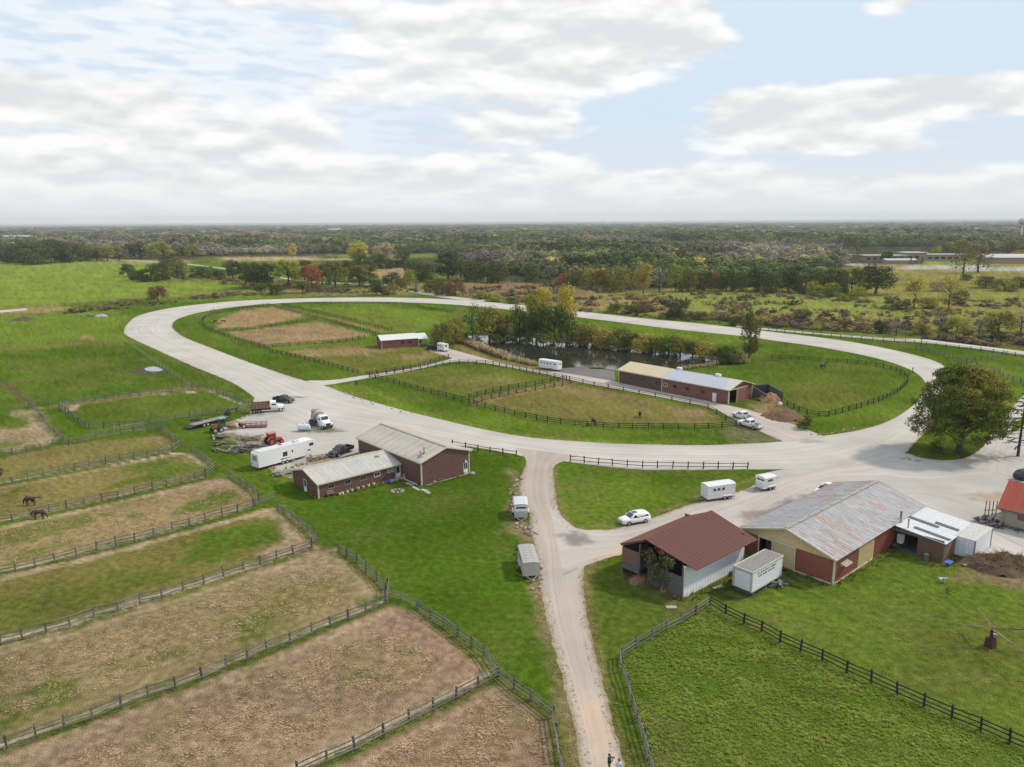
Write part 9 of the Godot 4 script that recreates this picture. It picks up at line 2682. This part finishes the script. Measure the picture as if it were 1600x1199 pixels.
func far_woods() -> void:
	var edge := V([-1364.6, -1098.1, -925.1, -1014.7, -678.7, -1024, -562.9, -1029.7, -519.3, -1063.2, -436.1, -1053.7, -354.5, -1128.7, -224.9, -1135.7, -93.5, -1034, -26.3, -809.8, 0.46, -649.9, 49.55, -588.6, 72.5, -538.9, 111.4, -510.2, 164.8, -517.2, 195.9, -531.2, 241.3, -588.8, 400.2, -907.4, 588.2, -1300.9, 692.4, -1284.4, 576.1, -1035, 734.5, -1106.2, 1310.5, -1128.5, 2243.1, -1230.4])
	var clear := [V([-402.8, -1069.9, -321.8, -1081.1, -207.6, -1047.2, -105.5, -1168.8, -90, -995.7, -186, -937.5, -338.2, -906.8]), PackedVector2Array(V([-1199.6, -1817.4, -1176.1, -1927.1, -999.3, -1635.9, -999.5, -1512.6])), PackedVector2Array(V([295.9, -668.8, 500.9, -1138.1, 593.2, -1300.1, 702.2, -1282.9, 535.2, -960.9, 460, -788.9, 386.6, -661.7]))]
	var shapes := []
	var kinds := []
	rng.seed = 401
	for k in ["round", "low", "tall"]:
		var m := MB.new()
		var c := clump_set(k, 20, 410 + shapes.size())
		crown(m, c, 20, 0.06, 0.35)
		m.col = Color(0.5, 0.45, 0.4)
		m.tube(Vector3.ZERO, Vector3(0, 0.5, 0), 0.03, 0.02, 4, false)
		shapes.append(m.mesh())
		kinds.append([])
	var mix := noise(91, 0.0022, 3)
	var shade := noise(92, 0.006, 3)
	var gaps := noise(93, 0.0035, 3)
	var d := 400.0
	while d < 12500.0:
		var s := maxf(8.5, d * 0.0105)
		var half := d * 0.92 + 120.0
		var x := -half
		while x < half:
			var p := Vector2(x + rng.randf_range(-0.5, 0.5) * s, -d + rng.randf_range(-0.5, 0.5) * s)
			x += s
			var k := 0
			while k < edge.size() - 2 and edge[k + 1].x / -edge[k + 1].y < p.x / -p.y:
				k += 1
			var a0: float = edge[k].x / -edge[k].y
			var a1: float = edge[k + 1].x / -edge[k + 1].y
			var far := lerpf(edge[k].y, edge[k + 1].y, clampf((p.x / -p.y - a0) / (a1 - a0), 0, 1))
			if p.y > far + rng.randf_range(-8, 8):
				continue
			if Geometry2D.is_point_in_polygon(p, PackedVector2Array(clear[0])) or Geometry2D.is_point_in_polygon(p, clear[1]) or Geometry2D.is_point_in_polygon(p, clear[2]):
				continue
			if d > 1300.0 and gaps.get_noise_2dv(p) > 0.42:
				continue
			var t := mix.get_noise_2dv(p) * 1.2 + rng.randf_range(-0.13, 0.13) - 0.06
			var c := Color(0.075, 0.095, 0.036)
			if t > 0.22:
				c = Color(0.18, 0.16, 0.13)
			elif t > 0.0:
				c = Color(0.14, 0.135, 0.07)
			elif t < -0.3:
				c = Color(0.11, 0.14, 0.045)
			var odd := rng.randf()
			if odd < 0.02:
				c = Color(0.36, 0.30, 0.08)
			elif odd < 0.035:
				c = Color(0.30, 0.16, 0.08)
			elif odd < 0.06:
				c = Color(0.24, 0.26, 0.08)
			var f := 1.5 * (1.0 + shade.get_noise_2dv(p) * 0.9) * rng.randf_range(0.8, 1.22)
			var h := rng.randf_range(9.0, 17.0) * (1.0 + gaps.get_noise_2d(p.x * 0.5, p.y * 0.5 + 900.0) * 0.7) * (0.75 if p.y > far - 60.0 else 1.0)
			var w := maxf(s * 1.15, rng.randf_range(10.0, 20.0))
			var kind := rng.randi() % 3
			kinds[kind].append([Transform3D(Basis(Vector3.UP, rng.randf() * TAU).scaled(Vector3(w, h, w)), Vector3(p.x, 0, p.y)), Color(c.r * f, c.g * f, c.b * f)])
		d += s
	for i in 3:
		multi("far_woods", shapes[i], kinds[i], ["round crowned trees of the woods that reach to the horizon", "low branched trees of the woods that reach to the horizon", "narrow crowned trees of the woods that reach to the horizon"][i], "woods")

func scrub() -> void:
	rng.seed = 501
	var m := MB.new()
	crown(m, clump_set("shrub", 9, 510), 12, 0.10, 0.3)
	var mesh := m.mesh()
	var where := []
	var hues := [Color(0.12, 0.095, 0.05), Color(0.06, 0.07, 0.03), Color(0.17, 0.16, 0.05), Color(0.22, 0.15, 0.07), Color(0.09, 0.08, 0.065), Color(0.035, 0.05, 0.022)]
	var patch := noise(95, 0.03, 3)
	for z in [[V([-85.4, -511.8, -36.14, -545.6, 45.1, -535.1, 77.8, -462.3, 163.8, -488, 199.8, -440.1, 242.1, -423.4, 309.3, -438.2, 199.9, -260.8, 158.9, -292.6, 111.2, -328.4, 62.2, -368, 20.76, -407.4, -22.48, -451.6]), 1500, 1.0, 3.4], [V([89.7, -331.3, 108.5, -320.2, 135.8, -302.1, 152.4, -289.4, 180.6, -252.2, 196.6, -275.3, 156.1, -306.9, 125.2, -336.5, 93.8, -346.8]), 420, 1.2, 3.0], [V([-215.7, -382.6, -196.3, -417.6, -181, -459.8, -152.2, -478.9, -97.2, -484.6, -72.6, -483.2, -102.7, -512.8, -171.1, -511.9, -192.6, -489.8, -224.7, -446.8, -235.8, -406.7, -222.4, -377.5]), 800, 0.6, 2.0], [V([-299.6, -598.9, -253.8, -609.1, -165.5, -521.5, -99.8, -498.3, -75.3, -501.6, -111.2, -556, -177.2, -590.8, -272.2, -654.1]), 240, 1.2, 3.2], [V([26.19, -386, 60.1, -355.4, 91.9, -329.1, 107.8, -318.3, 111.2, -328.4, 62.6, -370.6, 27.18, -400.8]), 160, 0.8, 1.8]]:
		var poly := PackedVector2Array(z[0])
		var box := Rect2(poly[0], Vector2.ZERO)
		for p in poly:
			box = box.expand(p)
		var made := 0
		var tries := 0
		while made < z[1] and tries < z[1] * 30:
			tries += 1
			var p := box.position + Vector2(rng.randf(), rng.randf()) * box.size
			if not Geometry2D.is_point_in_polygon(p, poly) or patch.get_noise_2dv(p) < rng.randf_range(-0.2, 0.35):
				continue
			made += 1
			var h := rng.randf_range(z[2], z[3]) * (0.6 if rng.randf() < 0.5 else 1.0)
			var w := h * rng.randf_range(1.2, 2.0)
			var c: Color = hues[(rng.randi() % 3 + int((patch.get_noise_2d(p.y, p.x) + 1.0) * 3.0)) % 6]
			var f := 1.5 * rng.randf_range(0.75, 1.3)
			where.append([Transform3D(Basis(Vector3.UP, rng.randf() * TAU).scaled(Vector3(w, h, w)), Vector3(p.x, 0, p.y)), Color(c.r * f, c.g * f, c.b * f)])
	multi("scrub", mesh, where, "low brown and green scrub in the meadows beyond the oval", "scrub")

# ---------- rough grass ----------
func fill(spots: Array, poly: Array, count: int, h0: float, h1: float, w: float, colours: Array, clumpy: FastNoiseLite, least := -1.0) -> void:
	var k := PackedVector2Array(poly)
	var box := Rect2(k[0], Vector2.ZERO)
	for p in k:
		box = box.expand(p)
	var made := 0
	var tries := 0
	while made < count and tries < count * 12:
		tries += 1
		var p := box.position + Vector2(rng.randf(), rng.randf()) * box.size
		if not Geometry2D.is_point_in_polygon(p, k):
			continue
		var n := clumpy.get_noise_2dv(p)
		if n < least:
			continue
		made += 1
		spots.append([p, rng.randf_range(h0, h1) * (1.0 + n * 0.6), w, colours[clampi(int((n * 0.5 + rng.randf()) * colours.size()), 0, colours.size() - 1)]])

func grasses() -> void:
	rng.seed = 601
	var clumpy := noise(97, 0.22, 3)
	var blades := tuft_mesh(8, 0.07, 9)
	var a := []
	fill(a, V([22.93, -81.2, 32.81, -67.8, 44.65, -55.55, 43.5, -48.4, 10.79, -48.62, 11.3, -57.06, 11.23, -70.2]), 26000, 0.07, 0.2, 1.7, [Color(0.085, 0.135, 0.012), Color(0.105, 0.16, 0.014), Color(0.13, 0.175, 0.02), Color(0.16, 0.195, 0.03), Color(0.185, 0.20, 0.045)], clumpy)
	tufts("rough_grass", blades, a, [], "rough green grass growing in the lower right paddock")
	var b := []
	var straw := [Color(0.17, 0.135, 0.045), Color(0.26, 0.18, 0.095), Color(0.34, 0.24, 0.15), Color(0.42, 0.31, 0.20)]
	fill(b, V([-53.14, -71.3, -38.22, -83.3, -29.77, -90.8, -25.51, -93.6, -21.13, -89, -18.68, -84.7, -33.44, -71.7, -46.35, -60.9]), 8000, 0.05, 0.13, 1.6, straw, clumpy, -0.3)
	fill(b, V([-41.34, -53.27, -32.07, -61.2, -22.76, -69.3, -14.97, -76.6, -11.17, -74.6, -7.29, -69.7, -12.04, -62.9, -19.52, -56.1, -24.87, -50.76, -38.9, -49.57]), 9000, 0.05, 0.13, 1.6, straw, clumpy, -0.3)
	fill(b, V([-15.3, -52.04, -9.13, -58.87, -1.37, -64.8, 2.7, -60.1, 2.82, -51.24]), 5000, 0.05, 0.13, 1.6, straw, clumpy, -0.2)
	fill(b, V([-75.2, -104.9, -60.1, -116.4, -51.09, -125.5, -42.89, -117.6, -52.17, -105.8, -67.5, -93.1]), 4000, 0.05, 0.14, 1.6, straw, clumpy, -0.2)
	tufts("dry_grass", blades, b, [], "dry trampled grass in the brown paddocks at the left")
	var c := []
	var weeds := [Color(0.05, 0.085, 0.012), Color(0.09, 0.12, 0.02), Color(0.15, 0.14, 0.045), Color(0.22, 0.17, 0.08)]
	for line in [V([-43.44, -57.31, -39.99, -59.89, -32.59, -65.7, -27.33, -70.6, -21.99, -75.6, -14.95, -82.2]), V([-54.83, -73.8, -49.51, -77.6, -44.2, -82.8, -38.45, -87.6, -31.46, -94.3, -27.75, -98.1]), V([-65.9, -90.7, -58.85, -95.6, -51.5, -102.3, -44.43, -109.7, -40.94, -113.6]), V([-17.58, -53.9, -13.53, -56.77, -7.38, -62.2, -1.47, -67.5]), V([-77.2, -107.8, -68.3, -114.8, -59.15, -123.7, -54.28, -128.3]), V([-88.5, -125.1, -75.9, -135.9, -66.9, -143.8]), V([-36.75, -112.5, -27.65, -99.8]), V([-23.71, -97, -15.43, -85.2]), V([-11.04, -80.9, -1.48, -67.6]), V([0.04, -65.5, 3.55, -61.1, 3.78, -53.67]), V([11.02, -70.6, 11.15, -60.5, 11.3, -52.9]), V([11.04, -70.7, 22.97, -81.6]), V([22.93, -81.5, 33.1, -68, 44.54, -55.4])]:
		for p in smooth(line, 0.3):
			c.append([p + Vector2(rng.randf_range(-0.25, 0.25), rng.randf_range(-0.25, 0.35)), rng.randf_range(0.08, 0.3), 1.0, weeds[rng.randi() % 4]])
	tufts("fence_line_weeds", blades, c, [], "unmown weeds and grass along the paddock fence lines")
	var e := []
	for line in [V([7.94, -134.2, 7.37, -128, 7.15, -118.4, 7.36, -110, 9.27, -104.8, 14.89, -104.7, 20.36, -108.1, 28.37, -114.3, 36.97, -119.5, 46.57, -127.4]), V([2.58, -137.3, 1.5, -128.1, 1.18, -120, 2.48, -111.4, 2.87, -103.9, 3.25, -93.3, 3.6, -81.4, 4.46, -70.7, 5.1, -63.3, 5.51, -56.31, 5.71, -51.22]), V([11.86, -94.7, 9.97, -91.3, 8.97, -87.8, 8.45, -77, 8.68, -68.4, 8.91, -60.5, 9.07, -54.82, 9.04, -51.2])]:
		for p in smooth(line, 0.09):
			e.append([p + Vector2(rng.randf_range(-0.9, 0.9), rng.randf_range(-0.9, 0.9)), rng.randf_range(0.05, 0.18), 1.4, [Color(0.27, 0.19, 0.08), Color(0.20, 0.16, 0.05), Color(0.09, 0.12, 0.02), Color(0.33, 0.25, 0.13)][rng.randi() % 4]])
	tufts("verge_grass", blades, e, [], "dead and green grass fringing the gravel drive")
	var w := []
	for line in [V([34.89, -91.6, 37.16, -88.8, 39.34, -86.5, 45.37, -91.3, 51.65, -96.5]), V([16.42, -89.8, 18.35, -86.3, 20.09, -83.1, 24.14, -85.9, 29.17, -89.6]), V([54.41, -91.9, 55.98, -91.9, 59, -94.6, 60.3, -92.6]), V([71.3, -104.7, 72.2, -103.5, 73.3, -102.3]), V([-0.09, -120, -0.2, -111.5, 0.18, -107.8]), V([0.78, -99.4, 0.87, -91.4, 1.33, -88.7]), V([-30.74, -118.4, -25.9, -121.5, -22.03, -124.1, -19.28, -126.4]), V([-15.14, -123.4, -11.26, -126.6, -8.3, -129.5]), V([-37.77, -124.7, -34.41, -121.1, -31.93, -118.1]), V([-41.32, -132, -39.31, -135.3, -37.41, -137.2, -35.32, -139.5]), V([-60.8, -151.3, -54.94, -146.6, -49.64, -141.4, -43.18, -132.4]), V([-70.2, -161.4, -67.2, -164.6, -63, -169.6, -62, -173.7])]:
		for p in smooth(line, 0.25):
			w.append([p + Vector2(rng.randf_range(-0.7, 0.5), rng.randf_range(-0.4, 0.7)), rng.randf_range(0.15, 0.7), 0.9, [Color(0.10, 0.10, 0.03), Color(0.22, 0.15, 0.06), Color(0.07, 0.10, 0.02), Color(0.16, 0.09, 0.05)][rng.randi() % 4]])
	tufts("yard_weeds", blades, w, [], "brown and green weeds along the barn walls and yard edge")
	var g := []
	fill(g, V([-36.39, -113.3, -31.22, -116.9, -17.22, -120.9, -8.17, -142.4, 1.71, -135.8, -0.09, -121.6, -0.11, -102.8, 3.15, -95.2, 3.53, -79.9, 4.72, -64.8, -2.09, -69.6, -11.34, -81.5, -15.72, -85.5]), 16000, 0.03, 0.075, 2.2, [Color(0.05, 0.10, 0.008), Color(0.065, 0.12, 0.010), Color(0.08, 0.14, 0.012)], clumpy)
	fill(g, V([23.87, -81.9, 38.95, -85.7, 52.89, -94.7, 59.12, -90.8, 64.2, -83.8, 44.97, -56.02, 36.37, -64.7, 30.01, -72.2]), 14000, 0.03, 0.09, 2.2, [Color(0.10, 0.155, 0.016), Color(0.13, 0.18, 0.022), Color(0.165, 0.19, 0.035)], clumpy)
	tufts("lawn_grass", blades, g, [], "short mown grass of the lawns round the barns")
